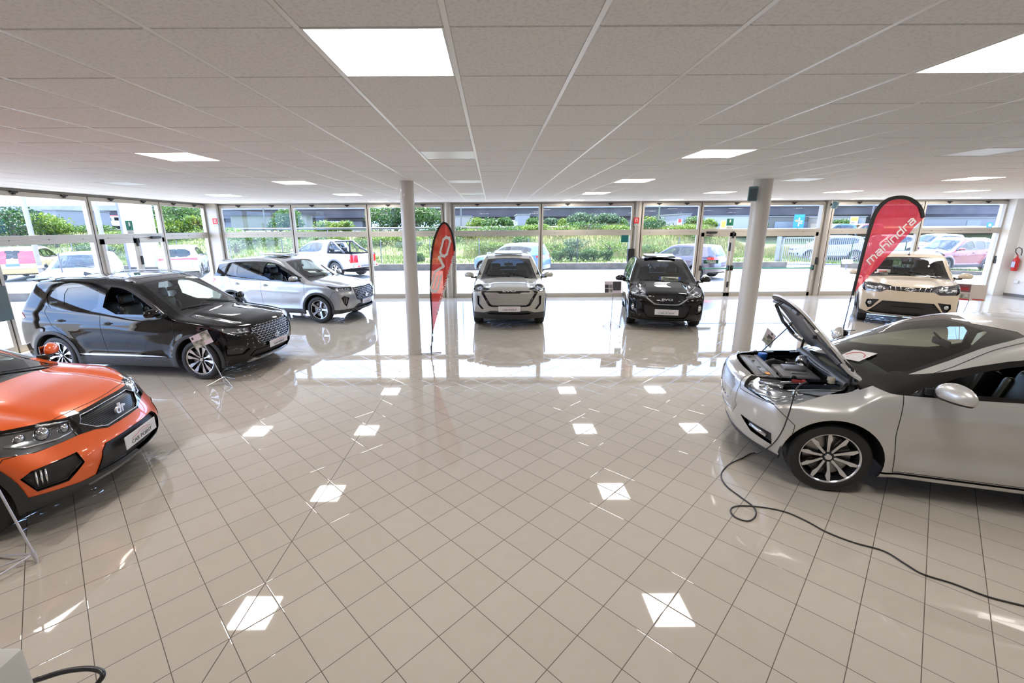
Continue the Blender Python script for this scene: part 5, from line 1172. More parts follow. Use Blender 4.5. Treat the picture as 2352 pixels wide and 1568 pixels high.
# solid walls
def wallbox(n, a, b, m=WALL): return bx(n, a, b, m, kind='structure')
wallbox('wall_right', (17.36, -4, 0), (17.6, 15.3, 3.3)); wallbox('wall_back', (-9.6, -4.2, 0), (17.6, -4, 3.3))
wallbox('wall_left', (-9.6, -4, 0), (-9.4, 3.9, 3.3))
bx('baseboard_right', (17.335, -4, 0), (17.36, 14.86, .09), mat('baseboard_grey', (.16, .15, .15), .5), kind='structure')
wallbox('trim_2', (16.98, 14.72, 0), (17.36, 15.2, CZ))
wallbox('trim_3', (-9.5, 14.99, 3.085), (17.36, 15.12, CZ+.3), FRM); wallbox('trim_4', (-9.5, -4, 3.085), (-9.37, 15.12, CZ+.3), FRM)
PANE = glass('window_glass', (.96, .975, .965), .8)
WN = [0]
def bay(a, b, axis, base, door=None, low=0., lab=None):
    """one glazed bay between a and b along x (axis 0) or y (axis 1), frame centred on plane base"""
    WN[0] += 1; f = .075; d = .05; T = 3.085
    def B3(u0, u1, z0, z1, d0=-d, d1=d): return ((u0, base+d0, z0), (u1, base+d1, z1)) if axis == 0 else ((base+d0, u0, z0), (base+d1, u1, z1))
    sg = -1 if axis == 0 else 1      # room side
    k = MB()
    for u0, u1, z0, z1 in ((a+.015, a+f, 0, T), (b-f, b-.015, 0, T), (a+f, b-f, T-.095, T), (a+f, b-f, 2.155, 2.235), (a+f, b-f, 2.055, 2.15), (a+f, b-f, 0, .14)):
        k.box(*B3(u0, u1, z0, z1))
    k.mi = 1; k.box(*B3(a, a+.015, 0, T, -.03, .03)); k.box(*B3(b-.015, b, 0, T, -.03, .03)); k.box(*B3(a, b, T-.006, T+.002, -.056 if axis == 0 else -.03, .03 if axis == 0 else .056))
    w = k.build('window_%d' % WN[0], [FRM, FRD], kind='structure')
    for z0, z1 in ((2.235, T-.095), (.14, 2.055)):
        g = MB(); q = B3(a+f, b-f, z0, z1, 0, 0); p, r_ = q
        g.add([(p[0], p[1], z0), (r_[0], r_[1], z0), (r_[0], r_[1], z1), (p[0], p[1], z1)] if axis == 0 else [(p[0], p[1], z0), (p[0], r_[1], z0), (p[0], r_[1], z1), (p[0], p[1], z1)], [(0, 1, 2, 3)])
        g.build('window_pane', PANE, w)
    for t in (.28, .74):
        u = a+(b-a)*t; h = MB(); s0 = d if axis else -d
        c = (u, base+sg*.075, T-.02) if axis == 0 else (base+sg*.075, u, T-.02)
        h.rbox(c, (.14, .05, .035) if axis == 0 else (.05, .14, .035), .012); h.rbox((c[0], c[1], c[2]-.03), (.045, .045, .04), .01); h.build('window_catch', BLK, w)
    s = MB()
    for t in (.15, .5, .85):
        u = a+(b-a)*t; c = (u, base-.052, 2.145) if axis == 0 else (base+.052, u, 2.145)
        s.rbox(c, (.025, .012, .014) if axis == 0 else (.012, .025, .014), .003)
    s.build('sash_clip', BLK, w, kind='stuff')
    return w
XP = [-8.97, -6.58, -4.09, -1.60]
for a, b in ((-8.95, -6.58), (-6.58, -4.09), (-4.09, -1.60), (-1.29, 1.63), (1.63, 4.69), (4.95, 6.90)): bay(a, b, 0, YB)
W7 = bay(6.90, 10.97, 0, YB)
for a, b in ((11.20, 14.23), (14.23, 17.0)): bay(a, b, 0, YB)
for a, b in ((12.80, 14.80),): bay(a, b, 1, XL)
WD = bay(10.57, 12.80, 1, XL)
for a, b in ((8.32, 10.57), (6.1, 8.32), (3.9, 6.1)): bay(a, b, 1, XL)
# rounded posts between the bays
for i, (x, w_) in enumerate(((-1.445, .30), (4.82, .25), (11.085, .22))):
    k = MB(); k.box((x-w_/2, YB-.03, 0), (x+w_/2, YB+.25, CZ)); k.lathe([(w_*.36, 0), (w_*.36, CZ)], 20, 'z', Matrix.Translation((x, YB-.06, 0)))
    k.build('trim_%d' % (5+i), FRM, ang=40, kind='structure')
k = MB(); k.box((XL-.08, 14.8, 0), (-8.95, 15.15, CZ)); k.build('trim_8', FRM, kind='structure')
# door leaves in the two door bays
def leaf(n, x0, x1, axis, base, dn, sg):
    def P(u, d, z): return (u, base+d, z) if axis == 0 else (base+d, u, z)
    def bb(k, u0, u1, d0, d1, z0, z1):
        p, q = P(u0, d0, z0), P(u1, d1, z1); k.box(tuple(min(a, b) for a, b in zip(p, q)), tuple(max(a, b) for a, b in zip(p, q)))
    k = MB(); D0, D1 = sg*.03, sg*.085
    for a in ((x0, x0+.085, 0, 2.12), (x1-.085, x1, 0, 2.12), (x0, x1, 2.0, 2.12), (x0, x1, .0, .12)): bb(k, a[0], a[1], D0, D1, a[2], a[3])
    o = k.build('door_%d' % n, FRM, kind='structure')
    k = MB(); k.tube([P(x0+.06, sg*.17, .95), P(x1-.06, sg*.17, .95)], .020, 10); k.build('push_bar', mat('green_bar', (.0, .22, .12), .35), o, ang=50)
    for u in (x0+.05, x1-.05):
        k = MB(); c = P(u, sg*.12, .96); k.rbox(c, (.06, .12, .17) if axis == 0 else (.12, .06, .17), .015); k.build('bar_bracket', BLK, o, ang=40)
    return o
d1 = leaf(1, 6.98, 8.0, 0, YB, 1, -1); d2 = leaf(2, 8.03, 10.86, 0, YB, 2, -1)
d3 = leaf(3, 10.66, 11.70, 1, XL, 3, 1); d4 = leaf(4, 11.73, 12.72, 1, XL, 4, 1)
def fitting(nm, p, s, par, r=.012): k = MB(); k.rbox(p, s, r); return k.build(nm, BLK, par, ang=40)
fitting('door_closer', (7.28, YB-.13, 2.13), (.34, .07, .07), d1); k = MB(); k.tube([(7.20, YB-.15, 2.1), (7.32, YB-.14, 2.02), (7.1, YB-.12, 2.03)], .01, 6); k.build('closer_arm', BLK, d1)
fitting('lock_case', (7.95, YB-.10, 1.66), (.05, .06, .28), d1); fitting('door_hinge', (8.02, YB-.10, 2.05), (.05, .06, .22), d1)
fitting('door_hinge', (8.02, YB-.10, .40), (.05, .06, .2), d1)
fitting('door_closer', (XL+.13, 12.35, 2.13), (.07, .34, .07), d4); fitting('door_hinge', (XL+.1, 11.71, 2.02), (.06, .05, .2), d3)
fitting('lock_case', (XL+.1, 11.76, 1.55), (.06, .05, .22), d4)
for x, y in ((10.94, YB-.08), (16.98, YB-.08)):
    k = MB(); k.rbox((x, y, 1.18), (.035, .06, .24), .01); k.rbox((x, y-.03, 1.12), (.03, .03, .14), .01); tag(k.build('window_handle', BLK, ang=40), 'black window handle on the frame ' + ('right of the double door' if x < 12 else 'beside the right wall'), 'handle')
# columns
CM = mat('column_paint', (.60, .575, .54), .30, 0, .35)
for x, y, r_, lb in ((-1.497, 8.12, .125, 'round beige column left of the middle, beside the red flag'), (4.835, 8.20, .155, 'round beige column on the right with a blue-grey loudspeaker at its top')):
    k = MB(); k.lathe([(r_+.004, 0), (r_+.004, .10), (r_, .102), (r_, CZ)], 48, 'z'); o = k.build('column', CM, ang=40); o.location = (x, y, 0); tag(o, lb, 'column')
# ------------------------------------------------------------ things in the hall
def sign(nm, c, w, h, base, fn, label, cat='sign', axis=0, group=None):
    """flat sign facing the room; local x right, z up"""
    M = Matrix.Translation(c) if axis == 0 else Matrix.Translation(c) @ Matrix.Rotation(R(90), 4, 'Z')
    k = MB(); k.box((-w/2, -.002, -h/2), (w/2, .002, h/2), M); o = k.build(nm, base); tag(o, label, cat, group)
    fn(o, M); return o
RSG = mat('sign_red', (.62, .02, .02), .4); GSG = mat('sign_green', (.0, .16, .08), .4); WSG_ = mat('sign_white', (.75, .76, .72), .4); BSG = mat('sign_blue', (.0, .16, .62), .4)
def ext_sign(o, M):
    k = MB(); k.box((-.035, -.004, -.045), (.035, -.0025, .055), M); k.build('pictogram_panel', WSG_, o)
    k = MB(); k.box((-.015, -.006, -.035), (.018, -.004, .03), M); k.box((-.008, -.006, .03), (.012, -.004, .045), M); k.build('extinguisher_pictogram', RSG, o)
    k = MB(); k.box((-.075, -.003, -.165), (.075, .002, -.135), M); k.build('caption_plate', WSG_, o)
    text('caption', 'ESTINTORE', .024, mat('sign_ink', (.05, .05, .05), .5), o, M @ frame((0, -.0045, -.15), (1, 0, 0), (0, 0, 1)), .0004)
sign('fire_extinguisher_sign', tuple(at(1462, 506, Y=14.83)), .16, .18, RSG, ext_sign, 'small red fire extinguisher sign on the post left of the black car', 'sign')
q = at(494, 508, Y=14.78); sign('fire_extinguisher_sign', (q.x, 14.78, q.z), .16, .18, RSG, ext_sign, 'small red fire extinguisher sign on the corner post at the left', 'sign')
def exit_sign(o, M):
    k = MB(); k.box((-.022, -.005, -.01), (.026, -.003, .085), M); k.prism([(-.022, -.045), (.026, -.045), (.002, -.078)], .002, M @ Matrix.Rotation(R(90), 4, 'X')); k.build('arrow_pictogram', WSG_, o)
    k = MB(); k.box((-.11, -.003, -.22), (.11, .002, -.12), M); k.build('caption_plate', WSG_, o)
    text('caption', 'USCITA DI\nEMERGENZA', .03, mat('sign_ink'), o, M @ frame((0, -.0045, -.17), (1, 0, 0), (0, 0, 1)), .0004)
q = at(1677, 510, Y=14.94); sign('emergency_exit_sign', tuple(q), .22, .22, GSG, exit_sign, 'green emergency exit sign on the glass above the double door', 'sign')
q = at(297, 518, X=-9.29); sign('emergency_exit_sign', tuple(q), .22, .24, GSG, exit_sign, 'green emergency exit sign on the left glass wall', 'sign', 1)
def push_lbl(o, M):
    tg = mat('sign_green')
    for z, t in ((.022, 'APERTURA'), (-.03, 'A SPINTA')): text('push_lettering', t, .055, WSG_, o, M @ frame((.03 if t[1] == ' ' else 0, -.0035, z), (1, 0, 0), (0, 0, 1)), .0004, 0, 1.25, .0012)
q = at(1633, 601, Y=14.96); sign('push_label', tuple(q), .50, .12, mat('sign_deep_green', (.01, .08, .05), .4), push_lbl, 'dark green APERTURA A SPINTA label on the glass door', 'sign')
q = at(1435, 546, Y=14.96); sign('alarm_sticker', tuple(q), .24, .28, mat('teal', (.0, .13, .12), .4), lambda o, M: None, 'plain dark teal square sticker on the glass left of the black car', 'sticker')
# dark reinforcing panel and hose behind the black car's left
k = MB(); k.box((4.55, 14.80, 0), (4.70, 14.93, 1.30)); k.box((4.53, 14.79, 1.2), (4.72, 14.94, 1.62)); tag(k.build('black_banner_case', BLK), 'narrow black upright case at the foot of the post left of the black car', 'case')
# grey glass panel at the left edge
k = MB(); a = at(8, 700, X=-9.20); k.box((-9.235, a.y-.30, .68), (-9.205, a.y+.12, 1.33)); tag(k.build('notice_panel', mat('grey_green_panel', (.12, .16, .155), .15)), 'grey-green rectangular panel on the left window frame behind the dark SUV', 'panel')
# loudspeakers
SPK = mat('speaker_blue_grey', (.13, .24, .27), .45)
def speaker(p, rz, label, s=1.):
    e = empty('loudspeaker', p, rz, label, 'loudspeaker', 'wall loudspeakers', s)
    k = MB(); k.rbox((0, 0, 0), (.15, .14, .24), .02, Matrix.Rotation(R(12), 4, 'X'), 2, .0); k.build('cabinet', SPK, e, ang=40)
    k = MB(); M = Matrix.Rotation(R(12), 4, 'X'); k.box((-.06, -.076, -.10), (.06, -.070, .10), M); k.build('speaker_grille', mat('speaker_cloth', (.07, .10, .11), .8), e)
    k = MB(); k.tube([(0, .06, 0), (0, .13, .02)], .018, 8); k.rbox((0, .135, .02), (.06, .02, .10), .008); k.build('bracket', BLK, e, ang=40)
q = at(1732, 445, Y=8.02); speaker((q.x-.02, 8.02, q.z), R(-28), 'blue-grey loudspeaker at the top of the right-hand column', 1.0)
q = at(1914, 471, Y=14.78); speaker((q.x, 14.70, q.z), R(25), 'small blue-grey loudspeaker high on the post right of the double door', .9)
# feather flags
def flag(base, mast_px, label, cloth, txt, r_=.016):
    """mast_px: outer mast line from the foot of the cloth over the bow to the free tip, read off the photo on the flag's own upright plane"""
    e = empty('feather_flag', base, 0, label, 'flag', 'feather flags')
    LOC = lambda x, y: at(x, y, Y=base[1])-Vector(base)
    L = [LOC(*p) for p in mast_px]; z0 = L[0].z
    pts = []
    for i in range(len(L)-1):
        p0, p1, p2, p3 = L[max(i-1, 0)], L[i], L[i+1], L[min(i+2, len(L)-1)]
        for t in np.linspace(0, 1, 5)[:-1]:
            pts.append(.5*((2*p1)+(p2-p0)*t+(2*p0-5*p1+4*p2-p3)*t*t+(3*p1-p0-3*p2+p3)*t**3))
    pts.append(L[-1]); n = len(pts); A = pts[0]; tip = pts[-1]
    # polygon fan for the cap is covered by triangulating the whole outline instead
    poly = pts+[A.lerp(tip, t) for t in np.linspace(1, 0, 14)[1:-1]]
    bm = bmesh.new(); bv = [bm.verts.new(p) for p in poly]; f = bm.faces.new(bv); bmesh.ops.triangulate(bm, faces=[f])
    bmesh.ops.subdivide_edges(bm, edges=bm.edges[:], cuts=3, use_grid_fill=True)
    for v in bm.verts: v.co.y = .010*math.sin(v.co.x*28-v.co.z*2.2)*min(1, max(0, v.co.z-z0))
    me = bpy.data.meshes.new('flag_cloth'); bm.to_mesh(me); bm.free(); me.materials.append(cloth); me.shade_smooth(); fc = link('flag_cloth', me, e)
    k2 = MB(); side = []
    for i, p in enumerate(pts):
        t = (pts[min(i+1, n-1)]-pts[max(i-1, 0)]).normalized(); nn = Vector((-t.z, 0, t.x)); wd = r_*2*(.55+.45*min(1, i/(n*.3)))
        side.append((p+nn*0.004, p-nn*wd))
    vs = [q for a, b in side for q in (a+Vector((0, -.016, 0)), b+Vector((0, -.016, 0)), b+Vector((0, .016, 0)), a+Vector((0, .016, 0)))]
    fs = [(4*i+j, 4*i+(j+1) % 4, 4*(i+1)+(j+1) % 4, 4*(i+1)+j) for i in range(n-1) for j in range(4)]+[(0, 1, 2, 3), tuple(4*(n-1)+j for j in (3, 2, 1, 0))]
    k2.add(vs, fs).build('mast_sleeve', mat('sleeve_black', (.006, .008, .007), .6), fc)
    k = MB(); k.tube([(.0, 0, .03), (A.x, 0, z0+.05)], [.011, .008], 10); k.tube([(A.x*.8, 0, z0-.16), (A.x*.95, 0, z0-.05)], .015, 10); k.build('pole', mat('pole_grey', (.09, .10, .11), .35, .6), e, ang=50)
    txt(fc, LOC)
    return e
def base_cross(e, r=.30, m=None, a0=20):
    k = MB(); m = m or mat('pole_grey')
    for a in (a0, a0+180): k.tube([(0, 0, .012), (r*math.cos(R(a)), r*math.sin(R(a)), .012)], .009, 6)
    for a in (a0+90, a0+270): k.tube([(0, 0, .024), (r*.6*math.cos(R(a)), r*.6*math.sin(R(a)), .012)], .008, 6)
    k.tube([(0, 0, .0), (0, 0, .16)], .014, 8); k.build('cross_base', m, e, ang=50)
def cloth_mat(name, c1, c2, tr=.35):
    m = mat(name, c1, .75); n, l = m.node_tree.nodes, m.node_tree.links; b = n['Principled BSDF']
    o = n['Material Output']; t = n.new('ShaderNodeBsdfTranslucent'); t.inputs[0].default_value = (*c2, 1); x = n.new('ShaderNodeMixShader'); x.inputs[0].default_value = tr
    tp = n.new('ShaderNodeBsdfTransparent'); tp.inputs[0].default_value = (1, .55, .45, 1); x2 = n.new('ShaderNodeMixShader'); x2.inputs[0].default_value = .16
    l.new(b.outputs[0], x.inputs[1]); l.new(t.outputs[0], x.inputs[2]); l.new(x.outputs[0], x2.inputs[1]); l.new(tp.outputs[0], x2.inputs[2]); l.new(x2.outputs[0], o.inputs[0]); return m
LET = mat('flag_letters', (.80, .80, .80), .6)
def stroke_text(parent, glyphs, M, w, m, name, cell=1.0, gap=.28):
    """blocky letters from polylines, one mesh per letter"""
    x = 0
    for ch, width, lines in glyphs:
        k = MB(); zi = 0.
        for ln in lines:
            for a, b in zip(ln[:-1], ln[1:]):
                zi += .0004
                d = Vector((b[0]-a[0], b[1]-a[1])); L = d.length
                if L < 1e-6: continue
                d /= L; nn = Vector((-d.y, d.x))*w/2; e = d*w/2
                p = [Vector((x+a[0], a[1]))-e+nn, Vector((x+a[0], a[1]))-e-nn, Vector((x+b[0], b[1]))+e-nn, Vector((x+b[0], b[1]))+e+nn]
                k.add([M @ Vector((q.x, q.y, 0)) for q in p]+[M @ Vector((q.x, q.y, .004+zi)) for q in p], [(0, 1, 2, 3)[::-1], (4, 5, 6, 7), (0, 1, 5, 4), (1, 2, 6, 5), (2, 3, 7, 6), (3, 0, 4, 7)])
        k.build(name, m, parent); x += width+gap
def rnd_box(w, h, r): return [(r, 0), (w-r, 0), (w, r), (w, h-r), (w-r, h), (r, h), (0, h-r), (0, r), (r, 0)]
GEVO = [('E', 1.5, [[(1.5, 0), (.25, 0), (0, .2), (0, .8), (.25, 1), (1.5, 1)], [(.35, .5), (1.35, .5)]]), ('V', 1.3, [[(0, 1), (.65, 0), (1.3, 1)]]), ('O', 1.6, [rnd_box(1.6, 1, .25)])]
GMAH = [('m', 1.3, [[(0, 0), (0, .72)], [(0, .72), (1.1, .72), (1.3, .55), (1.3, 0)], [(.65, .72), (.65, 0)]]), ('a', .85, [[(.05, .72), (.65, .72), (.85, .55), (.85, 0), (.15, 0), (0, .1), (0, .32), (.12, .4), (.8, .4)]]),
        ('h', .85, [[(0, 1.1), (0, 0)], [(0, .62), (.65, .62), (.85, .45), (.85, 0)]]), ('i', .0, [[(0, 0), (0, .66)], [(0, .95), (0, 1.02)]]), ('n', .85, [[(0, 0), (0, .66)], [(0, .66), (.65, .66), (.85, .5), (.85, 0)]]),
        ('d', .85, [[(.85, 1.1), (.85, 0), (.15, 0), (0, .12), (0, .55), (.15, .68), (.8, .68)]]), ('r', .6, [[(0, 0), (0, .66)], [(0, .66), (.6, .66)]]), ('a', .85, [[(.05, .72), (.65, .72), (.85, .55), (.85, 0), (.15, 0), (0, .1), (0, .32), (.12, .4), (.8, .4)]])]
def along(LOC, p0, p1, n_len, h, shear=0.):
    """matrix that maps letter units onto the line p0-p1 of the cloth"""
    a, b = LOC(*p0), LOC(*p1); a.y = b.y = -.017; d = b-a; u = d.length/n_len
    F = frame(a, d, Vector((-d.z, 0, d.x)))
    return F @ Matrix.Diagonal((u, h, 1, 1)) @ Matrix(((1, shear, 0, 0), (0, 1, 0, 0), (0, 0, 1, 0), (0, 0, 0, 1)))
def evo_txt(fc, LOC):
    stroke_text(fc, GEVO, along(LOC, (1004, 670), (1036, 548), 4.85, .125, .0), .26, LET, 'evo_letter', gap=.22)
    a, b = LOC(1003, 722), LOC(1043, 590); a.y = b.y = -.017; c = (a+b)/2
    text('dealer_lettering', 'CAR POINT SARZANA MUGGIA (TS)', .075, LET, fc, frame(c, b-a, Vector((-(b-a).z, 0, (b-a).x))), .001, .2, .95, .001)
b_ = at(991, 812, z=0)
e = flag((b_.x, b_.y, 0), [(993, 766), (990.4, 717), (988, 673), (988, 630), (990, 587), (995, 554), (1004, 528), (1012.5, 514), (1021, 510), (1030, 516), (1038.6, 532.5), (1043, 552), (1045.7, 569), (1044.4, 576)], 'tall narrow red feather flag with white EVO letters beside the left column', cloth_mat('red_flag_cloth', (.60, .030, .028), (.75, .04, .03)), evo_txt, .014)
base_cross(e, .19, None, 12)
def mah_txt(fc, LOC):
    stroke_text(fc, GMAH, along(LOC, (1997, 606), (2104, 506), 9.05, .16), .19, LET, 'mahindra_letter', gap=.38)
b_ = at(1936, 760, z=0)
e = flag((b_.x, b_.y, 0), [(1956, 678), (1965, 642), (1976, 597), (1987, 553), (1998.4, 512.6), (2007, 490), (2020.7, 470), (2038.6, 455.7), (2061, 449.6), (2083, 451), (2101, 459), (2114.5, 472.4), (2121, 488), (2122, 499)], 'broad pinkish red feather flag with white mahindra letters beside the beige car', cloth_mat('pink_red_flag_cloth', (.60, .045, .085), (.72, .05, .09)), mah_txt, .034)
base_cross(e, .30, None, 5)
# price stands
def stand(p, rz, z, w, h, tilt, m, art, label, legs=True, lean=0., leany=0., chrome=None):
    e = empty('price_stand', p, rz, label, 'sign stand', 'printed price cards on slim stands'); c = chrome or mat('stand_metal', (.62, .63, .65), .25, .9)
    top = (lean, leany, z); k = MB(); k.tube([(0, 0, .035), top], .0075, 8); k.tube([(0, 0, .0), (0, 0, .09)], [.008, .016], 10); k.build('stand_pole', c, e, ang=50)
    if legs:
        for a in (80, 200, 320):
            k = MB(); q = (.24*math.cos(R(a)), .24*math.sin(R(a)), .006); k.tube([(0, 0, .12), q], .006, 6); k.tube([(0, 0, .03), q], .005, 6); k.build('stand_leg', c, e, ang=50)
    M = Matrix.Translation(top) @ Matrix.Rotation(R(tilt[0]), 4, 'Z') @ Matrix.Rotation(R(tilt[1]), 4, 'Y') @ Matrix.Rotation(R(tilt[2]), 4, 'X')
    k = MB(); k.box((-w/2, -.003, 0), (w/2, .003, h), M); o = k.build('card', m, e)
    for nm, (a, b, cc, d), mm in art:
        k = MB(); k.box((-w/2+a*w, -.0045, b*h), (-w/2+cc*w, -.003, d*h), M); k.build(nm, mm, o)
    k = MB(); k.rbox(M @ Vector((0, .008, .02)), (.03, .02, .07), .006); k.build('card_clip', c, e, ang=40)
    return e
card = mat('card_lilac', (.62, .55, .62), .35); cdk = mat('card_dark', (.05, .05, .055), .3); cph = noise_col(mat('card_photo', (.3, .3, .3), .3), (.12, .14, .12), (.55, .55, .52), 14)
cred = mat('card_red', (.45, .03, .04), .35); cwh = mat('card_white', (.70, .68, .68), .35)
art1 = [('photo_field', (.0, .0, .48, .42), cph), ('photo_field', (.02, .44, .47, .72), cph), ('dark_field', (.5, .22, .99, .98), cdk), ('mono_mark', (.06, .80, .16, .93), cdk)]
q = at(1403, 748, z=0); stand(q, 0, .80, .40, .28, (0, 0, -8), card, [('photo_field', (.02, .42, .24, .72), cdk), ('photo_field', (.26, .42, .48, .72), mat('card_grey', (.2, .2, .21), .4)), ('photo_field', (.02, .05, .24, .38), cdk), ('photo_field', (.26, .05, .48, .38), cph), ('dark_field', (.5, .22, .99, .98), cdk)], 'price card on a slim tripod stand between the pale car and the black car')
q = at(517, 882, z=0); stand(q, R(6), .63, .27, .20, (8, -22, -8), card, [('photo_field', (.0, .0, .55, .55), cph), ('photo_field', (.55, .35, .99, .98), cph), ('mono_mark', (.07, .72, .17, .90), cdk), ('white_field', (.40, .30, .60, .62), cwh)], 'tilted price card on a thin stand before the black SUV front wheel', True, -.20, .0)
q = at(777, 739, z=0); stand(q, R(0), .62, .20, .24, (-30, -18, -8), card, [('photo_field', (.0, .0, .99, .5), cph), ('mono_mark', (.07, .76, .3, .94), cdk)], 'small tilted price card on a thin stand by the silver SUV front wheel', True, -.17, .0)
q = at(2205, 735, z=0); stand(q, R(0), .50, .66, .40, (-12, 3, -8), mat('card_beige', (.55, .50, .47), .3), [('photo_field', (.0, .5, .48, .98), mat('card_plum', (.16, .08, .10), .3)), ('red_car_photo', (.08, .60, .42, .80), cred), ('photo_field', (.0, .12, .48, .40), cph), ('red_band', (.0, .0, .48, .10), cred), ('text_lines', (.58, .05, .96, .12), cred)], 'wide beige and red price card on a stand right of the beige car', True, .10, .0)
q = at(1752, 842, z=0); stand(q, R(0), .40, .28, .24, (20, 35, -8), card, [('photo_field', (.0, .0, .99, .52), cph), ('photo_field', (.3, .4, .8, .7), cdk), ('mono_mark', (.5, .8, .7, .94), cdk)], 'price card standing just behind the open bonnet by the right column', True, .0, .0)
q = at(87, 1292, z=0); e = empty('price_stand', (q.x, q.y, 0), R(0), 'white metal tripod stand with a card corner at the orange car front wheel', 'sign stand', 'printed price cards on slim stands')
c = mat('stand_white', (.62, .62, .68), .3, .4); k = MB(); p2 = at(-6, 1120, Y=q.y-.02)-Vector(q); k.tube([(0, 0, .0), (p2.x*.12, 0, .09)], [.007, .016], 10); k.tube([(p2.x*.1, 0, .08), tuple(p2), tuple(p2*1.9)], .008, 8); k.build('stand_pole', c, e, ang=50)
for a in ((-.36, .05), (-.30, -.14), (-.16, -.30)):
    k = MB(); k.tube([(p2.x*.1, 0, .075), (a[0], a[1], .012)], .008, 6); k.build('stand_leg', c, e, ang=50)
p3 = p2*1.9; k = MB(); k.box((p3.x-.20, -.003, p3.z-.02), (p3.x+.08, .003, p3.z+.2)); k.build('card', cwh, e)
# power cable from the open bonnet
w3 = [at(1852, 876, z=.97), at(1834, 887, z=1.0), at(1826, 900, z=.985), at(1820, 922, Y=3.50), at(1810, 955, Y=3.50), at(1795, 992, Y=3.54), at(1772, 1022, Y=3.62)]
w3[-1].z = max(w3[-1].z, .05)
gp_ = [(1738, 1042), (1700, 1054), (1672, 1068), (1656, 1090), (1668, 1115), (1700, 1140), (1732, 1165), (1735, 1185), (1718, 1196), (1690, 1188), (1678, 1172), (1692, 1162), (1740, 1163), (1800, 1174), (1850, 1195), (1900, 1222), (1960, 1245), (2030, 1265), (2080, 1295), (2120, 1318), (2190, 1340), (2270, 1370), (2352, 1391), (2440, 1415)]
w3 += [at(a, b, z=.007) for a, b in gp_]
pts = []
for i in range(len(w3)-1):
    p0, p1, p2_, p3 = w3[max(i-1, 0)], w3[i], w3[i+1], w3[min(i+2, len(w3)-1)]
    for t in np.linspace(0, 1, 7)[:-1]: pts.append(.5*((2*p1)+(p2_-p0)*t+(2*p0-5*p1+4*p2_-p3)*t*t+(3*p1-p0-3*p2_+p3)*t**3))
for p in pts: p.z = max(p.z, .007)
MBc = MB().tube(pts, .0058, 8); tag(MBc.build('power_cable', mat('cable_rubber', (.025, .022, .022), .4), ang=60), 'thin black power cable running from the open engine bay across the tiles', 'cable')
# black hose and white cabinet corner at the lower left
hp_ = [(-30, 1640, .10), (60, 1573, .16), (100, 1556, .19), (150, 1541, .20), (200, 1535, .20), (230, 1540, .19), (236, 1552, .18), (222, 1572, .15), (190, 1620, .10)]
hw = [at(a, b, z=c) for a, b, c in hp_]; pts = []
for i in range(len(hw)-1):
    p0, p1, p2_, p3 = hw[max(i-1, 0)], hw[i], hw[i+1], hw[min(i+2, len(hw)-1)]
    for t in np.linspace(0, 1, 7)[:-1]: pts.append(.5*((2*p1)+(p2_-p0)*t+(2*p0-5*p1+4*p2_-p3)*t*t+(3*p1-p0-3*p2_+p3)*t**3))
tag(MB().tube(pts, .0125, 12).build('charging_hose', mat('hose_black', (.02, .021, .022), .3), ang=60), 'thick black hose looping up at the bottom left corner', 'hose')
q = at(10, 1530, z=.6); k = MB(); k.rbox((q.x-.30, q.y-.16, .30), (.58, .5, .60), .02); tag(k.build('white_cabinet', mat('cabinet_white', (.50, .49, .45), .4), ang=40), 'corner of a pale cabinet at the bottom left edge', 'cabinet')
# extinguisher, socket on the right wall
q = at(2330, 605, X=17.20); e = empty('fire_extinguisher', (17.24, q.y, q.z-.24), 0, 'red fire extinguisher hanging on the white right wall', 'fire extinguisher')
k = MB(); k.lathe([(0, 0), (.07, .0), (.08, .02), (.08, .34), (.07, .39), (.03, .43), (.022, .47), (0, .47)], 28, 'z'); k.build('cylinder_body', REDP, e, ang=50)
k = MB(); k.box((-.0815, -.05, .12), (-.075, .05, .30)); k.build('instruction_label', mat('label_blue_white', (.45, .5, .65), .5), e)
k = MB(); k.tube([(0, 0, .46), (0, 0, .52)], .014, 8); k.tube([(0, .01, .52), (-.05, -.02, .56), (-.10, -.03, .54)], .008, 6); k.build('valve_handle', mat('valve', (.4, .03, .03), .4), e, ang=50)
k = MB(); k.tube([(0, 0, .50), (0, .08, .60), (0, .10, .70), (0, .03, .76), (0, -.06, .72), (0, -.09, .62), (0, -.09, .5)], .012, 8); k.build('discharge_hose', BLK, e, ang=50)
q = at(2335, 647, X=17.34); k = MB(); k.rbox((17.33, q.y, q.z), (.05, .12, .09), .01); o = k.build('wall_socket', WHT, ang=40); tag(o, 'small white socket box with a conduit low on the right wall', 'socket')
k = MB(); k.tube([(17.345, q.y-.05, q.z), (17.345, 6., q.z)], .008, 6); k.build('conduit', WHT, o)
# clear protective sheets under the cars
def sheet(cx, cy, w, d, rz, label):
    rn = random.Random(int(cx*10)); n = 26; vs = []; fs = []
    for i in range(n+1):
        for j in range(n+1):
            u, v = i/n-.5, j/n-.5; e = max(abs(u), abs(v))*2; vs.append((u*w+rn.uniform(-.012, .012), v*d+rn.uniform(-.012, .012), .003+rn.random()**3*.009))
    for i in range(n):
        for j in range(n): fs.append((i*(n+1)+j, (i+1)*(n+1)+j, (i+1)*(n+1)+j+1, i*(n+1)+j+1))
    o = MB().add(vs, fs).build('plastic_sheet', glass('clear_film', (.985, .985, .985), .7), smooth=False); o.location = (cx, cy, 0); o.rotation_euler = (0, 0, rz)
    tag(o, label, 'plastic sheet', 'clear plastic films under the cars'); return o
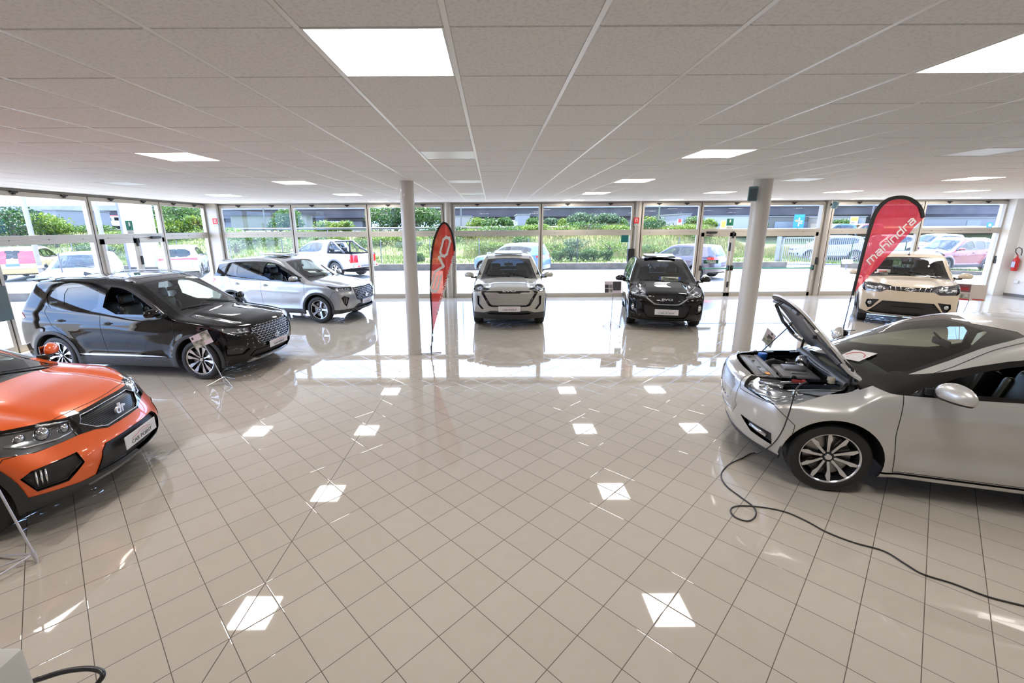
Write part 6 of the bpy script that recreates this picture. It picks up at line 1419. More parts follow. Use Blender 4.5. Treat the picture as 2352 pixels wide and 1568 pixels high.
# ------------------------------------------------------------ outside
rnd = random.Random(7)
def H2(x, y):
    """terrain height"""
    y = np.asarray(y, float); x = np.asarray(x, float)
    k0 = 24.9; t = np.clip((y-30)/8, 0, 1); t = t*t*(3-2*t)
    left = np.clip((-8-x)/14, 0, 1)
    rt = np.clip((x-18)/5, 0, 1); t = np.clip((y-30-9*rt)/8, 0, 1); t = t*t*(3-2*t)
    base = (.30+.06*np.sin(x*.7+y)*np.clip((y-26)/3, 0, 1))*(1-rt*np.clip((40-y)/4, 0, 1))-.03*rt
    return base+t*(1.62+.15*np.sin(x*.13))+.10*np.sin(x*.9)*t*0
asph = noise_col(mat('asphalt', (0.2, 0.19, 0.18), .85), (0.19, 0.178, 0.162), (0.235, 0.222, 0.206), 1.2, 8, .3, .7, .3, 90)
k = MB(); k.add([(-70, -10, -.02), (60, -10, -.02), (60, 25.1, -.02), (-70, 25.1, -.02)], [(0, 1, 2, 3)]); k.build('ground', asph, kind='structure')
KB = noise_col(mat('kerb_concrete', (0.102, 0.092, 0.079), .9), (0.068, 0.060, 0.051), (0.116, 0.106, 0.092), 2.5, 6, .3, .7, .3, 30)
KL = [(-8.5, 25.3), (16.3, 24.9)]
k = MB()
def wallseg(k, a, b, th, z0, z1):
    a, b = Vector((*a, 0)), Vector((*b, 0)); d = (b-a).normalized(); n = Vector((-d.y, d.x, 0))*th/2
    k.add([a-n+Vector((0, 0, z0)), b-n+Vector((0, 0, z0)), b+n+Vector((0, 0, z0)), a+n+Vector((0, 0, z0)), a-n+Vector((0, 0, z1)), b-n+Vector((0, 0, z1)), b+n+Vector((0, 0, z1)), a+n+Vector((0, 0, z1))], [(0, 3, 2, 1), (4, 5, 6, 7), (0, 1, 5, 4), (1, 2, 6, 5), (2, 3, 7, 6), (3, 0, 4, 7)])
wallseg(k, (-30, 25.2), (16.6, 24.95), .22, -.02, .34); tag(k.build('kerb_wall', KB), 'low stained concrete kerb wall along the far side of the car park', 'kerb')
k = MB(); wallseg(k, (20.0, 25.2), (20.6, 22.4), .22, -.02, .30); wallseg(k, (20.6, 22.4), (27, 18.6), .22, -.02, .16); wallseg(k, (27, 18.6), (44, 15.5), .22, -.02, .16); tag(k.build('kerb_wall', KB), 'low concrete kerb wall right of the metal gate', 'kerb')
k = MB(); wallseg(k, (-13.2, 15.2), (-30, 13.6), .24, -.02, .26); tag(k.build('kerb_wall', KB), 'low brown kerb strip outside the left glass wall', 'kerb')
# grass bank
xs = np.linspace(-70, 75, 120); ys = np.concatenate([np.linspace(25.1, 39, 60), np.linspace(39.5, 95, 30)])
V = [(x, y, float(H2(x, y))+rnd.uniform(-.02, .03)) for x in xs for y in ys]; ny = len(ys)
F = [(i*ny+j, (i+1)*ny+j, (i+1)*ny+j+1, i*ny+j+1) for i in range(len(xs)-1) for j in range(ny-1)]
gmat = noise_col(mat('grass_bank', (0.068, 0.102, 0.024), .95), (0.061, 0.102, 0.020), (0.157, 0.150, 0.068), .35, 8, .35, .65)
MB().add(V, F).build('ground_bank', gmat, smooth=True, kind='structure')
def leafmat(name, c1, c2):
    m = mat(name, c1, .6); n, l = m.node_tree.nodes, m.node_tree.links; b = n['Principled BSDF']
    g = n.new('ShaderNodeNewGeometry'); r = n.new('ShaderNodeValToRGB'); r.color_ramp.elements[0].color = (*c1, 1); r.color_ramp.elements[1].color = (*c2, 1)
    l.new(g.outputs['Random Per Island'], r.inputs[0]); l.new(r.outputs[0], b.inputs['Base Color'])
    o = n['Material Output']; t = n.new('ShaderNodeBsdfTranslucent'); l.new(r.outputs[0], t.inputs[0]); x = n.new('ShaderNodeMixShader'); x.inputs[0].default_value = .35
    l.new(b.outputs[0], x.inputs[1]); l.new(t.outputs[0], x.inputs[2]); l.new(x.outputs[0], o.inputs[0]); return m
GM = [leafmat('leaf_bright', (0.0264, 0.0748, 0.0053), (0.1496, 0.2112, 0.0220)), leafmat('leaf_mid', (0.0106, 0.0440, 0.0053), (0.0660, 0.1320, 0.0194)), leafmat('leaf_dark', (0.0035, 0.0194, 0.0035), (0.0211, 0.0660, 0.0106)), leafmat('grass_dry', (0.0968, 0.1012, 0.0246), (0.2640, 0.2200, 0.1012)), leafmat('grass_green', (0.0440, 0.0880, 0.0088), (0.1496, 0.1936, 0.0352)), leafmat('leaf_bluish', (0.0220, 0.0572, 0.0246), (0.0880, 0.1320, 0.0660))]
def blades(name, n, fx, m, h0, h1, w, label=None):
    g = np.random.RandomState(len(name)*7+n); P = fx(g, n); hh = g.uniform(h0, h1, n); a = g.uniform(0, 6.28, n); ln = g.uniform(-.35, .35, (n, 2))*hh[:, None]
    dx, dy = np.cos(a)*w/2, np.sin(a)*w/2
    V = np.empty((n, 3, 3)); V[:, 0] = P-np.stack([dx, dy, 0*a], 1); V[:, 1] = P+np.stack([dx, dy, 0*a], 1); V[:, 2] = P+np.stack([ln[:, 0], ln[:, 1], hh], 1)
    me = bpy.data.meshes.new(name); me.from_pydata(V.reshape(-1, 3).tolist(), [], np.arange(n*3).reshape(-1, 3).tolist()); me.materials.append(m)
    o = link(name, me); o['kind'] = 'stuff'; tag(o, label, 'grass'); return o
def area(x0, x1, y0, y1):
    def f(g, n): x = g.uniform(x0, x1, n); y = g.uniform(y0, y1, n); return np.stack([x, y, H2(x, y)], 1)
    return f
blades('mown_grass', 40000, area(-42, 45, 25.3, 31), GM[4], .05, .18, .035, 'short green grass behind the kerb wall')
blades('tall_dry_grass', 60000, area(-2, 55, 30, 40), GM[3], .15, .55, .03, 'tall straw-coloured grass on the bank')
blades('bank_grass', 45000, area(-50, 30, 29.5, 39), GM[4], .12, .45, .03, 'long green grass on the bank')
def area0(x0, x1, y0, y1):
    def f(g, n):
        x = g.uniform(x0, x1, n); y = g.uniform(0, 1.5, n)+np.interp(x, [20.8, 27, 44], [22.6, 18.8, 15.7]); return np.stack([x, y, 0*x], 1)
    return f
blades('verge_grass', 5000, area0(20.8, 40, 0, 1), GM[4], .06, .30, .04, 'green grass verge with weeds below the dark red car')
def foliage(c, r, n, ls, g, flat=.0):
    """leaf quads spread over a few lobes"""
    L = [(np.array(c), np.array(r))]+[(np.array(c)+g.uniform(-.62, .62, 3)*np.array(r)*[1, 1, .8], np.array(r)*g.uniform(.35, .6)) for _ in range(9)]
    V = []; per = n//len(L)
    for cc, rr in L:
        d = g.normal(size=(per, 3)); d /= np.linalg.norm(d, axis=1)[:, None]; P = cc+d*rr*g.uniform(.72, 1.05, (per, 1))
        P[:, 2] = np.maximum(P[:, 2], c[2]-r[2]*.98)
        a = g.normal(size=(per, 3)); b = g.normal(size=(per, 3)); a /= np.linalg.norm(a, axis=1)[:, None]; b -= (a*b).sum(1)[:, None]*a; b /= np.linalg.norm(b, axis=1)[:, None]
        s = ls*g.uniform(.6, 1.3, (per, 1)); V.append(np.stack([P-a*s, P-b*s*.5, P+a*s, P+b*s*.5], 1))
    return np.concatenate(V)
def leafobj(name, V, m, par=None):
    n = len(V); me = bpy.data.meshes.new(name); me.from_pydata(V.reshape(-1, 3).tolist(), [], np.arange(n*4).reshape(-1, 4).tolist()); me.materials.append(m); return link(name, me, par)
BARK = mat('bark', (.08, .06, .045), .9)
def tree(x, y, w, h, m, label, n=2600, ls=.16, nm='tree', low=.15, grp=None):
    g = np.random.RandomState(int(abs(x)*31+y*7)); z = float(H2(x, y)); e = empty(nm, (x, y, z), 0, label, 'tree' if nm == 'tree' else 'shrub', grp)
    k = MB(); k.tube([(0, 0, -.1), (.05, 0, h*.4), (0, .05, h*.75)], [w*.05+.03, w*.04+.02, .02], 7)
    for i in range(5):
        a = i*1.3; k.tube([(0, 0, h*(.25+.08*i)), (math.cos(a)*w*.3, math.sin(a)*w*.3, h*(.45+.08*i))], [.04, .015], 5)
    k.build('trunk' if nm == 'tree' else 'stems', BARK, e)
    lo = h*low; V = foliage((0, 0, (h+lo)/2), (w/2, w/2, (h-lo)/2), n, ls, g); leafobj('foliage', V, m, e); return e
# round clipped bushes behind the kerb
for i, (px, py, s) in enumerate(((943, 578, .95), (962, 577, .75), (1283, 581, 1.0), (1311, 580, 1.35), (1340, 580, .95), (1363, 580, 1.15), (1393, 582, .95))):
    p = at(px, 590, Y=27.0); tree(p.x, 27.0, s*.95, s*.62+.1, GM[1 if i != 3 else 2], ['left small clipped bush half hidden by the left column', 'clipped bush just right of the left column', 'first low round bush right of the pale car', 'largest round clipped bush in the row outside', 'slim round bush next to the largest bush', 'wide round bush second from the right of the row', 'last small round bush at the right end of the row'][i], 1500, .05, 'round_bush', .02, 'round bushes behind the kerb wall')
# shrub belt on top of the bank
BL = [(-52, 37), (-47, 38.5), (-42, 37), (-37, 38.5), (-33, 37.2), (-29, 36), (-25.5, 35.6), (-22, 36), (-18.5, 35), (-15.5, 36), (-12.5, 34.5), (-9.5, 36), (-6.8, 35), (-4.2, 36.5), (-1.8, 35.5), (.8, 36), (3.2, 37), (5.6, 36.2), (8, 37.2), (10.3, 36.5), (13, 37), (15.2, 36.2)]
for i, (x, y) in enumerate(BL):
    m = GM[(0, 1, 0, 4, 1, 0, 2)[i % 7]]; w_ = rnd.uniform(2.8, 4.2); h_ = rnd.uniform(.45, .9)
    tree(x, y, w_, h_, m, f"{['bright green', 'mid green', 'yellow-green', 'loose pale', 'leafy', 'fresh green', 'dark'][i % 7]} shrub on the bank, {['far left', 'left', 'middle', 'right'][min(3, i*4//len(BL))]} part, {'front' if y < 36 else 'back'} row", 2600, .07, 'shrub', .0, 'shrubs along the top of the bank')
for i in range(30):
    x = -38+i*1.85+rnd.uniform(-1, 1); y = 32.8+rnd.uniform(-1.6, 1.8)
    tree(x, y, rnd.uniform(1.8, 3.2), rnd.uniform(.5, 1.1), GM[(0, 1, 0, 5, 0, 1, 4)[i % 7]], f"low {['bright', 'mid green', 'bright', 'greyish', 'bright', 'mid green', 'grassy'][i % 7]} bush on the bank slope, {['first', 'second', 'third', 'fourth', 'fifth'][i % 5]} in the {['far left', 'left', 'left-of-middle', 'middle', 'right-of-middle', 'right'][min(5, i//5)]} stretch", 1500, .055, 'low_bush', .0, 'low bushes on the bank slope')
# guard rail and road
RD = noise_col(mat('road', (0.102, 0.102, 0.102), .9), (0.089, 0.089, 0.092), (0.116, 0.116, 0.116), 2)
k = MB(); k.add([(-90, 42, 2.0), (110, 42, 2.0), (110, 52, 2.0), (-90, 52, 2.0)], [(0, 1, 2, 3)]); k.build('road', RD, kind='structure')
k = MB(); GR = mat('galvanised', (0.143, 0.147, 0.171), .4, .5)
for z in (2.28,): k.add([(x, 41.0+dy, z+dz) for x in (-90, 16) for dy, dz in ((0, -.10), (-.06, -.05), (0, 0), (-.06, .05), (0, .10))], [(i, i+1, i+6, i+5) for i in range(4)])
for x in np.arange(-60, 16, 2.5): k.box((x, 41.02, 1.9), (x+.08, 41.1, 2.36))
tag(k.build('guard_rail', GR), 'long grey guard rail along the road behind the bank', 'guard rail')
# chain-link fence: posts and wire
WIR = bpy.data.materials.new('chain_link'); WIR.use_nodes = True
def wire(m, sc=18., th=.045, col=(.35, .38, .38)):
    n, l = m.node_tree.nodes, m.node_tree.links; b = n['Principled BSDF']; b.inputs['Base Color'].default_value = (*col, 1); b.inputs['Metallic'].default_value = .4
    t = n.new('ShaderNodeTexCoord'); s = n.new('ShaderNodeSeparateXYZ'); l.new(t.outputs['UV'], s.inputs[0])
    def mth(op, a, b_=None):
        k = n.new('ShaderNodeMath'); k.operation = op
        for i, q in enumerate((a, b_)):
            if q is None: continue
            if isinstance(q, (int, float)): k.inputs[i].default_value = q
            else: l.new(q, k.inputs[i])
        return k.outputs[0]
    u = mth('MULTIPLY', mth('ADD', s.outputs[0], s.outputs[1]), sc); v = mth('MULTIPLY', mth('SUBTRACT', s.outputs[0], s.outputs[1]), sc)
    a = mth('LESS_THAN', mth('MINIMUM', mth('FRACT', mth('ADD', u, 100.)), mth('FRACT', mth('ADD', v, 100.))), th*2)
    l.new(a, b.inputs['Alpha']); return m
wire(WIR, 14., .03, (.16, .18, .18))
def fence(pts, h, label, z0=.3, step=2.6, post=None):
    e = empty('chain_link_fence', (pts[0][0], pts[0][1], 0), 0, label, 'fence', 'chain-link fences'); O = Vector((pts[0][0], pts[0][1], 0))
    pm = post or GR
    for a, b in zip(pts[:-1], pts[1:]):
        a, b = Vector((*a, 0)), Vector((*b, 0)); L = (b-a).length; n = max(1, round(L/step))
        for i in range(n+1):
            p = a.lerp(b, i/n); MB().tube([p-O+Vector((0, 0, z0-.1)), p-O+Vector((0, 0, z0+h))], .024, 6).build('fence_post', pm, e)
        me = bpy.data.meshes.new('wire_mesh'); A, B_ = a-O, b-O
        me.from_pydata([(A.x, A.y, z0), (B_.x, B_.y, z0), (B_.x, B_.y, z0+h-.05), (A.x, A.y, z0+h-.05)], [], [(0, 1, 2, 3)]); me.materials.append(WIR)
        uv = me.uv_layers.new(); 
        for i, c in enumerate(((0, 0), (L, 0), (L, h), (0, h))): uv.data[i].uv = c
        link('wire_mesh', me, e)
    return e
x0 = at(1478, 600, Y=25.6).x
fence([(-30, 25.6), (-12, 25.6), (4.9, 25.6), (16.4, 25.3)], 1.42, 'long chain-link fence with thin posts on the kerb wall behind the car park', .30, 3.0)
fence([(-9.9, 15.6), (-12.5, 15.7), (-30, 13.8)], 1.5, 'chain-link fence close outside the left glass wall', .05, 2.6)
fence([(20.3, 25.1), (21.0, 22.6), (27, 19.2), (44, 16.2)], 1.5, 'fence with green posts in front of the red car on the right', .0, 2.9, mat('green_post', (0.020, 0.058, 0.031), .5))
# metal gate
e = empty('metal_gate', (16.8, 25.8, 0), R(-1), 'light grey metal sliding gate of upright bars between the kerb walls', 'gate'); gm_ = mat('gate_grey', (0.198, 0.211, 0.232), .4, .3)
k = MB(); 
for a in ((0, .09), (2.55, 2.64), (5.1, 5.19)): k.box((a[0], -.03, .05), (a[1], .03, 1.66))
for z in (.08, 1.60): k.box((0, -.03, z), (5.19, .03, z+.07))
k.build('gate_frame', gm_, e)
k = MB()
for x in np.arange(.17, 5.1, .115): k.box((x, -.01, .1), (x+.04, .01, 1.62))
k.build('gate_bars', gm_, e)
k = MB(); k.box((-.32, -.1, 0), (-.16, .06, 1.72)); k.box((5.25, -.1, 0), (5.45, .06, 1.80)); k.build('gate_post', gm_, e)
# poles, signs, totem
def pole(px, y, z0, z1, r, m, label, lean=0, cat='pole', nm='lamp_pole', grp=None):
    p = at(px, 500, Y=y) if y else None
    k = MB(); k.tube([(0, 0, z0), (0, 0, z1)], [r, r*.7], 8); o = k.build(nm, m, smooth=True); o.location = (p.x, y, 0); tag(o, label, cat, grp); return o
for px, y, lb in ((1059, 44, 'thin grey street lamp pole beyond the bank, left of the pale car'), (607, 44, 'thin grey lamp pole seen in the leftmost bay of the glass front'), (1513, 44, 'thin grey lamp pole seen above the black car roof'), (2002, 46, 'thin grey lamp pole seen just left of the pinkish flag')):
    pole(px, y, 1.8, 9.5, .07, mat('pole_pale', (0.188, 0.211, 0.222), .4, .5), lb, grp='street lamp poles')
for p0, p1, lb in (((78, 560), (46, 455), 'white flag pole outside the left glass wall, left of the two'), ((245, 590), (196, 470), 'white flag pole outside the left glass wall, right of the two')):
    q = at(*p0, Y=19.5); k = MB(); k.tube([(0, 0, 0), (0, 0, 8)], .09, 10); o = k.build('flag_pole', mat('pole_white', (0.266, 0.266, 0.273), .4), smooth=True); o.location = (q.x, 19.5, 0); tag(o, lb, 'pole', 'white flag poles')
a, b = at(300, 612, Y=24.0), at(357, 606, Y=24.0)
e = empty('sign_totem', (a.x, 24.0, 0), 0, 'tall blank white sign totem outside the left glass wall', 'sign'); W_ = b.x-a.x
k = MB(); k.box((0, 0, .35), (W_, .5, 8.0)); k.build('totem_panel', mat('totem_white', (.42, .42, .42), .35), e)
k = MB(); k.box((-.14, .02, .0), (-.02, .48, 8.0)); k.build('totem_edge', mat('totem_grey', (0.136, 0.140, 0.171), .4), e)
k = MB(); k.box((W_*.55, -.006, .35), (W_*.55+.03, 0, 1.9)); k.box((0, -.006, 1.9), (W_, 0, 1.93)); k.build('totem_joint', mat('totem_grey'), e)
def board(px, py, Y_, w, h, m, label, art=(), post=True, nm='road_sign'):
    p = at(px, py, Y=Y_); e = empty(nm, (p.x, Y_, p.z), 0, label, 'road sign'); k = MB(); k.box((-w/2, -.02, -h/2), (w/2, .02, h/2)); k.build('sign_board', m, e)
    for a_, mm in art: k = MB(); k.box((a_[0], -.028, a_[1]), (a_[2], -.02, a_[3])); k.build('sign_mark', mm, e)
    if post: k = MB(); k.tube([(0, .04, -h/2-2.5), (0, .04, h/2)], .04, 6); k.build('sign_post', GR, e)
    return e
W3 = mat('sign_white')
board(1835, 508, 46, 1.05, 1.35, mat('sign_blue'), 'blue road direction sign seen right of the right-hand column', [((-.06, -.5, .06, .35), W3), ((-.35, -.05, .35, .05), W3), ((-.40, .0, -.15, .14), mat('sign_orange', (.6, .25, .05), .5)), ((.1, -.25, .36, -.14), mat('sign_orange')), ((-.42, .45, .42, .58), mat('sign_green2', (.0, .3, .3), .5))])
board(1561, 510, 46, .45, .6, W3, 'small white and red warning sign on the road above the black car', [((-.16, -.05, .16, .3), RSG)])
board(1510, 517, 46, .35, .5, W3, 'small road sign on the lamp pole behind the black car', [((-.14, -.1, .14, .2), RSG)])
board(1961, 510, 46, .75, 1.1, W3, 'orange and white road sign seen left of the pinkish flag', [((-.36, .1, .36, .5), mat('sign_ochre', (.55, .30, .03), .5)), ((-.3, -.1, .1, -.02), mat('sign_ink')), ((-.3, -.4, .2, -.3), mat('sign_ochre'))])
board(1661, 516, 48, .6, .9, mat('sign_grey', (.55, .54, .52), .5), 'brown and grey road sign seen through the glass beside the exit sign', [((-.2, -.3, .25, .35), mat('sign_ochre'))])
board(2273, 517, 46, .55, .5, mat('sign_blue'), 'small blue road sign at the far right of the glass front', [((-.12, -.12, .12, .12), W3)])
# overpass
DK = noise_col(mat('bridge_concrete_shaded', (0.045, 0.041, 0.045), .9), (0.034, 0.031, 0.036), (0.058, 0.053, 0.056), .4, 6); PL = noise_col(mat('bridge_parapet', (0.188, 0.191, 0.198), .8), (0.171, 0.174, 0.184), (0.211, 0.211, 0.211), .6)  # deck concrete coloured dark to paint in its shaded face and underside
e = empty('road_bridge', (0, 75, 0), R(-.6), 'long concrete road bridge coloured dark for shade, crossing behind the trees', 'bridge')
k = MB(); k.box((-120, 0, 3.95), (160, 9, 5.35)); k.box((-120, .6, 3.5), (160, 1.4, 3.95)); k.box((-120, 5, 3.5), (160, 6, 3.95)); k.build('bridge_deck', DK, e)
k = MB(); k.box((-120, -.35, 5.35), (160, -.05, 6.15)); k.build('bridge_parapet', PL, e)
PR = noise_col(mat('pier_concrete', (0.116, 0.116, 0.123), .9), (0.102, 0.102, 0.113), (0.136, 0.133, 0.136), .5)
for x, w_, m_ in ((-62, 8, DK), (-46, 3, PR), (-33, 2, PR), (-24, 2.2, PR), (-2, 2.4, PR), (19, 5, PR), (42, 9, PR), (66, 8, PR), (90, 5, PR)):
    k = MB(); k.box((x, 1.0, -1), (x+w_, 7, 3.95)); k.build('bridge_pier', m_, e)
k = MB(); 
for x in np.arange(-120, 160, 2): k.box((x, -.22, 6.15), (x+.06, -.16, 7.0))
k.box((-120, -.22, 6.95), (160, -.16, 7.0)); k.build('bridge_railing', GR, e)
# left slip road deck, nearer
e = empty('abutment_wall', (-26, 60, 0), 0, 'beige concrete abutment wall under the bridge in the leftmost front bay', 'wall'); k = MB(); k.box((-8.5, 0, 0), (1.5, 2, 4.0)); k.build('wall_face', noise_col(mat('beige_concrete', (0.143, 0.136, 0.102), .9), (0.123, 0.123, 0.089), (0.164, 0.154, 0.123), .6), e)
k = MB(); k.box((-11, -.4, 4.0), (3, 2.2, 4.5)); k.build('wall_cap', DK, e)
def building(px0, px1, py0, py1, Y_, m, label, cat='building', wins=(), d=8):
    a, b = at(px0, py1, Y=Y_), at(px1, py0, Y=Y_); e = empty('building', (a.x, Y_, 0), 0, label, cat); k = MB(); k.box((0, 0, 0), (b.x-a.x, d, b.z)); k.build('walls', m, e)
    k = MB(); k.box((-.1, -.1, b.z), (b.x-a.x+.1, d+.1, b.z+.12)); k.build('roof', mat('roof_grey', (0.136, 0.136, 0.143), .7), e)
    for (u0, v0, u1, v1) in wins:
        k = MB(); w_, h_ = b.x-a.x, b.z; k.box((u0*w_, -.06, v0*h_), (u1*w_, -.01, v1*h_)); k.build('window', mat('far_window', (.10, .12, .15), .2), e)
    return e
WB = mat('white_cladding', (0.225, 0.225, 0.239), .6)
building(1617, 1742, 496, 530, 66, WB, 'low white industrial building behind the double door bay', wins=((.16, .62, .40, .72),))
building(1763, 1905, 497, 530, 66, mat('grey_shed', (0.068, 0.065, 0.065), .7), 'open grey shed behind the right-hand column', wins=((.1, .2, .5, .8), (.55, .2, .9, .8)))
building(2120, 2340, 500, 532, 64, mat('grey_warehouse', (0.123, 0.126, 0.147), .7), 'long grey warehouse at the far right', wins=((.45, .66, .6, .9), (.88, .7, .95, .86)))
building(1912, 1990, 498, 530, 61, mat('pale_house', (0.171, 0.157, 0.150), .7), 'pale house left of the pinkish flag', wins=((.45, .75, .55, .9), (.62, .75, .70, .9), (.78, .75, .86, .9)))
building(1045, 1082, 497, 520, 66, mat('pale_house'), 'small pale building left above the pale car', wins=((.2, .5, .8, .6),))
building(1189, 1217, 493, 522, 62, mat('pale_grey_block', (0.143, 0.147, 0.171), .7), 'plain pale grey block between the trees above the pale car')
building(1565, 1588, 492, 520, 63, mat('pale_grey_block'), 'plain pale grey block beside the small warning sign')
building(100, 128, 483, 500, 58, mat('pale_grey_block'), 'pale blue-grey block under the bridge at the far left')
# trees beyond the road
TR = [(95, 470, 34, GM[1]), (12, 468, 34, GM[2]), (60, 482, 38, GM[1]), (100, 490, 36, GM[0]), (345, 468, 40, GM[2]), (395, 458, 38, GM[1]), (428, 472, 40, GM[1]), (452, 492, 37, GM[0]), (375, 500, 36, GM[0]), (660, 478, 46, GM[1]), (640, 500, 48, GM[2]), (740, 504, 42, GM[0]), (795, 512, 42, GM[0]), (765, 508, 46, GM[0]), (870, 470, 46, GM[1]), (905, 464, 44, GM[2]), (985, 466, 46, GM[1]), (955, 470, 44, GM[1]), (1095, 498, 50, GM[0]), (1125, 498, 48, GM[1]), (1160, 498, 48, GM[1]), (1228, 498, 50, GM[1]), (1265, 500, 46, GM[5]), (1300, 500, 45, GM[0]), (1330, 486, 43, GM[5]), (1360, 489, 44, GM[5]), (1400, 488, 43, GM[5]), (1425, 505, 46, GM[1]), (1487, 508, 46, GM[0]), (1508, 494, 48, GM[5]), (1592, 496, 50, GM[1]), (1628, 512, 46, GM[0]), (1745, 500, 52, GM[1]), (1938, 512, 50, GM[1])]
KN = ['bushy', 'loose', 'dense', 'feathery', 'rounded', 'spreading']
for i, (px, h_, y, m) in enumerate(TR):
    if i == 0: continue
    p = at(px, h_, Y=y); h_ = p.z; zz = min(float(H2(p.x, y)), h_-1.2); cn = {GM[0].name: 'bright yellow-green', GM[1].name: 'mid green', GM[2].name: 'dark green', GM[5].name: 'greyish reed-like green'}[m.name]
    where = 'behind the left glass wall' if px < 490 else 'in the leftmost front bays' if px < 850 else 'by the left column' if px < 1030 else 'behind the pale car bay' if px < 1245 else 'between the pale and black cars' if px < 1460 else 'above the black car' if px < 1620 else 'towards the right'
    tree(p.x, y, min(rnd.uniform(3.0, 4.2), (h_-zz)*1.6)*(1.2 if px < 490 else .85), h_-zz, m, f"{cn} {KN[i % 6]} tree beyond the road {where}", 3200, .10, 'tree', .05, 'trees beyond the road')
# floodlight box by the gate
q = at(1945, 607, Y=23.9); e = empty('floodlight', (q.x, 23.9, 0), 0, 'small white floodlight box on a stub by the gate', 'light'); k = MB(); k.rbox((0, 0, .42), (.50, .16, .22), .02, Matrix.Rotation(R(-20), 4, 'X')); k.build('lamp_box', WHT, e, ang=40); k = MB(); k.tube([(0, 0, -.02), (0, 0, .34)], .03, 8); k.build('stub', GR, e)
# ------------------------------------------------------------ cars in the hall
P_BLK = paint('black_car_paint', (.002, .002, .0025), 0, .12); P_BLK.node_tree.nodes['Principled BSDF'].inputs['Specular IOR Level'].default_value = 0; P_SIL = paint('silver_car_paint', (.40, .41, .43), .55, .3)
P_PEA = paint('pearl_white_paint', (.43, .42, .375), .15, .3); P_BEI = paint('beige_car_paint', (.62, .53, .40), 0, .3)
P_ORA = paint('orange_car_paint', (.80, .12, .012), .15, .3); P_HAT = paint('silver_hatch_paint', (.60, .59, .575), .45, .32)
def place(fn, nm, x, y, deg, s, label, paintm, group=None, **kw):
    e = empty(nm, (x, y, 0), R(deg), label, 'car', group, s); B = fn(e, paintm, **kw); return e, B
CARS_IN = [
 (spec_suv5, 'suv', -5.80, 7.66, -7.0, .965, 'glossy black SUV with chrome scale grille standing at the left', P_BLK),
 (spec_suv6, 'suv', -5.43, 12.10, -14.0, .965, 'silver SUV with tilted sunroof behind the black SUV at the left', P_SIL),
 (spec_evo4, 'suv', .45, 12.15, -91.5, .98, 'pale pearl SUV facing the camera with perforated grille plate', P_PEA),
 (spec_evo3, 'crossover', 4.45, 11.75, -104, .98, 'black crossover facing the camera with registration plate behind the windscreen', P_BLK),
 (spec_kuv, 'small_car', 10.75, 11.45, -128, 1.0, 'small tall beige car beside the pinkish flag', P_BEI),
 (spec_orange, 'crossover', -5.36, 3.50, 10.0, .95, 'bright orange crossover cut by the left edge of the picture', P_ORA),
 (spec_hatch, 'hatchback', 4.50, 3.95, 162.5, 1.0, 'silver hatchback with its bonnet raised at the right', P_HAT)]
BODY = {}
for a in CARS_IN: o_, b__ = place(*a); BODY[a[0].__name__] = (o_, b__)
sheet(.40, 10.5, 1.5, 1.0, 0, 'clear plastic film on the floor under the nose of the pale SUV')
sheet(3.95, 10.3, 1.5, 1.0, R(-12), 'clear plastic film on the floor under the nose of the black crossover')
sheet(9.9, 10.7, 1.6, 1.1, R(-40), 'clear plastic film on the floor under the beige car')
sheet(-4.2, 7.2, .8, 1.3, R(5), 'clear plastic film beside the black SUV front wheel')
sheet(-3.9, 11.4, .8, 1.3, R(-10), 'clear plastic film beside the silver SUV front wheel')
sheet(-3.9, 3.6, 1.0, 1.5, R(5), 'clear plastic film under the orange crossover nose')
# ------------------------------------------------------------ cars parked outside
OW = paint('white_car_paint', (.38, .38, .40), 0, .4); OB = paint('light_blue_car_paint', (.085, .16, .30), .2, .4); OP = paint('grey_violet_car_paint', (.05, .04, .065), .4, .35); OR_ = paint('dark_red_car_paint', (.17, .008, .02), .1, .35); OC = paint('cream_car_paint', (.34, .25, .11), 0, .4)
PBL = mat('plate_eu_blue', (.08, .16, .60), .4); TALL = dict(tum=.2, crown=.03)
place(spec_plain, 'suv', 1.0, 22.85, 152, .93, 'light blue SUV parked outside behind the pale SUV', OB, rail=SLV)
place(spec_plain, 'suv', 9.05, 21.3, 128, .93, 'dark grey-violet SUV parked outside behind the black crossover', OP, wheel='five')
place(spec_pickup, 'pickup_truck', -8.5, 22.8, 152, 1.0, 'white pickup truck with dark roll bar parked outside behind the silver SUV', OW)
place(spec_plain, 'suv', -15.6, 16.9, -64, .92, 'white SUV facing the hall outside the left glass wall', OW, tint=False)
place(spec_plain, 'small_car', -23.2, 22.4, 118, .95, 'cream small car seen from behind at the far left outside', OC, rail=BLK, tl='tall', plate_c=PBL, cf=.14, cr=.10, tum=.24, tint=False)
place(spec_plain, 'suv', -15.9, 23.0, 116, .95, 'white SUV seen from behind beyond the left corner of the hall', OW, tl='bar')
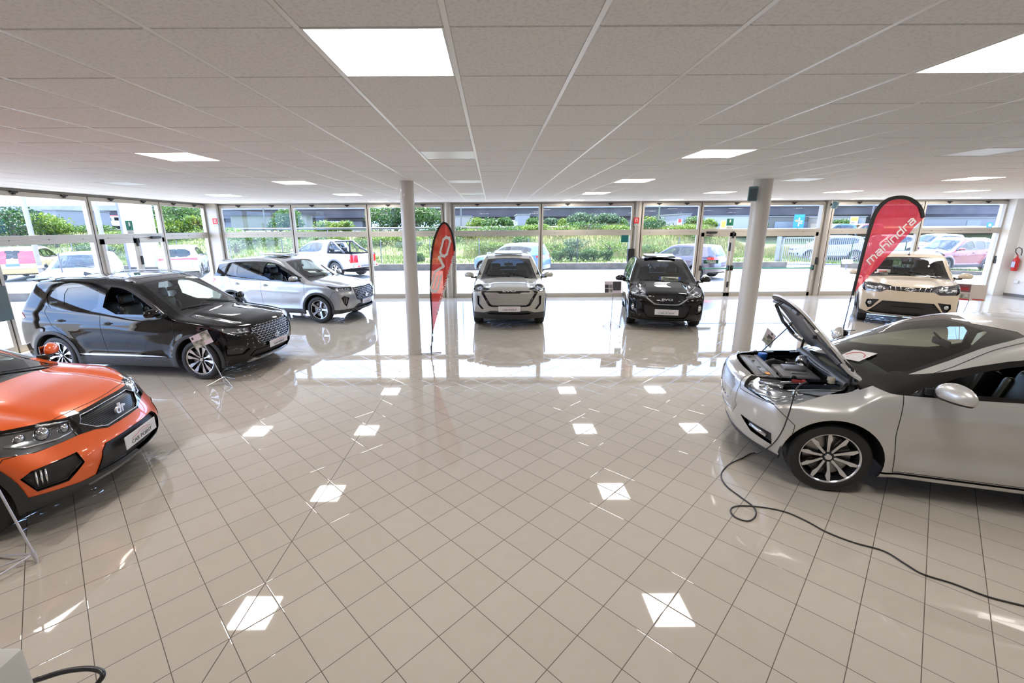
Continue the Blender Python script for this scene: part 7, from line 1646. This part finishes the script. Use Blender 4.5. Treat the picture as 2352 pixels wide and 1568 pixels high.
place(spec_plain, 'suv', 24.0, 23.3, 190, 1.0, 'dark red SUV parked outside at the right, behind the fence', OR_, rail=SLV, wheel='seven')
place(spec_plain, 'hatchback', 28.4, 32.5, 184, 1.0, 'white hatchback far outside behind the roof of the beige car', OW)
place(spec_plain, 'estate_car', 22.9, 30.5, 168, 1.0, 'white car far outside behind the pinkish flag', OW)
place(spec_plain, 'hatchback', 33.0, 33.5, 186, 1.0, 'second white car half hidden behind the dark red SUV', OW)
q = at(1912, 520, Y=45); e_, b_2 = place(spec_plain, 'hatchback', q.x, 45, 180, 1.0, 'dark teal car on the far road right of the blue road sign', paint('teal_car_paint', (.01, .06, .08), .2, .4), cabin=False); e_.location.z = .8
q = at(1975, 520, Y=45.5); e_, b_2 = place(spec_plain, 'hatchback', q.x, 45.5, 180, 1.0, 'red car on the far road left of the pinkish flag', paint('far_red_paint', (.25, .01, .015), .2, .4), cabin=False); e_.location.z = .8
# red and white pickup van on the road at the left
q = at(258, 508, Y=71); bx('road_2', (-95, 68.5, 1.6), (-20, 74.2, 2.4), RD, kind='structure'); e = empty('van', (q.x, 71, 2.4), 0, 'small red and white van on the far road seen through the left glass wall', 'van')
k = MB(); k.rbox((0, 0, 1.15), (1.9, 1.8, 1.5), .2); k.build('cab', mat('van_white', (.5, .5, .52), .4), e, ang=40)
k = MB(); k.rbox((-1.05, 0, 1.25), (.25, 1.9, 1.7), .08); k.rbox((.1, 0, 1.95), (1.3, 1.0, .14), .05); k.build('red_body_frame', RSG, e, ang=40)
k = MB(); k.rbox((.1, -.9, 1.45), (1.2, .04, .5), .01); k.rbox((.93, 0, 1.5), (.05, 1.4, .5), .01); k.build('window', GLB, e)
k = MB(); k.box((-4.2, -.95, .6), (-1.2, .95, 1.15)); k.build('load_bed', mat('van_white'), e)
for x in (.3, -3.2): k = MB(); k.lathe([(0, -.95), (.38, -.95), (.38, .95), (0, .95)], 16, 'y', Matrix.Translation((x, 0, .38))); k.build('wheel', RUB, e, ang=40)
